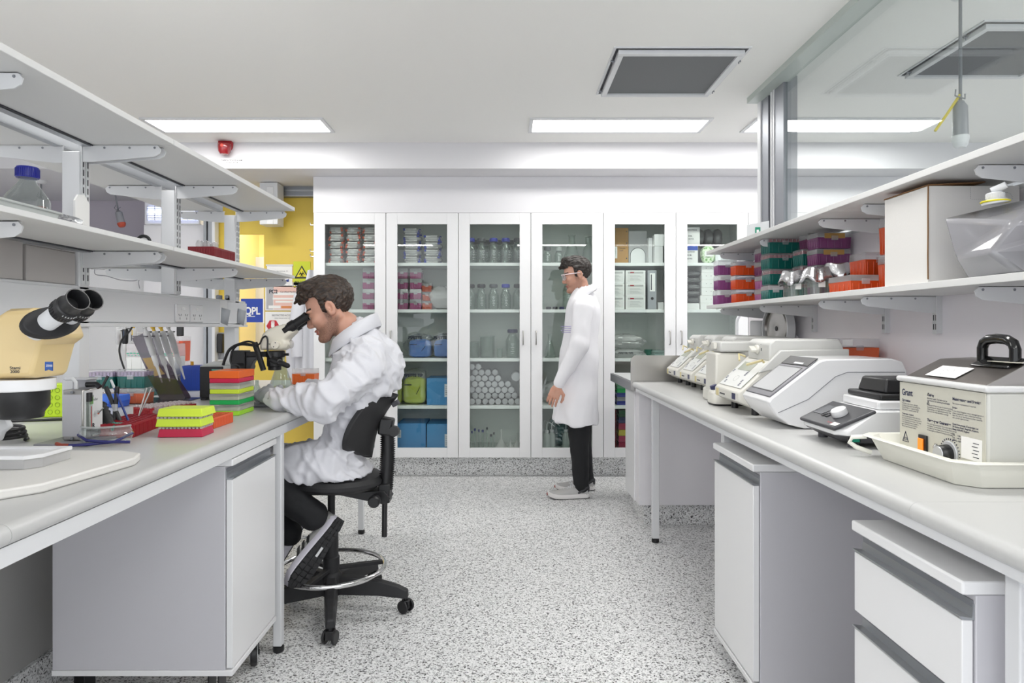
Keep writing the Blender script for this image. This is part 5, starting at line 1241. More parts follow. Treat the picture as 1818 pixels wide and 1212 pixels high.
# ---- big stereo microscope
mo = onz(60, 0, BZ) if False else Vector((-1.05, 1.42, .93))
t = thing('stereo_microscope', 'large tan stereo microscope with black eyepieces at the left edge, on the white slab', 'microscope', tuple(mo)); T = T_(t); YM = 1.45
def pp(x, y, Y=YM): q = P(x, y, Y); return (q.x, q.z)
body = [pp(*a) for a in ((-70, 612), (0, 577), (44, 549), (84, 547), (118, 572), (127, 597), (108, 611), (100, 640), (92, 668), (0, 671), (-22, 671), (-40, 640))]
b = MB()
for k, yy in ((.90, YM-.058), (1.0, YM-.04), (1.0, YM+.04), (.92, YM+.058)):
    cxm = sum(p[0] for p in body)/len(body); czm = sum(p[1] for p in body)/len(body)
    b.add([], [])
    if yy == YM-.058: RR = []
    RR.append([(cxm+(p[0]-cxm)*k, yy, czm+(p[1]-czm)*k) for p in body][::-1])
b.rings(RR); hb_ = obj('body', b.xf(T), TAN, t, bevel=.006, seg=3, sharp=30)
cxp = P(38, 0, YM).x
def rpx(r): return r*YM/F
z1, z2, z3, z4, z5 = [P(0, y, YM).z for y in (671, 692, 728, 733, 741)]
obj('lens_ring', MB().lathe([(rpx(50), z2), (rpx(52), z2+.002), (rpx(52), z1-.001), (rpx(46), z1)], (cxp, YM, 0), 40).xf(T), WHITE, t)
obj('objective', MB().lathe([(rpx(33), z5), (rpx(34), z5+.001), (rpx(34), z4), (rpx(43), z3+.01), (rpx(43), z2)], (cxp, YM, 0), 40).xf(T), BLACK, t)
ax_ = Vector((.82, -.38, .41)).normalized(); Me = ax_.to_track_quat('Z', 'Y').to_matrix()
E1 = P(139, 531, 1.33)
for k, off in enumerate((Vector((0, 0, 0)), Vector((-.006, .055, .002)))):
    c0 = E1+off-ax_*.155; L0 = 0
    tb = obj('eyepiece_tube', MB().lathe([(.021, 0), (.021, .03), (.0195, .032), (.0195, .10)], tuple(c0), 32, 0, Me).xf(T), METALW, t)
    cu_ = MB().lathe([(.0225, .094), (.0245, .096), (.0245, .122), (.0215, .124), (.0205, .140), (.0235, .155), (.0215, .155), (.015, .142), (.014, .13), (.001, .13)], tuple(c0), 36, 0, Me)
    for i in range(30): a = 2*PI*i/30; cu_.cbox(c0+Me @ Vector((.0245*math.cos(a), .0245*math.sin(a), .103)), (.0015, .0015, .012), 0, Me)
    ec = obj('eyecup', cu_.xf(T), BLACK, t, sharp=45)
    mk = MB()
    for i in range(6): a = -2.2+i*.22; mk.cbox(c0+Me @ Vector((.0249*math.cos(a), .0249*math.sin(a), .118)), (.001, .001, .004), 0, Me)
    obj('scale_marks', mk.xf(T), METALW, ec)
pc0 = P(92, 572, 1.385)
ov = [(math.cos(a)*(.034), math.sin(a)*.062) for a in [i*PI/16 for i in range(32)]]
Mv = Me
pl_ = MB(); xx_ = Vector((0, 1, 0)); xx_ = (xx_-ax_*xx_.dot(ax_)).normalized(); yy_ = ax_.cross(xx_)
pl_.rings([[pc0+yy_*u*k+xx_*v*k+ax_*d for u, v in ov] for d, k in ((-.012, .96), (-.002, 1), (.006, .96))])
obj('tube_mount', pl_.xf(T), BLACKM, t, bevel=.002)
lo_ = P(0, 0, YM-.066)
def front_text(px, py, Y): q = P(px, py, Y); return tuple(q)
tx = MB().text('Stemi', .0088, front_text(17, 655.5, YM-.0585), bold=.02, wide=1.15).text('2000', .0088, front_text(18, 662, YM-.0585), bold=.02, wide=1.1)
obj('lettering', tx.xf(T), INK, t)
q0 = P(81, 658, YM-.0585); q1 = P(93, 642, YM-.0585)
obj('badge', MB().prism([(q0.x, q0.z), ((q0.x+q1.x)/2, q0.z+.003), (q1.x, q0.z), (q1.x, q1.z), (q0.x, q1.z)], 'y', YM-.061, YM-.056).xf(T), LBL, t)
obj('badge_lettering', MB().text('ZEISS', .0058, tuple(P(81.6, 650.5, YM-.0614)), bold=.02).xf(T), METALW, t)
obj('column', MB().cyl((-1.42, 1.56, .95), (-1.42, 1.56, 1.22), .018, n=24).xf(T), CHROME, t)
obj('stand_arm', MB().prism([(-1.45, 1.08), (-1.1, 1.09), (-1.1, 1.13), (-1.45, 1.15)], 'y', 1.46, 1.60).xf(T), METALW, t, bevel=.008)
obj('stand_base', MB().box(-1.5, -1.33, 1.44, 1.70, .931, .955).xf(T), METALW, t, bevel=.006)
# ---- white slab and gel tray
sl_ = [(-.909, 1.637), (-.93, 1.70), (-.995, 1.735), (-1.55, 1.745), (-1.55, 1.2), (-1.05, 1.26), (-.992, 1.31), (-.948, 1.366)]
slab = one('cutting_slab', MB().prism(sl_, 'z', 0, .0195), mat('worn_white_slab', '#e0deda', .55, bump=.3, bscale=80), 'worn off-white slab with cut corners lying at the front of the left bench', 'slab', (0, 0, BZ+.0005), bevel=.004)
g0 = Vector((-1.17, 1.56, .931))
t = thing('gel_tray', 'shallow white plastic tray with a paper label, lying on the off-white slab', 'tray', tuple(g0))
gw = MB(); W_, D_, HH = .115, .066, .030
oc = [(-W_, -D_), (W_*.80, -D_), (W_, -D_*.55), (W_, D_), (-W_, D_)]; ic = [(x*.86, y*.76) for x, y in oc]; mi_ = [(x*.97, y*.95) for x, y in oc]
gw.rings([[(x, y, 0) for x, y in mi_], [(x, y, .021) for x, y in mi_]])
obj('base', gw, glassy('milky', '#ffffff', haze=.72, hazecol='#f1f0f0', rough=.15), t)
gw = MB(); gw.rings([[(x, y, .021) for x, y in oc], [(x, y, HH) for x, y in oc], [(x, y, HH) for x, y in ic], [(x, y, HH-.006) for x, y in ic]]); obj('rim', gw, WHITE, t, bevel=.0015)
obj('paper_label', MB().box(-W_*.9, W_*.25, -D_*.962, -D_*.955, .002, .0195).box(-W_*.9, W_*.25, -D_*.962, -D_*.952, .002, .0195), PAPER, t)
obj('label_print', MB().text('BIOCHROM.COM', .0045, (-W_*.1, -D_*.966, .0145)).text('Science', .005, (-W_*.5, -D_*.966, .0085)).text('Scientific', .005, (-W_*.45, -D_*.966, .0035)), INK, t)
# ---- metal flow meter box
fx0, fx1, fy0, fy1 = -1.298, -1.238, 1.955, 2.05
fz0, fz1 = BZ+.008, 1.066
t = thing('gas_flow_meter', 'brushed metal flow meter box standing on a grey plate, left bench', 'meter', (-1.3, 2.0, BZ)); T = T_(t)
obj('base_plate', MB().box(-1.345, -1.19, 1.90, 2.07, BZ+.0005, BZ+.007).xf(T), mat('grey_plate', '#9b9ba0', .4, .5), t, bevel=.002)
obj('case', MB().box(fx0, fx1, fy0, fy1, fz0, fz1).xf(T), STEEL, t, bevel=.003)
obj('side_cover', MB().box(fx0+.002, fx1-.004, fy0-.003, fy0, fz0+.012, fz1-.014).xf(T), mat('satin_panel', '#c9c9ce', .5, .2), t)
for zz_ in (fz1-.007, fz0+.006): obj('screw', MB().cyl((-1.268, fy0-.006, zz_), (-1.268, fy0-.0005, zz_), .004).xf(T), ALUD, t)
obj('face_panel', MB().box(fx1, fx1+.002, fy0+.004, fy1-.004, fz0+.006, fz1-.004).xf(T), METALW, t)
obj('flow_tube', MB().box(fx1+.002, fx1+.012, fy0+.012, fy0+.026, fz0+.015, fz1-.012).xf(T), LAB, t)
obj('tube_scale', MB().box(fx1+.0125, fx1+.013, fy0+.018, fy0+.021, fz0+.03, fz1-.05).xf(T), RED, t)
obj('tube_caps', MB().cyl((fx1+.007, fy0+.019, fz1-.036), (fx1+.007, fy0+.019, fz1-.01), .008).cyl((fx1+.007, fy0+.019, fz0+.01), (fx1+.007, fy0+.019, fz0+.03), .008).xf(T), BLACK, t)
obj('switch', MB().cyl((fx1+.002, fy0+.055, fz0+.075), (fx1+.012, fy0+.055, fz0+.075), .006).cyl((fx1+.012, fy0+.055, fz0+.075), (fx1+.026, fy0+.055, fz0+.088), .0025).xf(T), CHROME, t)
obj('knob', MB().cyl((fx1+.002, fy0+.02, fz0+.022), (fx1+.035, fy0+.02, fz0+.022), .008).xf(T), BLACK, t)
obj('panel_print', MB().text('the\nhandler', .012, (fx1+.0024, fy0+.032, fz1-.025), (0, 1, 0), (0, 0, 1)).text('R', .02, (fx1+.0024, fy0+.04, fz0+.03), (0, 1, 0), (0, 0, 1), bold=.05).xf(T), INK, t)
obj('green_badge', MB().cbox((fx1+.0026, fy0+.036, fz1-.035), (.001, .016, .022)).xf(T), mat('leaf_green', '#5f9a3c', .5), t)
obj('back_bracket', MB().box(fx0-.02, fx0-.016, fy1-.02, fy1-.006, fz0+.10, fz1+.03).box(fx0-.02, fx0+.045, fy1-.01, fy1-.006, fz1, fz1+.028).box(fx0-.018, fx0+.05, fy0+.03, fy1-.006, fz1+.026, fz1+.030).xf(T), mat('satin_panel'), t, bevel=.001)
obj('hose_fitting', MB().tube([(fx0+.02, fy0+.03, fz1), (fx0+.02, fy0+.03, fz1+.02), (fx0+.01, fy0+.03, fz1+.03), (fx0-.01, fy0+.03, fz1+.03)], .006, 10).xf(T), METALW, t)
obj('hand_grip', MB().tube([(fx0+.045, fy0+.04, fz1+.012), (fx0+.075, fy0+.04, fz1+.013), (fx0+.085, fy0+.04, fz1+.004)], .008, 10).xf(T), BLACK, t)
cbk = MB(); R = []
for i in range(14):
    u = i/13; R.append(((-1.275+.045*u), 2.10-.03*u, 1.01-.078*u))
one('corrugated_hose', MB().tube(R, [(.012+.010*i/13)+(.004 if i % 2 else 0) for i in range(14)], 14), BLACK, 'short black corrugated hose leaning behind the metal meter box', 'hose', sharp=180)
# ---- coiled teal tube, safety glasses
cz = onz(205, 778, BZ); pts = []
for i in range(90): a = i*.42; pts.append((cz.x+.0005*i-.02+.0*math.cos(a), cz.y+.03+.017*math.cos(a), BZ+.0235+.017*math.sin(a)))
one('coiled_tube', MB().tube([(-1.20, 2.05, BZ+.04), (-1.19, 2.02, BZ+.03)]+[(p[0]-.02, p[1], p[2]) for p in pts], .0042, 6), mat('teal_tube', '#23a491', .35), 'teal coiled plastic tube lying by the safety glasses', 'tube')
go = onz(188, 788, BZ); t = thing('safety_glasses', 'clear safety glasses with dark blue arms lying on the left bench', 'glasses', (go.x, go.y, BZ), .3)
g = []; 
for zz_, k in ((.004, .9), (.03, 1.05), (.05, .9)):
    for i in range(17): a = -1.2+2.4*i/16; g.append((.075*math.sin(a)*k, .02-.055*math.cos(a)*k, zz_))
f = [(r*17+i, r*17+i+1, (r+1)*17+i+1, (r+1)*17+i) for r in range(2) for i in range(16)]
obj('lens', MB().add(g, f), glassy('goggle', '#f6fbfa', haze=.1, ior=1.7, rough=.03), t, solid=.002)
obj('brow_bar', MB().tube([(.075*math.sin(a)*.92, .02-.055*math.cos(a)*.92, .052) for a in [-1.2+2.4*i/12 for i in range(13)]], .003, 8), glassy('goggle2', '#f0f6f5', haze=.3, ior=1.7, rough=.03), t)
NAVY = mat('navy_plastic', '#25256e', .35)
obj('arm', MB().tube([(-.07, .0, .03), (-.04, -.035, .018), (.02, -.055, .014), (.075, -.06, .012)], .0042, 8), NAVY, t); obj('arm', MB().tube([(.07, .0, .03), (.03, -.03, .010), (-.03, -.045, .008), (-.08, -.05, .008)], .0042, 8), NAVY, t)
obj('arm_tip', MB().tube([(-.08, -.05, .008), (-.10, -.045, .009), (-.115, -.03, .012)], .0055, 8), mat('rust_tip', '#9b3a22', .4), t)
# ---- racks with holes
def rack(w_, d_, h_, col, nx, ny, label, o, rot, name='tube_rack', tubes=None, group=None):
    t = thing(name, label, 'rack', o, rot, group)
    c_ = mat('rk_'+col, col, .45)
    b = MB(); b.rings([[(-w_/2, -d_/2, 0), (w_/2, -d_/2, 0), (w_/2, d_/2, 0), (-w_/2, d_/2, 0)], [(-w_/2, -d_/2, h_), (w_/2, -d_/2, h_), (w_/2, d_/2, h_), (-w_/2, d_/2, h_)], [(-w_/2+.003, -d_/2+.003, h_), (w_/2-.003, -d_/2+.003, h_), (w_/2-.003, d_/2-.003, h_), (-w_/2+.003, d_/2-.003, h_)], [(-w_/2+.003, -d_/2+.003, h_*.35), (w_/2-.003, -d_/2+.003, h_*.35), (w_/2-.003, d_/2-.003, h_*.35), (-w_/2+.003, d_/2-.003, h_*.35)]])
    for i in range(nx*2): x = -w_/2+w_*(i+.5)/(nx*2); b.cbox((x, -d_/2-.0006, h_*.45), (w_/nx*.22, .0015, h_*.8)); b.cbox((x, d_/2+.0006, h_*.45), (w_/nx*.22, .0015, h_*.8))
    for i in range(ny*2): y = -d_/2+d_*(i+.5)/(ny*2); b.cbox((w_/2+.0006, y, h_*.45), (.0015, d_/ny*.22, h_*.8)); b.cbox((-w_/2-.0006, y, h_*.45), (.0015, d_/ny*.22, h_*.8))
    obj('body', b, c_, t)
    g_ = MB()
    for i in range(1, nx): x = -w_/2+w_*i/nx; g_.box(x-.0022, x+.0022, -d_/2+.002, d_/2-.002, h_*.5, h_-.0005)
    for i in range(1, ny): y = -d_/2+d_*i/ny; g_.box(-w_/2+.002, w_/2-.002, y-.0022, y+.0022, h_*.5, h_-.0005)
    obj('grid', g_, c_, t)
    if tubes:
        k = 0
        for i in range(nx):
            for j in range(ny):
                if (i, j) in tubes if not callable(tubes) else tubes(i, j):
                    x = -w_/2+w_*(i+.5)/nx; y = -d_/2+d_*(j+.5)/ny
                    m = MB().lathe([(.0035, h_*.5), (.0042, h_+.002), (.0058, h_+.003), (.0058, h_+.008), (.001, h_+.009)], (x, y, 0), 8).cbox((x+.006, y, h_+.005), (.004, .003, .002))
                    k += 1
                    if k <= 96: obj('vial', m, VIAL, t)
    return t
RK = '#a31d2c'
a = onz(245, 765, BZ)
rr_ = rack(.11, .25, .042, RK, 5, 12, 'dark red tube rack holding pens and tweezers, beside the metal meter box', (-1.215, 2.165, BZ+.001), .14)
rack(.19, .10, .040, RK, 10, 6, 'dark red rack full of small clear vials, behind the pen rack', (-1.30, 2.55, BZ+.001), 1.05, tubes=lambda i, j: True)
rack(.078, .16, .036, '#e0663c', 4, 9, 'orange open rack lying beside the yellow racks', (-1.012, 2.30, BZ+.001), 0)
PENC = [(('black_pen', 'black marker pen standing leftmost in the dark red rack', 'pen'), (214, 757), (188, 687), .0065, '#26282a'),
        (('black_pen', 'black marker pen crossing the other one in the dark red rack', 'pen'), (203, 757), (208, 686), .0065, '#222426'),
        (('blue_loop', 'thin dark blue handle with a white tip leaning in the dark red rack', 'tool'), (229, 757), (197, 674), .0035, '#2a3d86')]
for (nm_, lb, ct), a, b, r, c_ in PENC:
    A = P(a[0], a[1]-8, 2.14); B = P(b[0], b[1], 2.16); dv_ = (B-A)
    t = thing(nm_, lb, ct, tuple(A)); 
    obj('barrel', MB().cyl((0, 0, 0), dv_*.8, r, n=14), mat('pen_'+c_, c_, .4), t)
    obj('cap', MB().tube([dv_*.8, dv_*.82, dv_], [r, r*1.15, r*1.05], 14), METALW if 'blue' in nm_ else BLACK, t)
    obj('grip_band', MB().cyl(dv_*.30, dv_*.5, r*1.03, n=14), mat('grip_grey', '#b9bcc0', .5) if 'blue' not in nm_ else mat('pen_'+c_), t)
A = P(246, 738, 2.22)
t = thing('tweezers', 'slim steel tweezers standing in the dark red rack', 'tweezers', tuple(A))
for k, (x, y) in enumerate(((261, 688), (269, 689))): B = P(x, y, 2.24)-A; obj('prong', MB().tube([Vector((0, .004*k, 0)), B*.3+Vector((0, .004*k, 0)), B], [.0012, .0026, .0026], 8), STEEL, t)
# ---- yellow and crimson racks
def plate_rack(w_, d_, h_, col, label, o, rot, group=None, tubes=False, clear=False, lidcol=None):
    t = thing('sample_rack', label, 'rack', o, rot, group)
    c_ = mat('fluo_'+col, col, .4)
    b = MB(); k = .004
    b.rings([[(-w_/2, -d_/2, 0), (w_/2, -d_/2, 0), (w_/2, d_/2, 0), (-w_/2, d_/2, 0)], [(-w_/2+k, -d_/2+k, h_), (w_/2-k, -d_/2+k, h_), (w_/2-k, d_/2-k, h_), (-w_/2+k, d_/2-k, h_)]])
    obj('tray', b, c_, t, bevel=.0015)
    if tubes:
        m = MB()
        for i in range(12):
            for j in range(8): m.cbox((-w_/2+w_*(i+.5)/12, -d_/2+d_*(j+.5)/8, h_+.003), (.0065, .0065, .006))
        obj('tube_caps', m, VIAL, t)
    return t
Yz = 2.07
yr = Vector((-1.005, 2.10, BZ+.001))
plate_rack(.135, .095, .025, '#c01743', 'crimson rack at the bottom of the pile of yellow racks', tuple(yr), .06, tubes=True)
plate_rack(.14, .098, .024, '#cfe83a', 'fluorescent yellow rack in the middle of the pile, on the crimson one', tuple(yr+Vector((-.004, .002, .032))), .03, tubes=True)
plate_rack(.14, .098, .024, '#d4ec3c', 'fluorescent yellow rack at the top of the pile', tuple(yr+Vector((0, .004, .0625))), .0, tubes=False)
t = thing('tip_strip_tray', 'pale strip of clear tubes lying on top behind the yellow racks', 'tray', tuple(P(310, 733, 2.30)))
st_ = MB(); t.location.z = BZ+.001
for j in range(3):
    for i in range(12): st_.lathe([(.004, .055), (.005, .062), (.001, .063)], (-.055+i*.0095, j*.02-.02, 0), 8)
st_.box(-.06, .058, -.03, .03, .046, .055); st_.box(-.055, .053, -.026, .026, .0, .045, 0); obj('strip', st_, CLEARP, t)
# ---- stack of coloured boxes
so0 = Vector(((P(372, 0, 2.55).x+P(422, 0, 2.55).x)/2, 2.632, BZ+.001)); w_, d_ = .112, .155
z_ = 0
specs = [('#a8e33a', 'lime', .017, .024), ('#1fae55', 'green', .017, .024), ('#cfe53c', 'yellow', .017, .024), ('#cc1a48', 'crimson', .017, 0)]
for i, (c_, nme, hb, hl) in enumerate(specs):
    t = thing('freezer_box', '%s box with %s lid in the stack by the gloves, %s' % (nme, 'a clear' if hl else 'an orange', lev(i, 4)), 'box', tuple(so0+Vector((0, 0, z_))), random.uniform(-.02, .02), None)
    obj('base', MB().box(-w_/2, w_/2, -d_/2, d_/2, 0, hb), mat('fluo_'+c_, c_, .35), t, bevel=.002)
    if hl:
        lid = MB(); lid.box(-w_/2-.001, w_/2+.001, -d_/2-.001, d_/2+.001, hb+.0005, hb+hl)
        obj('lid', lid, glassy('box_lid_clear', '#f6f8f4', haze=.42, hazecol='#eef0ea', rough=.1), t, bevel=.002)
        m = MB()
        for a in range(9):
            for b_ in range(9): m.cbox((-w_/2+w_*(a+.5)/9, -d_/2+d_*(b_+.5)/9, hb+.006), (.008, .008, .011))
        obj('vial_caps', m, mat('vc_'+c_, '#dfe0c8', .5), t)
        z_ += hb+hl+.0005
    else:
        obj('lid', MB().box(-w_/2-.001, w_/2+.001, -d_/2-.001, d_/2+.001, hb+.0005, hb+.028), mat('fluo_orange', '#ee6a1c', .35), t, bevel=.002)
# ---- lamp power supply (black and grey box)
a0, a1 = P(354, 0, 3.10), P(408, 0, 3.10)
t = thing('lamp_power_unit', 'black and light grey lamp power unit behind the coloured boxes', 'power unit', ((a0.x+a1.x)/2, 3.13, BZ)); T = T_(t)
zt = P(0, 649, 3.1).z
obj('front', MB().box(a0.x, P(395, 0, 3.1).x, 3.10, 3.22, BZ+.012, zt-.004).xf(T), BLACKM, t, bevel=.004)
obj('housing', MB().box(a0.x-.002, a1.x, 3.108, 3.225, BZ+.02, zt).prism([(a0.x, zt), (a1.x, zt), (a1.x-.03, zt+.016), (a0.x+.06, zt+.02)], 'y', 3.115, 3.21).xf(T), mat('light_grey_case', '#c5c7c4', .5), t, bevel=.004)
obj('feet', MB().box(a0.x+.005, a0.x+.03, 3.10, 3.2, BZ+.0005, BZ+.012).box(a1.x-.03, a1.x-.005, 3.10, 3.2, BZ+.0005, BZ+.02).xf(T), BLACK, t)
q = P(376, 664, 3.097); obj('sticker', MB().plate(tuple(q), (1, 0, 0), (0, 0, 1), .045, .022, .001).xf(T), PAPER, t); q = P(376, 658.5, 3.096); obj('sticker_band', MB().plate(tuple(q), (1, 0, 0), (0, 0, 1), .045, .007, .001).xf(T), mat('teal_band', '#1d9c86', .5), t)
# ---- second microscope
YS = 2.93
t = thing('stereo_microscope', 'cream and black stereo microscope that the seated person looks into', 'microscope', (P(430, 0, YS).x, YS, BZ)); T = T_(t)
def bx(x0, y0, x1, y1, ya, yb, nm_, m_, bev=.003):
    A = P(x0, y0, YS); B = P(x1, y1, YS); return obj(nm_, MB().box(A.x, B.x, ya, yb, B.z, A.z).xf(T), m_, t, bevel=bev)
obj('base_plate', MB().box(P(414, 0, YS).x, P(500, 0, YS).x, YS-.11, YS+.13, BZ+.0005, BZ+.022).xf(T), mat('base_grey', '#8f9194', .4), t, bevel=.006)
bx(414, 622, 439, 712, YS-.03, YS+.04, 'pillar', BLACKM)
bx(439, 624, 478, 633, YS-.02, YS+.03, 'arm', BLACKM)
arc = [(P(*a).x, P(*a).z) for a in ((439, 633, YS), (462, 633, YS), (452, 641, YS), (447, 652, YS), (446, 665, YS), (439, 666, YS))]
obj('arm_bracket', MB().prism(arc, 'y', YS-.015, YS+.025).xf(T), mat('dark_grey_cast', '#47484b', .5), t, bevel=.003)
kz = P(432, 652, YS); obj('focus_knob', MB().cyl((kz.x, YS-.085, kz.z), (kz.x, YS-.03, kz.z), .021, n=28).cyl((kz.x, YS-.10, kz.z), (kz.x, YS-.085, kz.z), .013, n=24).cyl((kz.x, YS+.04, kz.z), (kz.x, YS+.09, kz.z), .02, n=28).xf(T), BLACK, t, bevel=.001)
c = P(489, 0, YS); zz = lambda y: P(0, y, YS).z
obj('carrier_ring', MB().lathe([(.036, zz(634)), (.041, zz(633)), (.041, zz(624)), (.037, zz(622.5))], (c.x, YS, 0), 32).cyl((c.x+.04, YS, zz(629)), (c.x+.058, YS, zz(629)), .006).xf(T), BLACK, t)
obj('objective', MB().lathe([(.026, zz(656.5)), (.028, zz(656)), (.028, zz(651)), (.033, zz(649)), (.033, zz(634))], (c.x-.003, YS, 0), 32).xf(T), BLACK, t)
cr_p = [(466, 621), (466, 606), (470, 593), (481, 583), (497, 577), (514, 573), (522, 578), (529, 588), (520, 596), (513, 603), (517, 610), (514, 618), (506, 622)]
cxm, czm = P(492, 602, YS).x, P(0, 602, YS).z; RR = []
for k, yy in ((.80, YS-.046), (.96, YS-.034), (1.0, YS), (.96, YS+.034), (.80, YS+.046)): RR.append([(cxm+(P(x, y, YS).x-cxm)*k, yy, czm+(P(x, y, YS).z-czm)*k) for x, y in cr_p][::-1])
hd_ = obj('head', MB().rings(RR).xf(T), CREAM, t, bevel=.006, seg=3, sharp=32)
kz = P(497, 611, YS); obj('zoom_knob', MB().cyl((kz.x, YS-.068, kz.z), (kz.x, YS-.04, kz.z), .018, n=28).cyl((kz.x, YS+.04, kz.z), (kz.x, YS+.066, kz.z), .018, n=28).xf(T), CREAM, t, bevel=.002)
kz2 = P(517, 611, YS); obj('clear_knob', MB().ell((kz2.x, YS, kz2.z), (.012, .012, .019), 14).xf(T), CLEARP, t)
obj('lettering', MB().text('EK  3AF', .009, tuple(P(476, 612, YS-.0465)), bold=.02).cyl((kz.x-.004, YS-.0688, kz.z-.009), (kz.x-.004, YS-.068, kz.z-.009), .0025, n=8).cyl((kz.x+.003, YS-.0688, kz.z+.008), (kz.x+.003, YS-.068, kz.z+.008), .0025, n=8).xf(T), INK, t)
e0, e1 = P(519, 581, YS), P(549, 561, YS); ed = (e1-e0).normalized(); Mm = ed.to_track_quat('Z', 'Y').to_matrix(); Le = (e1-e0).length
for yo in (-.031, .031):
    pr_ = [(.019, -.03), (.019, -.002), (.0235, 0), (.0235, Le*.28), (.019, Le*.3), (.0185, Le*.78), (.021, Le), (.018, Le), (.012, Le*.85), (.001, Le*.84)]
    obj('eyepiece', MB().lathe(pr_, (e0.x, YS+yo, e0.z), 28, 0, Mm).xf(T), BLACK, t, sharp=45)
s0, s1 = P(481, 637, YS-.05), P(513, 650, YS-.09); 
obj('spot_lamp', MB().tube([s0, s0+(s1-s0)*.08, s0+(s1-s0)*.45, s0+(s1-s0)*.48, s1-(s1-s0)*.06, s1], [.009, .014, .015, .0115, .011, .007], 18).xf(T), BLACK, t)
l0, l1 = P(452, 608, YS-.04), P(468, 657, YS-.05)
rib = MB(); rib.cyl(l0, l1, .0095, n=10)
for i in range(10): a = 2*PI*i/10; Q = (l1-l0).to_track_quat('Z', 'Y').to_matrix(); o_ = Q @ Vector((.0105*math.cos(a), .0105*math.sin(a), 0)); rib.cyl(l0+o_, l1+o_, .0018, n=6)
obj('ribbed_light_guide', rib.xf(T), BLACK, t)
def cable(pts, r, Y, nm_='cable'): 
    P_ = [P(x, y, Y+(dy[0] if dy else 0)) for x, y, *dy in pts]; out = []
    for i in range(len(P_)-1):
        p0, p1, p2, p3 = P_[max(i-1, 0)], P_[i], P_[i+1], P_[min(i+2, len(P_)-1)]
        for k in range(6):
            u = k/6; out.append(.5*((2*p1)+(p2-p0)*u+(2*p0-5*p1+4*p2-p3)*u*u+(3*p1-p0-3*p2+p3)*u**3))
    out.append(P_[-1]); return MB().tube(out, r, 8)
obj('cable', cable([(396, 648), (400, 636), (408, 620), (425, 611), (446, 612), (454, 614)], .0065, YS-.03).xf(T), BLACK, t)
obj('cable', cable([(414, 652), (409, 640), (413, 622), (424, 611), (440, 606), (453, 609)], .0045, YS-.03).xf(T), BLACK, t)
obj('cable', cable([(454, 612), (461, 610), (466, 600), (472, 597), (475, 603), (475, 620), (478, 630), (483, 638)], .004, YS-.06).xf(T), BLACK, t)
# ---- pipettes and their stand
def pipette(name, label, top, tip, col, roll=0, dark=False, group=None):
    t = thing(name, label, 'pipette', tuple(top), 0, group); d = (Vector(tip)-Vector(top)); L = d.length; Mq = d.normalized().to_track_quat('-Z', 'Y').to_matrix()
    Mz = Mq.to_4x4()
    bm_ = mat('pip_grey', '#c9c9ca', .4) if not dark else BLACK
    obj('handle', MB().rings([[(x*s+o, y*s*.8, -L*u) for x, y in [(math.cos(a)*.016, math.sin(a)*.016) for a in [i*PI/10 for i in range(20)]]] for u, s, o in ((.10, .8, 0), (.13, 1.1, 0), (.3, 1.05, .001), (.48, 1.0, 0), (.52, .8, 0))]).xf(Mz), bm_, t)
    obj('tip_cone', MB().lathe([(.003, -L), (.0045, -L*.9), (.0065, -L*.72), (.0105, -L*.69), (.0115, -L*.53), (.009, -L*.5)], n=16).xf(Mz), mat('pip_lower', '#d6d6d6', .35), t)
    obj('plunger', MB().lathe([(.007, -L*.1), (.007, -.012), (.010, -.011), (.010, 0), (.001, .001)], n=16).xf(Mz), mat('plunger_'+col, col, .4), t)
    obj('finger_hook', MB().cbox((-.014, 0, -L*.115), (.05, .014, .006)).xf(Mz), BLACK if not dark else METALW, t, bevel=.002)
    obj('window', MB().cbox((0, -.0135, -L*.22), (.006, .002, .03)).xf(Mz), mat('win_'+col, '#23324d' if col != '#d8b23a' else '#c9a93a', .3), t)
    obj('print', MB().cbox((-.004, -.0137, -L*.36), (.0035, .001, .035)).cbox((.003, -.0137, -L*.34), (.0015, .001, .025)).xf(Mz), INK, t)
    return t
cols = ['#c9c9c9', '#d8b23a', '#d8b23a', '#bdbdbd']; wh = ['nearest', 'second nearest', 'third nearest', 'farthest']
for i in range(4):
    yy = 3.0+.062*i; X_ = -1.625+.004*i
    pipette('pipette', 'grey and white pipette leaning in the dark acrylic stand, %s of four' % wh[i], (X_, yy, 1.255), (X_+.080, yy, 1.0), cols[i], group='pipettes in the acrylic stand')
AC = glassy('smoked_acrylic', '#b7aeb8', haze=.36, hazecol='#5e5660', rough=.03, ior=1.5)
t = thing('pipette_stand', 'dark smoked acrylic pipette stand leaning under the duct', 'stand', (-1.55, 3.1, BZ)); T = T_(t)
def px_(l, Y): return [(P(x, y, Y).x, P(x, y, Y).z) for x, y in l]
obj('rear_panel', MB().prism(px_([(234, 600), (262, 588), (336, 700), (339, 707), (336, 711), (285, 711)], 3.2), 'y', 3.2, 3.204).xf(T), AC, t)
obj('front_pocket', MB().prism(px_([(266, 664), (276, 668), (318, 672), (333, 704), (330, 708), (290, 708)], 2.985), 'y', 2.96, 2.963).xf(T), glassy('smoked_clear', '#d2c9cf', haze=.18, hazecol='#6d646c', rough=.03, ior=1.5), t)
obj('rest_bar', MB().box(-1.66, -1.60, 2.967, 3.2, 1.205, 1.21).xf(T), AC, t)
obj('cork_pad', MB().prism(px_([(254, 636), (270, 634), (292, 664), (272, 668)], 3.19), 'y', 3.185, 3.195).xf(T), mat('cork', '#b3986a', .9, bump=.5, bscale=200), t)
obj('base_sheet', MB().box(-1.72, -1.45, 2.93, 3.2, BZ+.0005, BZ+.003).xf(T), mat('dark_sheet', '#252a2c', .2), t)
pipette('pipette', 'black pipette hanging upright behind the acrylic stand', P(222, 578, 3.75), P(222, 640, 3.75), '#d9d9d9', dark=True)
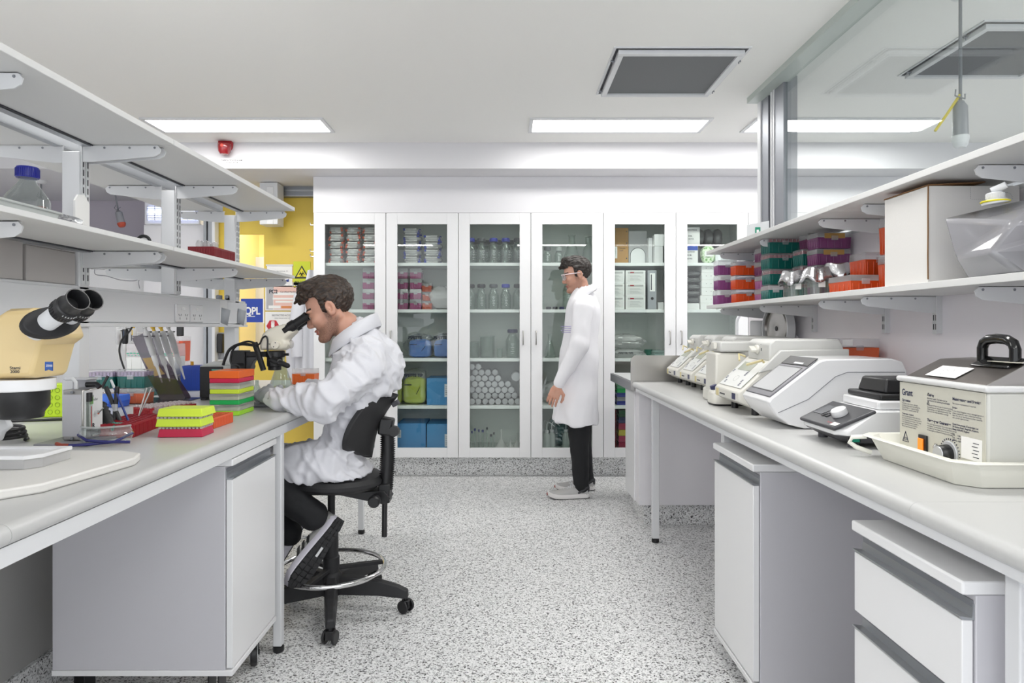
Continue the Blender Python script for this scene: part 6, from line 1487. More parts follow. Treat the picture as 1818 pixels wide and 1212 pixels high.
pipette('pipette', 'white pipette hanging beside the black one behind the acrylic stand', P(237, 576, 3.75), P(237, 640, 3.75), '#d8b23a')
pipette('pipette', 'slim white pipette at the left of the upright pair', P(209, 580, 3.8), P(211, 640, 3.8), '#e4e4e4')
t = thing('pipette_carousel', 'grey pipette holder with a round top behind the acrylic stand', 'stand', (P(230, 0, 3.82).x, 3.86, BZ)); T = T_(t)
obj('column', MB().cyl((t.location.x, 3.86, BZ+.02), (t.location.x, 3.86, 1.22), .012).xf(T), METALW, t); obj('foot', MB().lathe([(.07, 0), (.07, .01), (.03, .02), (.001, .022)]), mat('smoke_grey', '#6f6d73', .3), t)
obj('top_disc', MB().lathe([(.001, .30), (.07, .30), (.07, .306), (.001, .308)]), METALW, t)
one('yellow_tagged_lead', cable([(236, 577), (230, 588), (217, 602), (212, 620), (215, 638), (222, 660), (226, 688)], .005, 3.65), BLACK, 'black lead hanging down in front of the upright pipettes', 'cable')
# ---- boxes behind: teal, orange, blue, white
def lbox(src, px, py, Y, label, z=None, group=None, rot=0):
    q = P(px, py, Y); place(src, (q.x, Y, BZ+.001 if z is None else z), label, rot, group)
YB = 2.97
tl = tip_box(.125, .085, .050, .03, TEAL, inner='#9b84a8', lidhaze=.3)
or_ = tip_box(.125, .085, .045, .022, '#cc6a4a', lidhaze=.45); bl = tip_box(.115, .085, .026, .024, '#2d5cc8', lidhaze=.1)
xa = P(200, 0, YB).x
lbox(bl, 198, 700, 2.85, 'blue box on the bench left of the alcohol burner, open front')
bl.children[1].data.materials[0] = mat('blue_lid', '#3f70d8', .4)
lbox(or_, 192, 690, 2.97, 'orange tip box behind the blue box, under the teal ones')
place(tl, (P(187, 0, 2.97).x-.004, 2.97, BZ+.070), 'teal tip box with lilac tips on top of the orange box, left of two')
tl2 = dup(tl, (P(187, 0, 2.97).x+.124, 2.99, BZ+.070), 'teal tip box with lilac tips, right of two, beside the burner'); o2 = dup(or_, (P(187, 0, 2.97).x+.124, 2.99, BZ+.001), 'orange tip box under the right teal box, behind the burner')
tl3 = dup(tl, (P(250, 0, 3.30).x, 3.34, BZ+.001), 'teal tip box standing behind the smoked acrylic stand')
o3 = dup(or_, (P(252, 0, 3.45).x, 3.475, BZ+.001), 'orange tip box behind the acrylic stand, left')
wr = tip_box(.26, .12, .10, .07, '#e9ebe8', inner=None, lidhaze=.5, ribs=True, name='tip_rack_tower'); place(wr, (P(247, 0, 3.45).x, 3.62, BZ+.08), 'tall white tip rack with a green printed band behind the teal boxes')
gb_ = MB(); 
for i in range(14): gb_.cbox((-.12+i*.018, -.062, .118+.002*math.sin(i)), (.012, .001, .006)); gb_.cbox((-.115+i*.018, -.062, .108), (.008, .001, .004))
obj('green_print', gb_, mat('print_green', '#2aa884', .5), wr)
one('storage_box', MB().box(-.13, .13, -.06, .06, 0, .079), CREAM, 'low cream box supporting the tall white tip rack', 'box', (P(247, 0, 3.45).x, 3.62, BZ+.0005), bevel=.002)
t = thing('alcohol_burner', 'small glass burner with a white cap, standing in front of the teal boxes', 'burner', tuple(onz(231, 711, BZ)+Vector((0, 0, .001)))); 
obj('glass_bowl', MB().lathe([(.028, 0), (.034, .004), (.048, .035), (.048, .045), (.02, .06), (.012, .062), (.012, .07)], n=32), LAB, t, sharp=60); obj('fuel', MB().lathe([(.027, .003), (.033, .006), (.044, .028), (.001, .028)], n=32), glassy('pink_fuel', '#e8a48c', haze=.3, hazecol='#e0907a'), t)
obj('cap', MB().lathe([(.021, .07), (.022, .072), (.022, .11), (.018, .122), (.008, .128), (.001, .129)], n=28), WHITE, t)
ot = tip_box(.07, .10, .115, .026, '#e0562a', lidhaze=.4)
lbox(ot, 323, 652, 3.85, 'orange deep tip box in the tower behind the pipette stand, lower', z=BZ+.001)
dup(ot, tuple(Vector((P(321, 0, 3.85).x, 3.85, BZ+.144))), 'orange deep tip box in the tower behind the pipette stand, upper')
one('black_phone_handset', MB().box(-.018, .018, -.01, .01, 0, .055), BLACK, 'small black upright device on top of the orange tower', 'device', (P(320, 0, 3.85).x, 3.85, BZ+.287), bevel=.004)
rack(.10, .13, .13, '#1c3f9c', 5, 6, 'tall blue perforated rack left of the lamp power unit', tuple(Vector((P(343, 0, 3.6).x, 3.62, BZ+.001))), .1)
one('yellow_cap_tube', MB().lathe([(.008, 0), (.008, .02), (.001, .021)], n=12), mat('amber', '#d29a1e', .4), 'amber cap standing in the tall blue rack', 'cap', (P(338, 0, 3.6).x, 3.62, BZ+.132))
# lime rack left, cables
a0 = onz(92, 741, BZ); t = thing('lime_rack', 'lime green perforated rack behind the big tan microscope', 'rack', (a0.x, a0.y+.03, BZ+.001), .15)
obj('shell', MB().box(-.10, .06, -.03, .03, 0, .125), mat('lime', '#bfe01c', .4), t, bevel=.004)
hh_ = MB()
for i in range(6):
    for j in range(4): hh_.tube([(-.085+i*.025+.008*math.cos(a), -.0305, .02+j*.027+.008*math.sin(a)) for a in [k*PI/6 for k in range(12)]], .0012, 4, closed=True)
obj('hole_rims', hh_, mat('lime_dark', '#8fae1e', .5), t)
ca = []
for i in range(60): a = i*.35; ca.append((-1.50+.075*math.cos(a)*(1-.003*i), 1.98+.05*math.sin(a), BZ+.006+.0006*i))
one('coiled_cable', MB().tube(ca, .005, 8), BLACK, 'coil of black cable lying under the big tan microscope', 'cable')
one('bench_cable', MB().tube([(-2.0, 2.3, BZ+.006), (-1.8, 2.36, BZ+.006), (-1.6, 2.42, BZ+.006), (-1.50, 2.40, BZ+.02), (-1.48, 2.42, BZ+.09), (-1.46, 2.45, BZ+.16)], .005, 8), BLACK, 'black cable running across the bench in front of the lime rack', 'cable')
t = thing('fibre_lamp', 'white and black gooseneck lamp head at the lower left edge, below the big microscope', 'lamp', (P(2, 0, 1.8).x, 1.86, BZ+.001)); T = T_(t)
def p3(x, y, Y=1.8): q = P(x, y, Y); return (q.x, q.z)
obj('housing', MB().prism([p3(-90, 780), p3(2, 783), p3(8, 768), p3(22, 757), p3(15, 744), p3(-7, 720), p3(-90, 715)], 'y', 1.795, 1.81).xf(T), METALW, t, bevel=.006)
obj('lamp_tube', MB().cyl((P(-45, 700, 1.78).x, 1.77, P(0, 696, 1.78).z), (P(-6, 738, 1.78).x, 1.77, P(0, 738, 1.78).z), .022, .028, n=24).xf(T), BLACK, t)
# ---- things on the left shelves
ZM, ZT = 1.5035, 1.8405
q = P(42, 340, 1.98)
sq = thing('media_bottle', 'square clear bottle with a royal blue screw cap on the middle left shelf', 'bottle', (-1.40, 1.93, ZM+.001), .5)
def rsq(h, k, z, n=24): return [(math.copysign(abs(math.cos(a))**k, math.cos(a))*h, math.copysign(abs(math.sin(a))**k, math.sin(a))*h, z) for a in [2*PI*i/n for i in range(n)]]
obj('glass', MB().rings([rsq(.052, .5, 0), rsq(.054, .5, .01), rsq(.054, .5, .085), rsq(.048, .6, .098), rsq(.022, .9, .135), rsq(.021, 1, .15)]), glassy('bottle_glass_thick', '#e3e8e6', ior=1.6, haze=.14, hazecol='#dfe3e2', rough=.03), sq, sharp=50)
cm = MB().lathe([(.027, .148), (.028, .15), (.028, .174), (.026, .178), (.001, .178)], n=36)
for i in range(36): a = 2*PI*i/36; cm.cbox((.028*math.cos(a), .028*math.sin(a), .162), (.002, .002, .022), 0, Matrix.Rotation(a, 3, 'Z'))
obj('cap', cm, mat('royal_blue', '#1c2490', .35), sq)
sq.location = (P(42, 0, 1.62).x, 1.62, ZM+.001+.03)
tr_t = thing('plastic_tray', 'pale plastic tray lying on the middle left shelf under the blue-capped bottle', 'tray', (-1.20, 1.46, ZM+.001))
tw, td = .10, .20
obj('tray_body', MB().rings([[(-tw+.01, -td+.01, .002), (tw-.01, -td+.01, .002), (tw-.01, td-.01, .002), (-tw+.01, td-.01, .002)], [(-tw+.006, -td+.006, .022), (tw-.006, -td+.006, .022), (tw-.006, td-.006, .022), (-tw+.006, td-.006, .022)], [(-tw, -td, .023), (tw, -td, .023), (tw, td, .023), (-tw, td, .023)], [(-tw, -td, .0285), (tw, -td, .0285), (tw, td, .0285), (-tw, td, .0285)]]), glassy('tray_pale', '#ffffff', haze=.8, hazecol='#e4e8e6', rough=.2), tr_t, bevel=.002)
FOIL = mat('crumpled_foil', '#cfcfd2', .22, .95, bump=1.0, bscale=45)
sq.location = (-1.325, 1.85, ZM+.0095)
one('foil_ball', MB().rings(lumpy(.09, .07, .05, 201, .5).v and [[tuple(v) for v in lumpy(.09, .07, .05, 201, .5).v[i*22:(i+1)*22]] for i in range(13)]), FOIL, 'crumpled aluminium foil beside the first shelf post, middle left shelf', 'foil', (-1.21, 1.80, ZM+.001))
one('card_ruler', MB().box(-.003, .003, -.035, .035, 0, .13).prism([(-.035, .13), (.035, .13), (.01, .155), (-.02, .15)], 'x', -.003, .003), PAPER, 'white printed card leaning on the first shelf post', 'card', (-1.312, 2.065, ZM+.001), 0)
one('storage_box', MB().box(-.08, .08, -.10, .10, 0, .05), WHITE, 'plain white box on the rear middle shelf behind the hanging socket', 'box', (-1.52, 2.42, ZM+.001), bevel=.002)
t = thing('tape_cutter', 'black and yellow hand tool with a white round eye on the middle left shelf', 'tool', (-1.20, 2.14, ZM+.001), .5)
obj('yellow_knob', MB().ell((-.035, 0, .02), (.018, .012, .014), 14), mat('tool_yellow', '#d8b81e', .4), t); obj('body', MB().cbox((-.03, 0, .012), (.035, .02, .022)), BLACK, t, bevel=.005)
obj('ring_frame', MB().tube([(.035+.017*math.cos(a), -.004, .021+.017*math.sin(a)) for a in [i*PI/10 for i in range(20)]], .005, 8, closed=True), BLACK, t); obj('round_eye', MB().cyl((.035, 0, .021), (.035, .006, .021), .012, n=20), WHITE, t)
obj('spring', MB().cyl((-.01, 0, .012), (.02, 0, .014), .004), ALUD, t)
rt_ = rack(.10, .2, .042, '#7c1620', 5, 9, 'dark maroon rack with upturned clear tubes on the middle left shelf', (-1.17, 2.66, ZM+.012), .0)
for i, (dx, dy) in enumerate(((-.02, -.07), (-.025, -.03), (0, -.05), (.02, -.02), (.0, .01), (-.02, .03))): obj('upturned_tube', MB().lathe([(.012, .03), (.012, .058), (.009, .068), (.001, .071)], (dx, dy, 0), 16), CLEARP, rt_)
one('foil_scraps', MB().tube([(0, -.08, .004), (.01, -.02, .008), (-.01, .03, .005), (.01, .1, .006)], .005, 6).tube([(.02, -.06, .004), (.03, .02, .007), (.02, .09, .004)], .004, 6), STEEL, 'metal clips lying under the dark maroon rack', 'clip', (-1.16, 2.66, ZM+.0005))
def duct_box(x0, x1, y, zt_, label, rot=0):
    A = YX(-1.345, x0); B = YX(-1.345, x1)
    return A, B
for i, (x0, x1, yt, lb) in enumerate(((-60, 41, 451, 'grey cardboard box on top of the duct at the left edge, the taller one'), (47, 134, 463, 'long grey cardboard box on top of the duct, the lower one'))):
    A, B = YX(-1.34, x0), YX(-1.34, x1); h_ = H-(yt-CY)*A/F-1.380 if i else .128
    h_ = (.128, .100)[i]
    t = thing('grey_box', lb, 'box', (-1.40, (A+B)/2, 1.3795)); 
    obj('carton_body', MB().box(-.055, .06, -(B-A)/2, (B-A)/2, 0, h_), mat('grey_card', '#b9b5b3', .8), t, bevel=.002); obj('lid_flap', MB().box(-.054, .061, -(B-A)/2, (B-A)/2, h_+.0005, h_+.003), mat('grey_card'), t)
t = thing('small_clamps', 'pair of small metal clamps on the end of the duct', 'clamp', (-1.40, 3.30, 1.3795))
for i in range(2): obj('clamp', MB().box(-.03+.045*i, -.005+.045*i, -.01, .01, 0, .026).cyl((-.02+.045*i, -.012, .018), (-.02+.045*i, .012, .018), .01), ALUD, t, bevel=.002)
for i, (px, w_) in enumerate(((398, 26), (427, 22))):
    yy = YX(-1.328, px)
    t = thing('paper_note', ['small grey folded note taped on the duct, left one', 'small grey folded note taped on the duct near its end'][i], 'note', (-1.327, yy, 1.30)); obj('sheet', MB().add([(0, -.04, -.03), (.003, .03, -.045), (.008, .05, .03), (.0, -.03, .04)], [(0, 1, 2, 3)]), mat('grey_note', '#a9adb3', .7), t, solid=.001)
# sensor and cable behind
t = thing('wall_sensor', 'small white sensor box with a thin dangling wire, behind the left shelves', 'sensor', tuple(P(172, 474, 5.9))); obj('case', MB().box(-.04, .04, 0, .06, -.02, .02), METALW, t, bevel=.004); obj('dark_end', MB().box(-.055, -.041, 0, .05, -.018, .016), BLACK, t)
obj('wire', cable([(168, 478), (170, 487), (190, 490), (215, 497), (240, 498), (250, 492), (246, 500), (248, 512)], .004, 5.9).xf(T_(t)), mat('thin_grey_wire', '#8f8f94', .5), t)
# ---- flasks and box at the far end of the bench
flask(.028, .085, 'small conical flask behind the stack of coloured boxes', P(456, 0, 3.2).x, 3.2, BZ+.001); flask(.062, .185, 'large clear conical flask behind the microscope head', P(499, 0, 3.75).x, 3.75, BZ+.001)
ob2 = tip_box(.135, .10, .062, .03, '#e0661f', lidhaze=.45); place(ob2, (P(540, 0, 3.95).x, 3.98, BZ+.001), 'orange tip box behind the sleeve of the seated person')
# ---- wall notices on the yellow door
YW = 5.995
def sheet(x0, y0, x1, y1, m_, nm_, label, cat='notice', Y=YW):
    A, B = P(x0, y0, Y), P(x1, y1, Y); t = thing(nm_, label, cat, ((A.x+B.x)/2, Y, (A.z+B.z)/2)); w_, h_ = B.x-A.x, A.z-B.z
    obj('sheet', MB().box(-w_/2, w_/2, -.002, .0, -h_/2, h_/2), m_, t); return t, w_, h_
t, w_, h_ = sheet(521, 464, 551, 506, mat('notice_yellow_green', '#cdd62e', .5), 'biohazard_sign', 'yellow-green biohazard warning sign on the yellow door')
tri = lambda s, dz: [(-s, -s*.85+dz), (s, -s*.85+dz), (0, s*.9+dz)]
m = MB(); m.prism(tri(.068, .01), 'y', -.004, -.0025); obj('triangle', m, BLACK, t); m = MB(); m.prism(tri(.048, .008), 'y', -.0055, -.0042); obj('triangle_field', m, mat('warn_yellow', '#e8dc2c', .5), t)
m = MB()
for k in range(3):
    a0_ = PI/2+k*2*PI/3; cx_, cz_ = .013*math.cos(a0_), .013*math.sin(a0_)-.008
    m.tube([(cx_+.012*math.cos(a), -.0062, cz_+.012*math.sin(a)) for a in [a0_+.7+i*(2*PI-1.4)/14 for i in range(15)]], .0032, 6)
m.tube([(.008*math.cos(a), -.0062, -.008+.008*math.sin(a)) for a in [i*PI/8 for i in range(16)]], .0016, 6, closed=True); obj('biohazard_symbol', m, BLACK, t)
obj('lettering', MB().text('BIOLOGICAL', .026, (0, -.0035, -h_/2+.018), align='CENTER', bold=.02, wide=.85), BLACK, t)
t, w_, h_ = sheet(520, 501, 549, 515, PAPER, 'hazard_strip', 'white strip reading hazard under the biohazard sign'); obj('lettering', MB().text('HAZARD', .03, (.01, -.0035, -.012), align='CENTER'), INK, t); obj('yellow_dot', MB().cyl((-.055, -.004, -.005), (-.055, -.0025, -.005), .01), mat('warn_yellow'), t)
t, w_, h_ = sheet(471, 507, 532, 551, PAPER, 'containment_notice', 'laminated white and pink certificate reading PC2 on the yellow door')
obj('grey_column', MB().box(-w_/2+.01, -w_/2+.07, -.004, -.0025, -h_/2+.01, h_/2-.01), mat('soft_grey', '#b5b4b6', .6), t); obj('pink_field', MB().box(-w_/2+.075, w_/2-.01, -.004, -.0025, -h_/2+.01, h_/2-.01), mat('pink_print', '#eac3b8', .7, bump=.5, bscale=60), t)
for i, (a, b, z, hh) in enumerate(((.26, .95, .62, .11), (.22, .96, .44, .07), (.3, .96, .32, .07), (.1, .45, .08, .12))): obj('white_bar', MB().box(-w_/2+w_*a, -w_/2+w_*b, -.0055, -.0042, -h_/2+h_*z, -h_/2+h_*(z+hh)), PAPER, t)
obj('orange_bar', MB().box(-w_/2+w_*.47, w_/2-.012, -.0055, -.0042, -h_/2+.022, -h_/2+.04), mat('orange_print', '#dd8a4c', .6), t)
obj('lettering', MB().text('PC2', .045, (-w_/2+.035, -.0062, h_/2-.068), bold=.03).text('Certified Facility', .022, (-w_/2+.135, -.0062, h_/2-.062)), INK, t)
t, w_, h_ = sheet(471, 553, 532, 600, PAPER, 'restricted_notice', 'white restricted access notice with a red hand hexagon on the yellow door')
hx = [(-.085+.058*math.cos(a), -.01+.058*math.sin(a)) for a in [i*PI/3 for i in range(6)]]; obj('hexagon', MB().prism(hx, 'y', -.004, -.0025), mat('stop_red', '#c22634', .5), t)
hm = MB().ell((-.085, -.0045, -.008), (.016, .0012, .024), 12)
for k in range(4): hm.cbox((-.097+k*.008, -.0045, .018+(.004 if k in (1, 2) else 0)), (.0058, .0015, .026))
obj('hand', hm, PAPER, t)
obj('lettering', MB().text('RESTRICTED ACCESS', .02, (0, -.0035, h_/2-.04), align='CENTER').text('Authorised personnel only', .013, (0, -.0035, h_/2-.062), align='CENTER').text('Laboratory rules apply\nbeyond this point', .011, (.0, -.0035, .0)), INK, t)
t, w_, h_ = sheet(474, 470, 519, 512, PAPER, 'paper_sheet', 'plain white paper with faint writing, beside the biohazard sign'); obj('clip_bar', MB().box(-w_/2-.008, w_/2+.008, -.006, -.0025, h_/2-.01, h_/2+.004), METALW, t); obj('lettering', MB().text('Laboratory use  101', .013, (-.03, -.0035, h_/2-.06)), INK, t)
t, w_, h_ = sheet(470, 500, 513, 507, PAPER, 'poster_edge', 'poster strip with a blue corner just above the PC2 certificate', Y=5.99); obj('blue_corner', MB().prism([(-.02, h_/2), (w_/2, h_/2), (w_/2, h_/2+.026), (w_/2-.012, h_/2+.02)], 'y', -.004, -.0025), mat('poster_blue', '#1f3a8c', .5), t); obj('lettering', MB().text('Level 2 Room', .018, (-w_/2+.02, -.0035, -.01)), INK, t)
t, w_, h_ = sheet(428, 530, 467, 572, mat('sign_blue', '#2343a6', .4), 'blue_sign', 'blue sign with the white letters P L, partly behind the duct'); obj('white_border', MB().box(w_/2, w_/2+.012, -.002, .0, -h_/2-.008, h_/2), PAPER, t)
obj('lettering', MB().text('QPL', .09, (w_/2-.165, -.0035, -.034), bold=.035, wide=.85).box(-.07, w_/2-.07, -.0045, -.003, -.056, -.05), PAPER, t)
t, w_, h_ = sheet(388, 590, 398, 646, mat('dispenser_grey', '#9a9ba0', .4), 'card_reader', 'grey and black wall telephone bracket at the left side of the yellow door', 'reader', Y=5.96); obj('handset', MB().box(-.02, .03, -.05, -.003, -.04, .13), BLACK, t, bevel=.008); obj('hook', MB().box(-.02, .03, -.03, -.003, -.12, -.1), METALW, t)
# coats on hooks at the cabinet side
hk = thing('coat_hooks', 'small steel hooks on the side of the left glazed cabinet', 'hook', (-1.60, 5.62, 1.9))
for zz_ in (P(0, 399, 5.6).z, P(0, 446, 5.6).z, P(0, 455, 5.6).z): obj('hook', MB().tube([(0, 0, zz_-1.9), (-.045, 0, zz_-1.9), (-.05, 0, zz_-1.88)], .005, 8), STEEL, hk)
for i, (xa_, xb_, y0, y1, sd, yo) in enumerate(((527, 562, 480, 720, 3, 5.62), (520, 548, 520, 745, 9, 5.75))):
    A = P(xa_, y0, yo); B = P(xb_, y1, yo); m = MB(); R = []
    for k in range(15):
        u = k/14; wd = (B.x-A.x)*(.35+.65*min(1, u*2.2)); cx_ = B.x-wd/2-.01; zz_ = A.z+(B.z-A.z)*u
        R.append([(cx_+math.cos(a)*wd/2*(1+.12*math.sin(a*6+sd+u)), yo+math.sin(a)*.06*(1+.25*math.sin(a*5+sd)), zz_) for a in [2*PI*j/48 for j in range(48)]])
    cm_ = obj('hanging_coat', m.rings(R), COAT); tag(cm_, ['white lab coat hanging on the cabinet side, in front', 'white lab coat hanging behind the other, nearer the door'][i], 'coat')
    sp = obj('sleeve', MB().tube([(A.x+.05, yo-.07, A.z-.2), (A.x+.02, yo-.09, A.z-.45), (A.x+.03, yo-.085, A.z-.72)], [.05, .055, .045], 14), COAT, cm_)
# ================================================================ things on the right bench
PCR = mat('pcr_offwhite', '#dcdad2', .42); PCRL = mat('pcr_lid', '#cfcfcc', .42); LCD = mat('lcd_grey', '#a9ad9f', .25); NAVYB = mat('key_navy', '#2c2f55', .4); YEL = mat('aged_tape', '#dccf9e', .6)
def thermocycler(y0, y1, xf_, label, latch=True, zoff=0):
    t = thing('thermal_cycler', label, 'thermal cycler', (xf_, (y0+y1)/2, BZ), group=None); w_ = (y1-y0)/2
    body = [(.05, .03), (0, .055), (0, .088), (.03, .112), (.135, .212), (.15, .222), (.42, .235), (.42, .03)]
    obj('body', MB().prism(body, 'y', -w_, w_), PCR, t, bevel=.005)
    for sx in (.075, .38):
        for sy in (-w_+.03, w_-.03): obj('foot', MB().cyl((sx, sy, .0005), (sx, sy, .03), .014, n=16), BLACK, t)
    # control panel in the slanted plane from (0.005,.09) to (.13,.208)
    d = Vector((.125, 0, .118)).normalized(); n_ = Vector((-d.z, 0, d.x)); o = Vector((.006, 0, .094)); U = Vector((0, -1, 0))
    def on(u, v, h=.001): return o+d*u+Vector((0, v, 0))+n_*h
    def pad(nm_, u0, u1, v0, v1, m_, h=.0015):
        a = [on(u0, v0, 0), on(u0, v1, 0), on(u1, v1, 0), on(u1, v0, 0)]; b = [p+n_*h for p in a]
        return obj(nm_, MB().add(a+b, [(0, 1, 2, 3), (4, 7, 6, 5), (0, 4, 5, 1), (1, 5, 6, 2), (2, 6, 7, 3), (3, 7, 4, 0)]), m_, t)
    pad('keypad', .012, .155, -w_+.02, w_-.02, mat('keypad_white', '#dfe0de', .35))
    pad('display', .10, .145, -w_*.35, w_*.6, LCD, .003)
    k = MB()
    for u_, v_ in ((.085, w_*.72), (.045, w_*.72), (.09, -w_*.35), (.04, -w_*.55), (.075, -w_*.35), (.025, w_*.55), (.022, -w_*.6)):
        for i in range(2):
            for j in range(2):
                a = on(u_+i*.008, v_+j*.009, .0018); k.add([a, a+Vector((0, .007, 0)), a+Vector((0, .007, 0))+d*.006, a+d*.006], [(0, 1, 2, 3)])
    obj('keys', k, NAVYB, t); k = MB()
    for i in range(16): a = 2*PI*i/16; k.cbox(on(.055+.014*math.cos(a), .01+.02*math.sin(a), .002), (.0012, .0012, .0012))
    obj('key_ring', k, GREYP, t)
    obj('front_slot', MB().box(-.0015, .001, w_*.1, w_*.5, .065, .070), DARK, t); obj('front_badge', MB().box(-.0015, .001, -w_*.75, -w_*.5, .058, .082), NAVYB, t)
    obj('tape', MB().box(-.0015, .001, w_*.65, w_*.85, .055, .085), YEL, t)
    lid = [(.13, .205), (.13, .275), (.15, .292), (.40, .292), (.415, .27), (.42, .236), (.15, .222)]
    if latch == 'tall': lid = [(p[0], p[1]+(.0 if p[1] < .25 else .0)) for p in lid]
    lo = obj('heated_lid', MB().prism(lid, 'y', -w_+.03, w_-.03), PCRL, t, bevel=.007)
    obj('latch_knob', MB().cyl((.118, 0, .25), (.13, 0, .25), .018, n=24).cbox((.108, 0, .25), (.022, .034, .012), 0, Matrix.Rotation(.5, 3, 'X')), PCR, lo, bevel=.002)
    obj('lid_tick_marks', MB().cbox((.1295, .03, .27), (.001, .003, .003)).cbox((.1295, -.03, .27), (.001, .003, .003)).cbox((.1295, .03, .235), (.001, .003, .003)).cbox((.1295, -.035, .25), (.001, .008, .012)), GREYP, lo)
    obj('side_wing', MB().prism([(.075, .165), (.16, .25), (.42, .255), (.42, .19), (.18, .185)], 'y', -w_-.006, -w_+.012), PCRL, t, bevel=.003)
    v = MB()
    for i in range(7): v.box(.19+i*.018, .198+i*.018, -w_-.0012, -w_+.001, .13, .175)
    obj('vent_slots', v, DARK, t)
    obj('card_slot', MB().prism([(.03, .06), (.15, .165), (.16, .15), (.045, .045)], 'y', -w_-.0012, -w_+.001), mat('slot_brown', '#3b3027', .5), t)
    obj('cord_clip', MB().tube([(.10, -w_+.01, .205), (.09, -w_-.004, .212), (.07, -w_*.3, .19)], .005, 8).tube([(.12, w_*.8, .215), (.10, w_*.95, .225), (.09, w_*.7, .20)], .004, 8), YEL, t)
    return t
thermocycler(3.87, 4.11, .985, 'off-white PCR machine at the far end of the row, beside the steel splashback')
thermocycler(3.57, 3.81, .985, 'off-white PCR machine second from the steel splashback')
thermocycler(3.27, 3.51, .985, 'off-white PCR machine third from the steel splashback, half hidden by the small mixer')
thermocycler(2.55, 2.84, .885, 'large off-white PCR machine with grey lid, directly behind the white touch-screen cycler')
for m_ in ():
    pass
t = thing('plate_sealer', 'cream upright device with a grey lid behind the small mixer', 'device', (1.05, 3.05, BZ)); T = T_(t)
xa_ = P(1268, 0, 2.98).x
obj('column', MB().rings([[(xa_, 2.97, BZ+.001), (xa_+.14, 2.97, BZ+.001), (xa_+.14, 3.12, BZ+.001), (xa_, 3.12, BZ+.001)], [(xa_+.005, 2.97, 1.135), (xa_+.14, 2.97, 1.135), (xa_+.14, 3.12, 1.135), (xa_+.005, 3.12, 1.135)]]).xf(T), PCR, t, bevel=.008)
obj('grey_lid', MB().box(xa_+.02, xa_+.22, 2.96, 3.10, 1.138, 1.185).xf(T), PCRL, t, bevel=.008); obj('latch', MB().box(xa_+.005, xa_+.02, 3.0, 3.05, 1.15, 1.18).xf(T), PCR, t, bevel=.003)
obj('yellow_cap', MB().lathe([(.015, .19), (.016, .2), (.001, .202)], (.10, -.12, 0)), mat('warn_yellow'), t)
obj('base', MB().box(xa_, xa_+.25, 2.965, 3.16, BZ+.0005, BZ+.06).xf(T), PCR, t, bevel=.01)
t = thing('vortex_mixer', 'small off-white mixer with two black knobs in the PCR row', 'mixer', (.965, 2.93, BZ)); 
def rr(w_, d_, z, n=32, k=.45): return [(math.copysign(abs(math.cos(a))**k, math.cos(a))*w_/2, math.copysign(abs(math.sin(a))**k, math.sin(a))*d_/2, z) for a in [2*PI*i/n for i in range(n)]]
obj('rubber_base', MB().rings([rr(.142, .122, .0005), rr(.15, .13, .008)]), BLACK, t); obj('body', MB().rings([rr(.145, .125, .008), rr(.145, .125, .05), rr(.13, .11, .062), rr(.10, .08, .064)]), PCR, t, sharp=50)
for k in range(2): obj('knob', MB().lathe([(.014, 0), (.016, .004), (.015, .022), (.001, .024)], (-.045+.01*k, .022-.045*k, .062), 18, 0, Matrix.Rotation(-.35, 3, 'Y')), NAVYB, t)
# ---- white touch-screen cycler
WG = mat('gloss_white', '#e4e4e5', .22, coat=.3)
t = thing('touchscreen_cycler', 'glossy white cycler with a large slanted dark-framed touch screen', 'cycler', (.96, 2.35, BZ)); T = T_(t); ya, yb = 2.215, 2.465
pr = [(.985, .912), (.935, .925), (.895, .955), (.872, .99), (.868, 1.0), (.876, 1.012), (1.035, 1.135), (1.06, 1.143), (1.28, 1.145), (1.315, 1.135), (1.33, 1.105), (1.335, .915)]
cxm, czm = 1.1, 1.02; R = []
for y_, k in ((ya, .985), (ya+.008, .996), (ya+.02, 1), (yb-.02, 1), (yb-.008, .996), (yb, .985)): R.append([(cxm+(x-cxm)*k, y_, czm+(z-czm)*k) for x, z in pr][::-1])
obj('housing', MB().rings(R).xf(T), WG, t, bevel=.003, sharp=30)
d = (Vector((1.035, 0, 1.135))-Vector((.876, 0, 1.012))); L = d.length; d.normalize(); n_ = Vector((-d.z, 0, d.x)); o = Vector((.876, 0, 1.012))
def slab_(u0, u1, v0, v1, h0, h1, m_, nm_, bev=0, k=1):
    a = [o+d*u+Vector((0, v, 0))+n_*h for h in (h0, h1) for u, v in ((u0, v0), (u0, v1), (u1, v1), (u1, v0))]
    return obj(nm_, MB().add(a, [(3, 2, 1, 0), (4, 5, 6, 7), (0, 1, 5, 4), (1, 2, 6, 5), (2, 3, 7, 6), (3, 0, 4, 7)][::1]).xf(T), m_, t, bevel=bev)
slab_(.004, L-.003, ya+.014, yb-.014, -.001, .004, mat('bezel_grey', '#6b6a70', .3), 'bezel', .004)
slab_(.03, L-.048, ya+.04, yb-.03, .0035, .0055, mat('screen_glass', '#b7b8b9', .15), 'screen', .001)
slab_(.026, L-.044, ya+.036, yb-.026, .002, .0048, BLACK, 'screen_gasket')
slab_(L-.035, L+.01, ya+.016, yb-.02, .002, .006, BLACK, 'handle_recess', .004)
slab_(L-.03, L-.022, ya+.06, ya+.13, .006, .008, METALW, 'logo_strip')
obj('seam', MB().tube([(.90, ya-.0003, .965), (1.0, ya-.0008, 1.01), (1.09, ya-.0008, 1.085), (1.13, ya-.0008, 1.10), (1.32, ya-.0005, 1.10)], .0012, 6).xf(T), GREYP, t)
obj('asset_label', MB().plate((1.17, ya-.0012, 1.03), (1, 0, 0), (0, 0, 1), .063, .046, .001).xf(T), PAPER, t)
lt = MB()
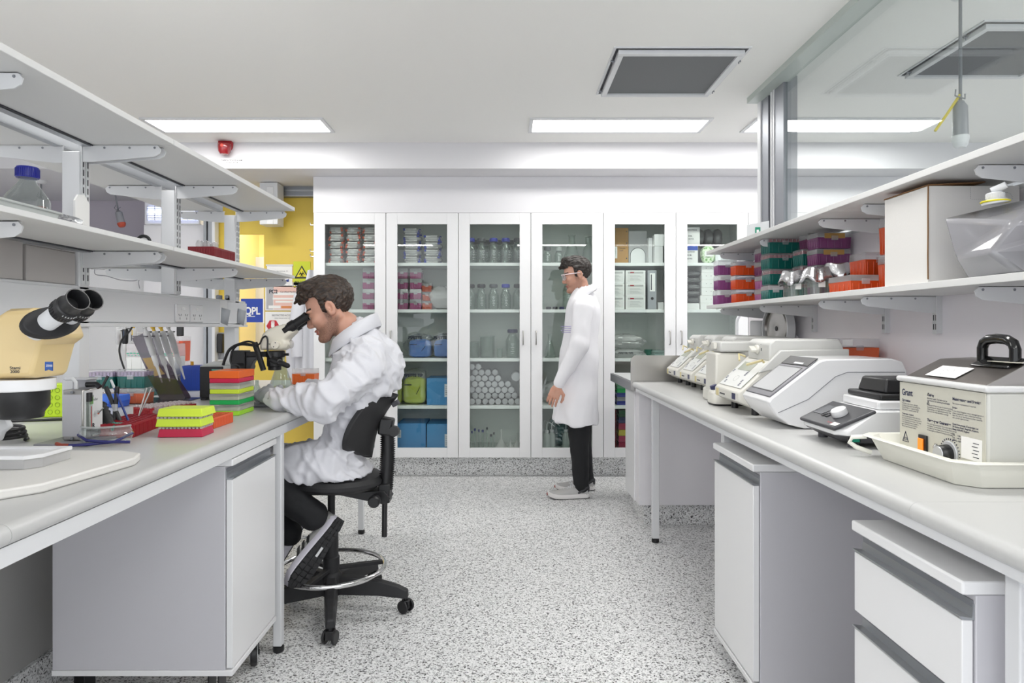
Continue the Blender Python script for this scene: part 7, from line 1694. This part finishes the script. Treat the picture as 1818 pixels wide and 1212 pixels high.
for i in range(5): lt.box(1.208, 1.208+.02-.004*(i % 2), ya-.0026, ya-.0023, 1.037+i*.007, 1.0385+i*.007)
for i in range(2): lt.box(1.176, 1.188, ya-.0026, ya-.0023, 1.036+i*.005, 1.0372+i*.005)
obj('label_print', lt.xf(T), INK, t); obj('rear_feet', MB().box(1.0, 1.05, ya+.02, yb-.02, BZ+.0005, BZ+.004).box(1.25, 1.3, ya+.02, yb-.02, BZ+.0005, BZ+.006).xf(T), BLACK, t)
# ---- shaker with black block
t = thing('dry_bath_shaker', 'white and dark grey shaker with a round white knob and black block', 'shaker', (1.08, 1.98, BZ)); T = T_(t)
SH_ = mat('shaker_grey', '#4c4c50', .45); y0, y1 = 1.86, 2.10
def sec(k0, z, xa, xb, ya_, yb_, ch=.03): return [(xa+ch, ya_, z), (xb, ya_, z), (xb, yb_, z), (xa+ch, yb_, z), (xa, yb_-ch, z), (xa, ya_+ch, z)]
obj('lower_shell', MB().rings([sec(0, BZ+.012, .965, 1.26, y0+.015, y1-.015), sec(0, BZ+.035, .925, 1.27, y0, y1)]).xf(T), SH_, t, bevel=.004)
obj('mid_shell', MB().rings([sec(0, BZ+.0355, .922, 1.27, y0-.003, y1+.003), sec(0, BZ+.05, .922, 1.27, y0-.003, y1+.003), [(1.035, y0, BZ+.105), (1.27, y0, BZ+.105), (1.27, y1, BZ+.105), (1.035, y1, BZ+.105), (1.03, y1-.01, BZ+.105), (1.03, y0+.01, BZ+.105)]]).xf(T), WG, t, bevel=.004)
obj('top_deck', MB().box(1.045, 1.26, y0+.02, y1-.02, BZ+.1055, BZ+.132).xf(T), WG, t, bevel=.006)
cp = [(.915, y0+.012, BZ+.052), (.915, y1-.012, BZ+.052), (1.03, y1+.002, BZ+.104), (1.03, y0-.002, BZ+.104)]
nn = (Vector(cp[3])-Vector(cp[0])).cross(Vector(cp[1])-Vector(cp[0])).normalized(); nn = nn if nn.z > 0 else -nn
v = [Vector(p)-nn*.006 for p in cp]+[Vector(p)+nn*.006 for p in cp]
obj('control_panel', MB().add(v, [(0, 1, 2, 3), (7, 6, 5, 4), (0, 4, 5, 1), (1, 5, 6, 2), (2, 6, 7, 3), (3, 7, 4, 0)]).xf(T), mat('panel_charcoal', '#3d3d41', .35), t, bevel=.006, seg=3)
e1_ = (Vector(cp[3])-Vector(cp[0])); e2_ = Vector((0, 1, 0)); o_ = Vector(cp[0])+nn*.0065
def quadp(u0, u1, v0, v1, h): return [o_+e1_*u+e2_*(v*(y1-y0-.02))+nn*h_ for h_ in (0, h) for u, v in ((u0, v0), (u0, v1), (u1, v1), (u1, v0))]
FQ = [(3, 2, 1, 0), (4, 5, 6, 7), (0, 1, 5, 4), (1, 2, 6, 5), (2, 3, 7, 6), (3, 0, 4, 7)]
obj('display', MB().add(quadp(.35, .75, .70, .95, .001), FQ).xf(T), mat('display_dark', '#5b5d61', .15), t)
kb = MB()
for u, v_ in ((.45, .55), (.7, .55), (.3, .6), (.55, .62), (.3, .5)): kb.add(quadp(u, u+.13, v_, v_+.05, .002), FQ)
obj('buttons', kb.xf(T), mat('btn_grey', '#2b2b2e', .5), t)
kc = o_+e1_*.5+e2_*.075; Mk = nn.to_track_quat('Z', 'Y').to_matrix(); obj('dial_knob', MB().lathe([(.021, .0), (.023, .003), (.022, .018), (.019, .021), (.001, .021)], tuple(kc), 36, 0, Mk).xf(T), WG, t)
obj('logo', MB().add(quadp(.08, .2, .02, .16, .001), FQ).xf(T), PAPER, t); lg = o_+e1_*.12+e2_*.032+nn*.0014; obj('logo_print', MB().text('Thermo', .0095, tuple(o_+e1_*.12+e2_*.034+nn*.0016), (0, -1, 0), tuple(e1_.normalized()), align='RIGHT').xf(T), mat('stop_red'), t)
obj('rocker_switch', MB().box(.950, .985, y0-.0015, y0+.002, BZ+.017, BZ+.033).xf(T), BLACK, t); obj('switch_lens', MB().box(.954, .981, y0-.0035, y0-.0015, BZ+.020, BZ+.030).xf(T), mat('green_switch', '#0f7a62', .3), t)
obj('feet', MB().cyl((.98, y0+.03, BZ+.0005), (.98, y0+.03, BZ+.012), .014).cyl((.98, y1-.03, BZ+.0005), (.98, y1-.03, BZ+.012), .014).cyl((1.22, y0+.03, BZ+.0005), (1.22, y0+.03, BZ+.012), .014).xf(T), SH_, t)
obj('black_flange', MB().box(1.055, 1.25, y0+.025, y1-.03, BZ+.133, BZ+.150).xf(T), BLACK, t, bevel=.005)
blk = MB().rings([[(1.075, y0+.04, BZ+.15), (1.24, y0+.04, BZ+.15), (1.24, y1-.05, BZ+.15), (1.075, y1-.05, BZ+.15)], [(1.085, y0+.05, BZ+.192), (1.24, y0+.05, BZ+.192), (1.24, y1-.06, BZ+.192), (1.085, y1-.06, BZ+.192)]]); obj('black_block', blk.xf(T), BLACK, t, bevel=.006)
# ---- tray and water bath
TRAY = mat('ivory_plastic', '#e9e8de', .35)
t = thing('spill_tray', 'ivory plastic tray holding the grey water bath, at the right edge of the bench', 'tray', (1.2, 1.57, BZ+.0005)); T = T_(t); tx0, tx1, ty0, ty1 = .965, 1.44, 1.405, 1.745
def tr_(x0, x1, y0_, y1_, z, ch=.035): return [(x0+ch, y0_, z), (x1-ch, y0_, z), (x1, y0_+ch, z), (x1, y1_-ch, z), (x1-ch, y1_, z), (x0+ch, y1_, z), (x0, y1_-ch, z), (x0, y0_+ch, z)]
obj('tray_body', MB().rings([tr_(tx0, tx1, ty0, ty1, BZ+.001), tr_(tx0-.022, tx1+.02, ty0-.022, ty1+.022, BZ+.055), tr_(tx0-.036, tx1+.034, ty0-.036, ty1+.036, BZ+.056), tr_(tx0-.036, tx1+.034, ty0-.036, ty1+.036, BZ+.0595), tr_(tx0-.018, tx1+.016, ty0-.018, ty1+.018, BZ+.0595), tr_(tx0+.004, tx1-.004, ty0+.004, ty1-.004, BZ+.005)]).xf(T), TRAY, t, bevel=.002, sharp=50)
obj('handle_loop', MB().tube([(tx0-.025, ty1+.0, BZ+.054), (tx0-.055, ty1+.015, BZ+.05), (tx0-.06, ty1+.018, BZ+.036), (tx0-.045, ty1+.012, BZ+.024), (tx0-.012, ty1+.0, BZ+.012)], .006, 10).xf(T), TRAY, t)
BATH = mat('bath_grey_enamel', '#c8c8c2', .45, bump=.1, bscale=500); BF = mat('bath_face', '#c9c7bb', .4)
bx0, bx1, by0, by1, bz0, bz1 = 1.02, 1.38, 1.42, 1.735, BZ+.008, 1.110
t = thing('water_bath', 'grey water bath with metal lid and black handle standing in the ivory tray', 'water bath', (1.2, 1.58, bz0)); T = T_(t)
obj('tank', MB().box(bx0+.002, bx1, by0, by1, bz0, bz1).xf(T), BATH, t, bevel=.006); obj('front_panel', MB().box(bx0, bx0+.002, by0+.004, by1-.002, bz0+.003, bz1-.002).xf(T), BF, t)
obj('rim', MB().box(bx0-.006, bx1+.006, by0-.008, by1+.008, bz1, bz1+.014).xf(T), mat('rim_grey', '#d5d5d5', .35), t, bevel=.006, seg=3)
lidp = [(bx0+.012, bz1+.014), (1.118, 1.168), (1.20, 1.172), (bx1-.01, bz1+.014)]
obj('lid', MB().prism(lidp, 'y', by0+.016, by1-.01).xf(T), mat('dull_steel_lid', '#8d8783', .28, .9, bump=.15, bscale=25), t, bevel=.002)
obj('lid_end', MB().prism([(bx0+.008, bz1+.013), (1.118, 1.171), (1.20, 1.175), (bx1-.006, bz1+.013)], 'y', by0+.012, by0+.0158).xf(T), STEEL, t)
obj('cream_flap', MB().plate((1.13, by0+.02, 1.1725), (0, 1, 0), (-1, 0, 0), .09, .03, -.001).xf(T), CREAM, t)
hz, hx_ = 1.172, 1.125
hp_ = [(hx_, 1.478, 1.158), (hx_, 1.478, 1.20), (hx_, 1.484, 1.213), (hx_, 1.502, 1.221), (hx_, 1.53, 1.223), (hx_, 1.558, 1.221), (hx_, 1.574, 1.213), (hx_, 1.58, 1.20), (hx_, 1.58, 1.158)]
obj('handle', MB().tube(hp_, .0115, 16).xf(T), mat('gloss_black', '#0f0f10', .15), t)
tp = MB().rings([[(hx_-.045, y_, z_) for y_, z_ in ()] or [(hx_-.03, 1.46, 1.158), (hx_+.012, 1.46, 1.176), (hx_+.012, 1.585, 1.176), (hx_-.03, 1.585, 1.158)], [(hx_-.028, 1.465, 1.163), (hx_+.01, 1.465, 1.182), (hx_+.01, 1.58, 1.182), (hx_-.028, 1.58, 1.163)]]); obj('black_tape', tp.xf(T), mat('gloss_black'), t, bevel=.003)
ll = Vector((1.118-bx0-.012, 0, 1.168-bz1-.014)).normalized(); q = Vector((bx0+.02, 1.66, bz1+.0205)); obj('paper_note', MB().plate(tuple(q), (0, -1, 0), tuple(ll), .11, .05, .001).xf(T), PAPER, t)
obj('note_writing', MB().text('CHE 00', .014, tuple(q+ll*.025+Vector((-.001, -.03, .0016))), (0, -1, 0), tuple(ll)).text('B5', .014, tuple(q+ll*.006+Vector((-.001, -.04, .0016))), (0, -1, 0), tuple(ll)).xf(T), mat('soft_grey'), t)
tx = MB(); FX = bx0-.0006; XD = (0, -1, 0); UD = (0, 0, 1)
def ft(s, size, y, z, bold=.0, **k): tx.text(s, size, (FX, y, z), XD, UD, bold=bold, **k)
yl = by1-.012
ft('Grant', .022, yl, bz1-.034, .025, wide=.85)
ft('Operation', .0085, yl, bz1-.050, .03); ft('The bath is set at your selected\nworking temperature by turning the\ndial as in Figure 1. Leave to settle\nafter temp is reached, switch off', .0052, yl, bz1-.057)
ft('Temperature Control', .0055, yl, bz1-.0835, .03); ft('Some temperatures within the limits\nare reached, then thermostat controls.\nTurn clockwise to increase. The lamp\nis on while bath heats. A guide is\ngiven by the dial and set points\nshown here, between marks', .0052, yl, bz1-.089)
y2 = by1-.115; ft('⚠ Safety'.replace('⚠ ', '  '), .0088, y2, bz1-.027, .03); ft('Electrical supply: The bath must be\nconnected to an earthed ground supply', .0052, y2, bz1-.034, .01)
ft('Protection of internal care. It is good practice\nto avoid hazards. Never touch hot surfaces\nwhile heating or at high temperatures. The\nbath must be dried out before storage', .0050, y2, bz1-.050)
ft('Three-year Guarantee', .0095, y2, bz1-.088, .03); ft('This unit is guaranteed for three years against faulty\nmaterials or workmanship. Within the stated period\nwe make any free repair, return via your supplier\nor local agent as allowed if misuse is excluded', .0050, y2, bz1-.095)
y3 = by1-.207; ft('Maintenance and Service', .0092, y3, bz1-.027, .03); ft('No routine maintenance is required.', .0052, y3, bz1-.036)
ft('Service', .0058, y3, bz1-.046, .03); ft('In the United Kingdom, return damaged goods to\nwhere supplied for repair within two working\ndays. Part of our distribution in other countries\nuse a similar agent service.', .0050, y3, bz1-.053)
ft('Grant Instruments (Cambridge) Ltd\n29 Station Road, Shepreth, Royston,\nHerts SG8 6PZ England', .0058, y3, bz1-.083, .02); ft('Tel.     +44 (0) 1763 260811\nFax.   +44 (0) 1763 262410\nEMAIL: marketing@grantinst.co.uk', .0058, y3, bz1-.108, .01)
ft('power', .005, by1-.094, bz1-.128); ft('heater', .005, by1-.142, bz1-.140)
for k in range(2): z_ = bz1-(.026 if k == 0 else .0465); tx.tube([(FX, y2-.0005, z_), (FX, y2-.008, z_), (FX, y2-.0043, z_+.007), (FX, y2-.0005, z_)], .0006, 4)
zt_ = bz1-.152; tx.tube([(FX, yl-.004, zt_), (FX, yl-.028, zt_), (FX, yl-.016, zt_+.025), (FX, yl-.004, zt_)], .001, 4)
for k in range(3): tx.tube([(FX, yl-.011-.005*k, zt_+.003), (FX, yl-.012-.005*k, zt_+.007), (FX, yl-.0105-.005*k, zt_+.011)], .0006, 4)
dial = Vector((bx0-.002, by1-.197, bz0+.040))
for k in range(22): a = -2.3+k*4.6/21; tx.cbox((FX, dial.y-.034*math.sin(a), dial.z+.034*math.cos(a)), (.001, .0018, .0032), 0, Matrix.Rotation(a, 3, 'X'))
obj('printed_instructions', tx.xf(T), mat('print_navy', '#24284a', .5), t)
obj('power_switch', MB().box(bx0-.006, bx0, by1-.118, by1-.088, bz0+.024, bz0+.068).xf(T), BLACK, t, bevel=.001); obj('switch_lens', MB().box(bx0-.010, bx0-.0065, by1-.111, by1-.092, bz0+.026, bz0+.060).xf(T), mat('amber_lens', '#e77a1c', .2, emit=.5), t, bevel=.001)
obj('heater_lamp', MB().lathe([(.007, 0), (.008, .003), (.004, .007), (.001, .008)], (bx0, by1-.150, bz0+.045), 18, 0, Matrix.Rotation(-PI/2, 3, 'Y')).xf(T), CHROME, t)
MR = Matrix.Rotation(-PI/2, 3, 'Y')
obj('dial_plate', MB().lathe([(.029, 0), (.030, .002), (.028, .004), (.001, .004)], (bx0, dial.y, dial.z), 40, 0, MR).xf(T), mat('dial_silver', '#c2c4c8', .35, .3), t)
obj('dial_knob', MB().lathe([(.021, .004), (.022, .006), (.019, .026), (.018, .027)], (bx0, dial.y, dial.z), 36, 0, MR).xf(T), BLACK, t); obj('dial_cap', MB().lathe([(.018, .0265), (.017, .029), (.001, .029)], (bx0, dial.y, dial.z), 36, 0, MR).xf(T), mat('dial_silver'), t)
obj('asset_label', MB().plate((bx0-.0002, by1-.237, bz0+.040), (0, -1, 0), (0, 0, 1), .065, .048, .001).xf(T), PAPER, t)
lt = MB()
for i in range(5): lt.cbox((bx0-.0016, by1-.285+.004*(i % 2), bz0+.048+i*.0075), (.0004, .018, .0016))
obj('label_print', lt.xf(T), INK, t)
# orange box at the wall
ow = tip_box(.16, .12, .11, .035, '#d2592b', lidhaze=.25, ribs=False); place(ow, (P(1522, 0, 2.70).x+.0, 2.74, BZ+.12), 'orange liquid-tinted clear box standing behind the white cycler against the wall')
ow2 = dup(ow, (P(1522, 0, 2.70).x, 2.74, BZ+.001)); ow2['label'] = 'orange clear box underneath the other one behind the white cycler'; ow.location.z = BZ+.147
obj('paper_tag', MB().box(-.07, -.03, -.0625, -.061, .118, .142), PAPER, ow)
# round steel door device at the far end
c = P(1386, 583, 3.56); c.x = 1.455
t = thing('steel_centrifuge', 'round polished steel lid standing open at the far end of the right bench', 'centrifuge', (c.x, 3.56, BZ)); T = T_(t)
Rz = Matrix.Rotation(-PI/2+.62, 3, 'Z').to_4x4()
def dsk(prof, mats_, nm_): 
    m = MB().lathe(prof, n=40); M2 = Matrix.Translation((0, 0, c.z-BZ)) @ Matrix.Rotation(-PI/2+.12, 4, 'Z') @ Matrix.Rotation(PI/2, 4, 'X'); return obj(nm_, m.xf(M2), mats_, t)
dsk([(.115, -.012), (.12, -.006), (.118, .02), (.108, .028), (.104, .016), (.085, .014), (.04, .022), (.03, .018), (.012, .018)], STEEL, 'lid_disc'); dsk([(.001, .017), (.013, .017), (.013, .020), (.001, .021)], BLACK, 'centre_hole'); dsk([(.122, -.014), (.134, -.012), (.134, .03), (.126, .03), (.124, .0)], METALW, 'outer_rim')
obj('housing', MB().box(.025, .065, -.10, .10, .0005, .30), METALW, t, bevel=.03, seg=4)
t = thing('paper_towel_roll', 'white upright cylinder beside the round steel lid', 'cylinder', (1.465, 3.86, BZ+.0005)); obj('roll', MB().lathe([(.05, 0), (.055, .004), (.055, .37), (.05, .375), (.001, .375)], n=32), METALW, t)
# ================================================================ things on the right shelves
SZ = 1.3785; UZ = 1.7025
def rs(src, px, Y, label, z=SZ, dx=0): place(src, (P(px, 0, Y).x+dx, Y, z+.0005), label)
def rstack(src, x, y, n, h, label, z0=SZ, group=None, r0=0):
    for i in range(n): place(src, (x+random.uniform(-.003, .003), y+random.uniform(-.003, .003), z0+.0005+i*h), label % lev(i, n), random.uniform(-.02, .02), group)
pk = tip_box(.115, .085, .055, .030, '#8a4a82', lidhaze=.55)
rstack(pk, 1.285, 3.93, 3, .0865, 'cloudy-lidded purple box at the far end of the lower right shelf, %s', group='purple boxes at the far shelf end')
bt = tip_box(.13, .085, .05, .032, '#6b5a86', inner='#3b5fb0', lidhaze=.2); rstack(bt, 1.41, 3.90, 3, .0865, 'clear-lidded box with blue tips behind the orange stack, %s', group='blue tip boxes'); 
oo = tip_box(.145, .085, .052, .024, ORG, lidhaze=.5); rstack(oo, 1.330, 3.71, 3, .0775, 'bright orange tip box at the far end of the right shelf, %s', group='bright orange tip boxes')
p2_ = tip_box(.10, .10, .042, .027, '#a05a8c', lidhaze=.6); rstack(p2_, 1.375, 3.53, 2, .0695, 'pink purple tip box between the orange and teal stacks, %s', group='pink purple boxes')
p3_ = tip_box(.10, .10, .045, .027, PURP, lidhaze=.5); rstack(p3_, 1.44, 3.66, 3, .0725, 'dark purple tip box behind the pink ones, %s', group='dark purple boxes behind')
place(p3_, (1.375, 3.53, SZ+.140), 'dark purple tip box resting on the two pink purple ones'); place(p3_, (1.377, 3.532, SZ+.213), 'dark purple tip box at the very top of the pink purple pile')
tt = tip_box(.16, .11, .052, .024, TEAL, inner='#a0505c', lidhaze=.45); rstack(tt, 1.365, 3.32, 4, .0775, 'teal tip box with clear lid in the tall front stack, %s', group='teal boxes, tall stack')
t2 = tip_box(.07, .10, .045, .02, TEAL, lidhaze=.6); place(t2, (1.27, 3.20, SZ+.0005), 'small teal box at the foot of the teal stack')
rstack(tt, 1.445, 3.14, 3, .0775, 'teal tip box in the shorter stack beside the purple ones, %s', group='teal boxes, short stack')
place(p3_, (1.445, 3.14, SZ+.2335), 'purple tip box crowning the shorter teal stack')
pt = tip_box(.15, .10, .048, .022, '#77386a', tape=True, lidhaze=.5); rstack(pt, 1.435, 2.975, 4, .0715, 'purple box with brown tape behind the foil beakers, %s', group='taped purple boxes')
def foil_beaker(x, y, r, h, label):
    t = thing('foil_covered_beaker', label, 'beaker', (x, y, SZ+.0005)); obj('glass', MB().lathe([(r*.92, 0), (r, .004), (r, h)], n=28), LAB, t)
    m = MB(); R = []; n = 40
    for k, (rr_, zz_) in enumerate(((.001, h+.006), (r*.6, h+.005), (r*1.02, h+.002), (r*1.12, h-.012), (r*1.22, h-.034), (r*1.35, h-.05))):
        R.append([(rr_*(1+.10*k/5*math.sin(5*a+x*30)+.05*k/5*math.sin(13*a))*math.cos(a), rr_*(1+.10*k/5*math.sin(5*a+x*30)+.05*k/5*math.sin(11*a))*math.sin(a), zz_+(.012*k/5)*math.sin(4*a+y*9)) for a in [2*PI*j/n for j in range(n)]])
    obj('foil_cover', m.rings(R, cap=False), FOIL, t, solid=.0006, sharp=20)
    obj('white_mark', MB().cbox((0, -r-.001, h*.4), (r*.6, .001, h*.22)), PAPER, t)
    obj('inner_glassware', MB().cyl((-.01, 0, .003), (-.012, 0, h*.85), r*.35, r*.25).cyl((.015, .01, .003), (.018, .01, h*.8), r*.25, r*.2), LAB, t)
foil_beaker(P(1402, 0, 2.93).x+.005, 2.90, .043, .108, 'glass beaker covered with crumpled foil, left of three on the lower right shelf')
foil_beaker(P(1444, 0, 2.76).x+.004, 2.74, .046, .108, 'glass beaker covered with crumpled foil, middle of three')
foil_beaker(P(1487, 0, 2.80).x, 2.80, .05, .13, 'tall glass beaker covered with foil behind the orange boxes')
og = tip_box(.115, .17, .042, .022, '#cc4c1a', lidhaze=.55); place(og, (1.33, 2.56, SZ+.0005), 'long low orange box in front, beside the foil-covered beakers')
og2 = tip_box(.115, .12, .062, .028, '#c8481a', lidhaze=.35); place(og2, (1.42, 2.60, SZ+.066), 'orange box with a clear lid standing higher behind the low orange box'); rkb = tip_box(.115, .12, .04, .02, '#b9441a', lidhaze=.4); place(rkb, (1.45, 2.60, SZ+.0005), 'low orange box at the wall under the higher one')
og3 = tip_box(.09, .10, .10, .035, '#cc4c18', lidhaze=.35); rstack(og3, 1.425, 2.435, 2, .1355, 'tall orange box beside the white carton, %s', group=None)
# white carton
t = thing('white_carton', 'large plain white cardboard carton on the lower right shelf', 'carton', (1.38, 2.065, SZ+.0005)); T = T_(t)
WC = mat('white_card', '#dedcd9', .75, bump=.15, bscale=160); BRN = mat('brown_card_edge', '#7a5836', .85)
obj('box_body', MB().box(1.232, 1.50, 1.953, 2.178, SZ+.0005, 1.662).xf(T), WC, t, bevel=.002)
obj('open_flap', MB().add([(1.232, 1.953, 1.663), (1.232, 2.178, 1.663), (1.40, 2.178, 1.672), (1.40, 1.953, 1.672)], [(0, 1, 2, 3)]).xf(T), BRN, t, solid=.003); obj('brown_edge', MB().tube([(1.2305, 1.951, SZ+.01), (1.2295, 1.9505, SZ+.08), (1.2305, 1.9512, SZ+.15), (1.2298, 1.9505, SZ+.22), (1.231, 1.951, 1.662)], .0022, 6).tube([(1.231, 1.953, 1.6635), (1.231, 2.178, 1.6635)], .002, 6).xf(T), BRN, t)
pf = MB()
for i in range(12): a = PI*i/11; pf.cbox((1.46-.017*math.cos(a), 1.9515, 1.625+.017*math.sin(a)), (.003, .001, .0012))
for i in range(16): pf.cbox((1.36+i*.006, 1.9515, 1.622), (.003, .001, .001))
for i in range(6): pf.cbox((1.355, 1.9515, 1.625+i*.006), (.001, .001, .003))
obj('perforation', pf.xf(T), mat('soft_grey'), t)
# collapsible cubitainer
t = thing('collapsible_container', 'translucent crumpled plastic water container with a white tap cap', 'container', (1.36, 1.70, SZ+.0005)); T = T_(t)
def K(x, y, Y): q = P(x, y, Y); return (q.x, q.y, q.z)
zb = SZ+.001
V = [(1.255, 1.82, zb), (1.225, 1.60, zb), (1.50, 1.60, zb), (1.50, 1.86, zb),                       # 0-3 base
     (1.235, 1.845, 1.44), (1.20, 1.66, 1.435), (1.505, 1.56, 1.44), (1.505, 1.88, 1.44),            # 4-7 low waist
     K(1674, 388, 1.83), (1.215, 1.60, 1.50), (1.51, 1.57, 1.53), (1.505, 1.88, 1.54),               # 8-11 widest
     (1.285, 1.80, 1.562), (1.32, 1.62, 1.572), (1.50, 1.62, 1.574), (1.50, 1.84, 1.574)]            # 12-15 top
Fc = [(3, 2, 1, 0), (12, 13, 14, 15)]
for r in range(3):
    for j in range(4): a, b_ = r*4+j, r*4+(j+1) % 4; Fc.append((a, b_, b_+4)); Fc.append((a, b_+4, a+4))
cbm = MB().add(V, Fc); co = obj('bag_body', cbm.xf(T), glassy('cloudy_poly', '#f2f2f4', haze=.46, hazecol='#e2e1e6', rough=.18, ior=1.6), t, bevel=.012, seg=3, sharp=30)
obj('seam_ridge', MB().tube([Vector((1.232, 1.80, 1.515))-t.location, Vector((1.235, 1.74, 1.47))-t.location, Vector((1.24, 1.64, 1.39))-t.location], .004, 8), glassy('seam_clear', '#ffffff', haze=.6, hazecol='#f4f4f6', rough=.1), t)
wv = MB().add([(x*.98+.02*1.36, y*.98+.02*1.72, z if i < 4 else 1.435+(.002 if i > 5 else 0)) for i, (x, y, z) in enumerate(V[:8])], [(3, 2, 1, 0), (4, 5, 6, 7), (0, 1, 5, 4), (1, 2, 6, 5), (2, 3, 7, 6), (3, 0, 4, 7)]); obj('water', wv.xf(T), glassy('grey_water', '#c9cccc', haze=.4, hazecol='#a9acac', rough=.05), t, bevel=.01)
cc = P(1767, 352, 1.70)
Mt = Matrix.Rotation(-.12, 3, 'Y'); c0 = Vector((cc.x, 1.70, 1.573))
cpm = MB().lathe([(.030, -.010), (.031, -.006), (.023, .0), (.019, .002), (.019, .016), (.016, .019), (.001, .019)], tuple(c0), 32, 0, Mt)
for i in range(24): a = 2*PI*i/24; cpm.cbox((c0.x+.0195*math.cos(a), 1.70+.0195*math.sin(a), c0.z+.009), (.0025, .0025, .012), 0, Matrix.Rotation(a, 3, 'Z'))
obj('screw_cap', cpm.xf(T), METALW, t); obj('tap_spout', MB().tube([(c0.x-.010, 1.70, c0.z+.022), (c0.x+.006, 1.685, c0.z+.030), (c0.x+.012, 1.678, c0.z+.034)], [.009, .009, .0085], 14).xf(T), METALW, t); obj('yellow_ring', MB().lathe([(.0312, -.003), (.0325, -.001), (.0312, .001)], (c0.x, 1.70, c0.z-.004), 32).xf(T), mat('warn_yellow'), t)
# sign on the upper shelf
t = thing('exit_sign_plate', 'small white plate with a green emergency pictogram standing on the upper right shelf', 'sign', (1.36, 3.62, UZ+.0005), -.1)
obj('plate', MB().prism([(-.055, 0), (.06, 0), (.06, .12), (-.055, .10)], 'y', -.003, .003), METALW, t); obj('green_panel', MB().box(-.014, .014, -.0045, -.0032, .014, .086), mat('safety_green', '#0f8a6c', .4), t)
obj('pictogram', MB().box(-.006, .006, -.0055, -.0047, .056, .072).prism([(-.009, .042), (.009, .042), (0, .026)], 'y', -.0055, -.0047), PAPER, t)
t = thing('emergency_button', 'small yellow and dark switch on the white edge near the far right shelf end', 'switch', (P(1349, 404, 5.53).x, 5.529, P(1349, 404, 5.53).z)); obj('dark_slot', MB().box(-.008, .008, -.01, .0, -.035, .035), BLACK, t)
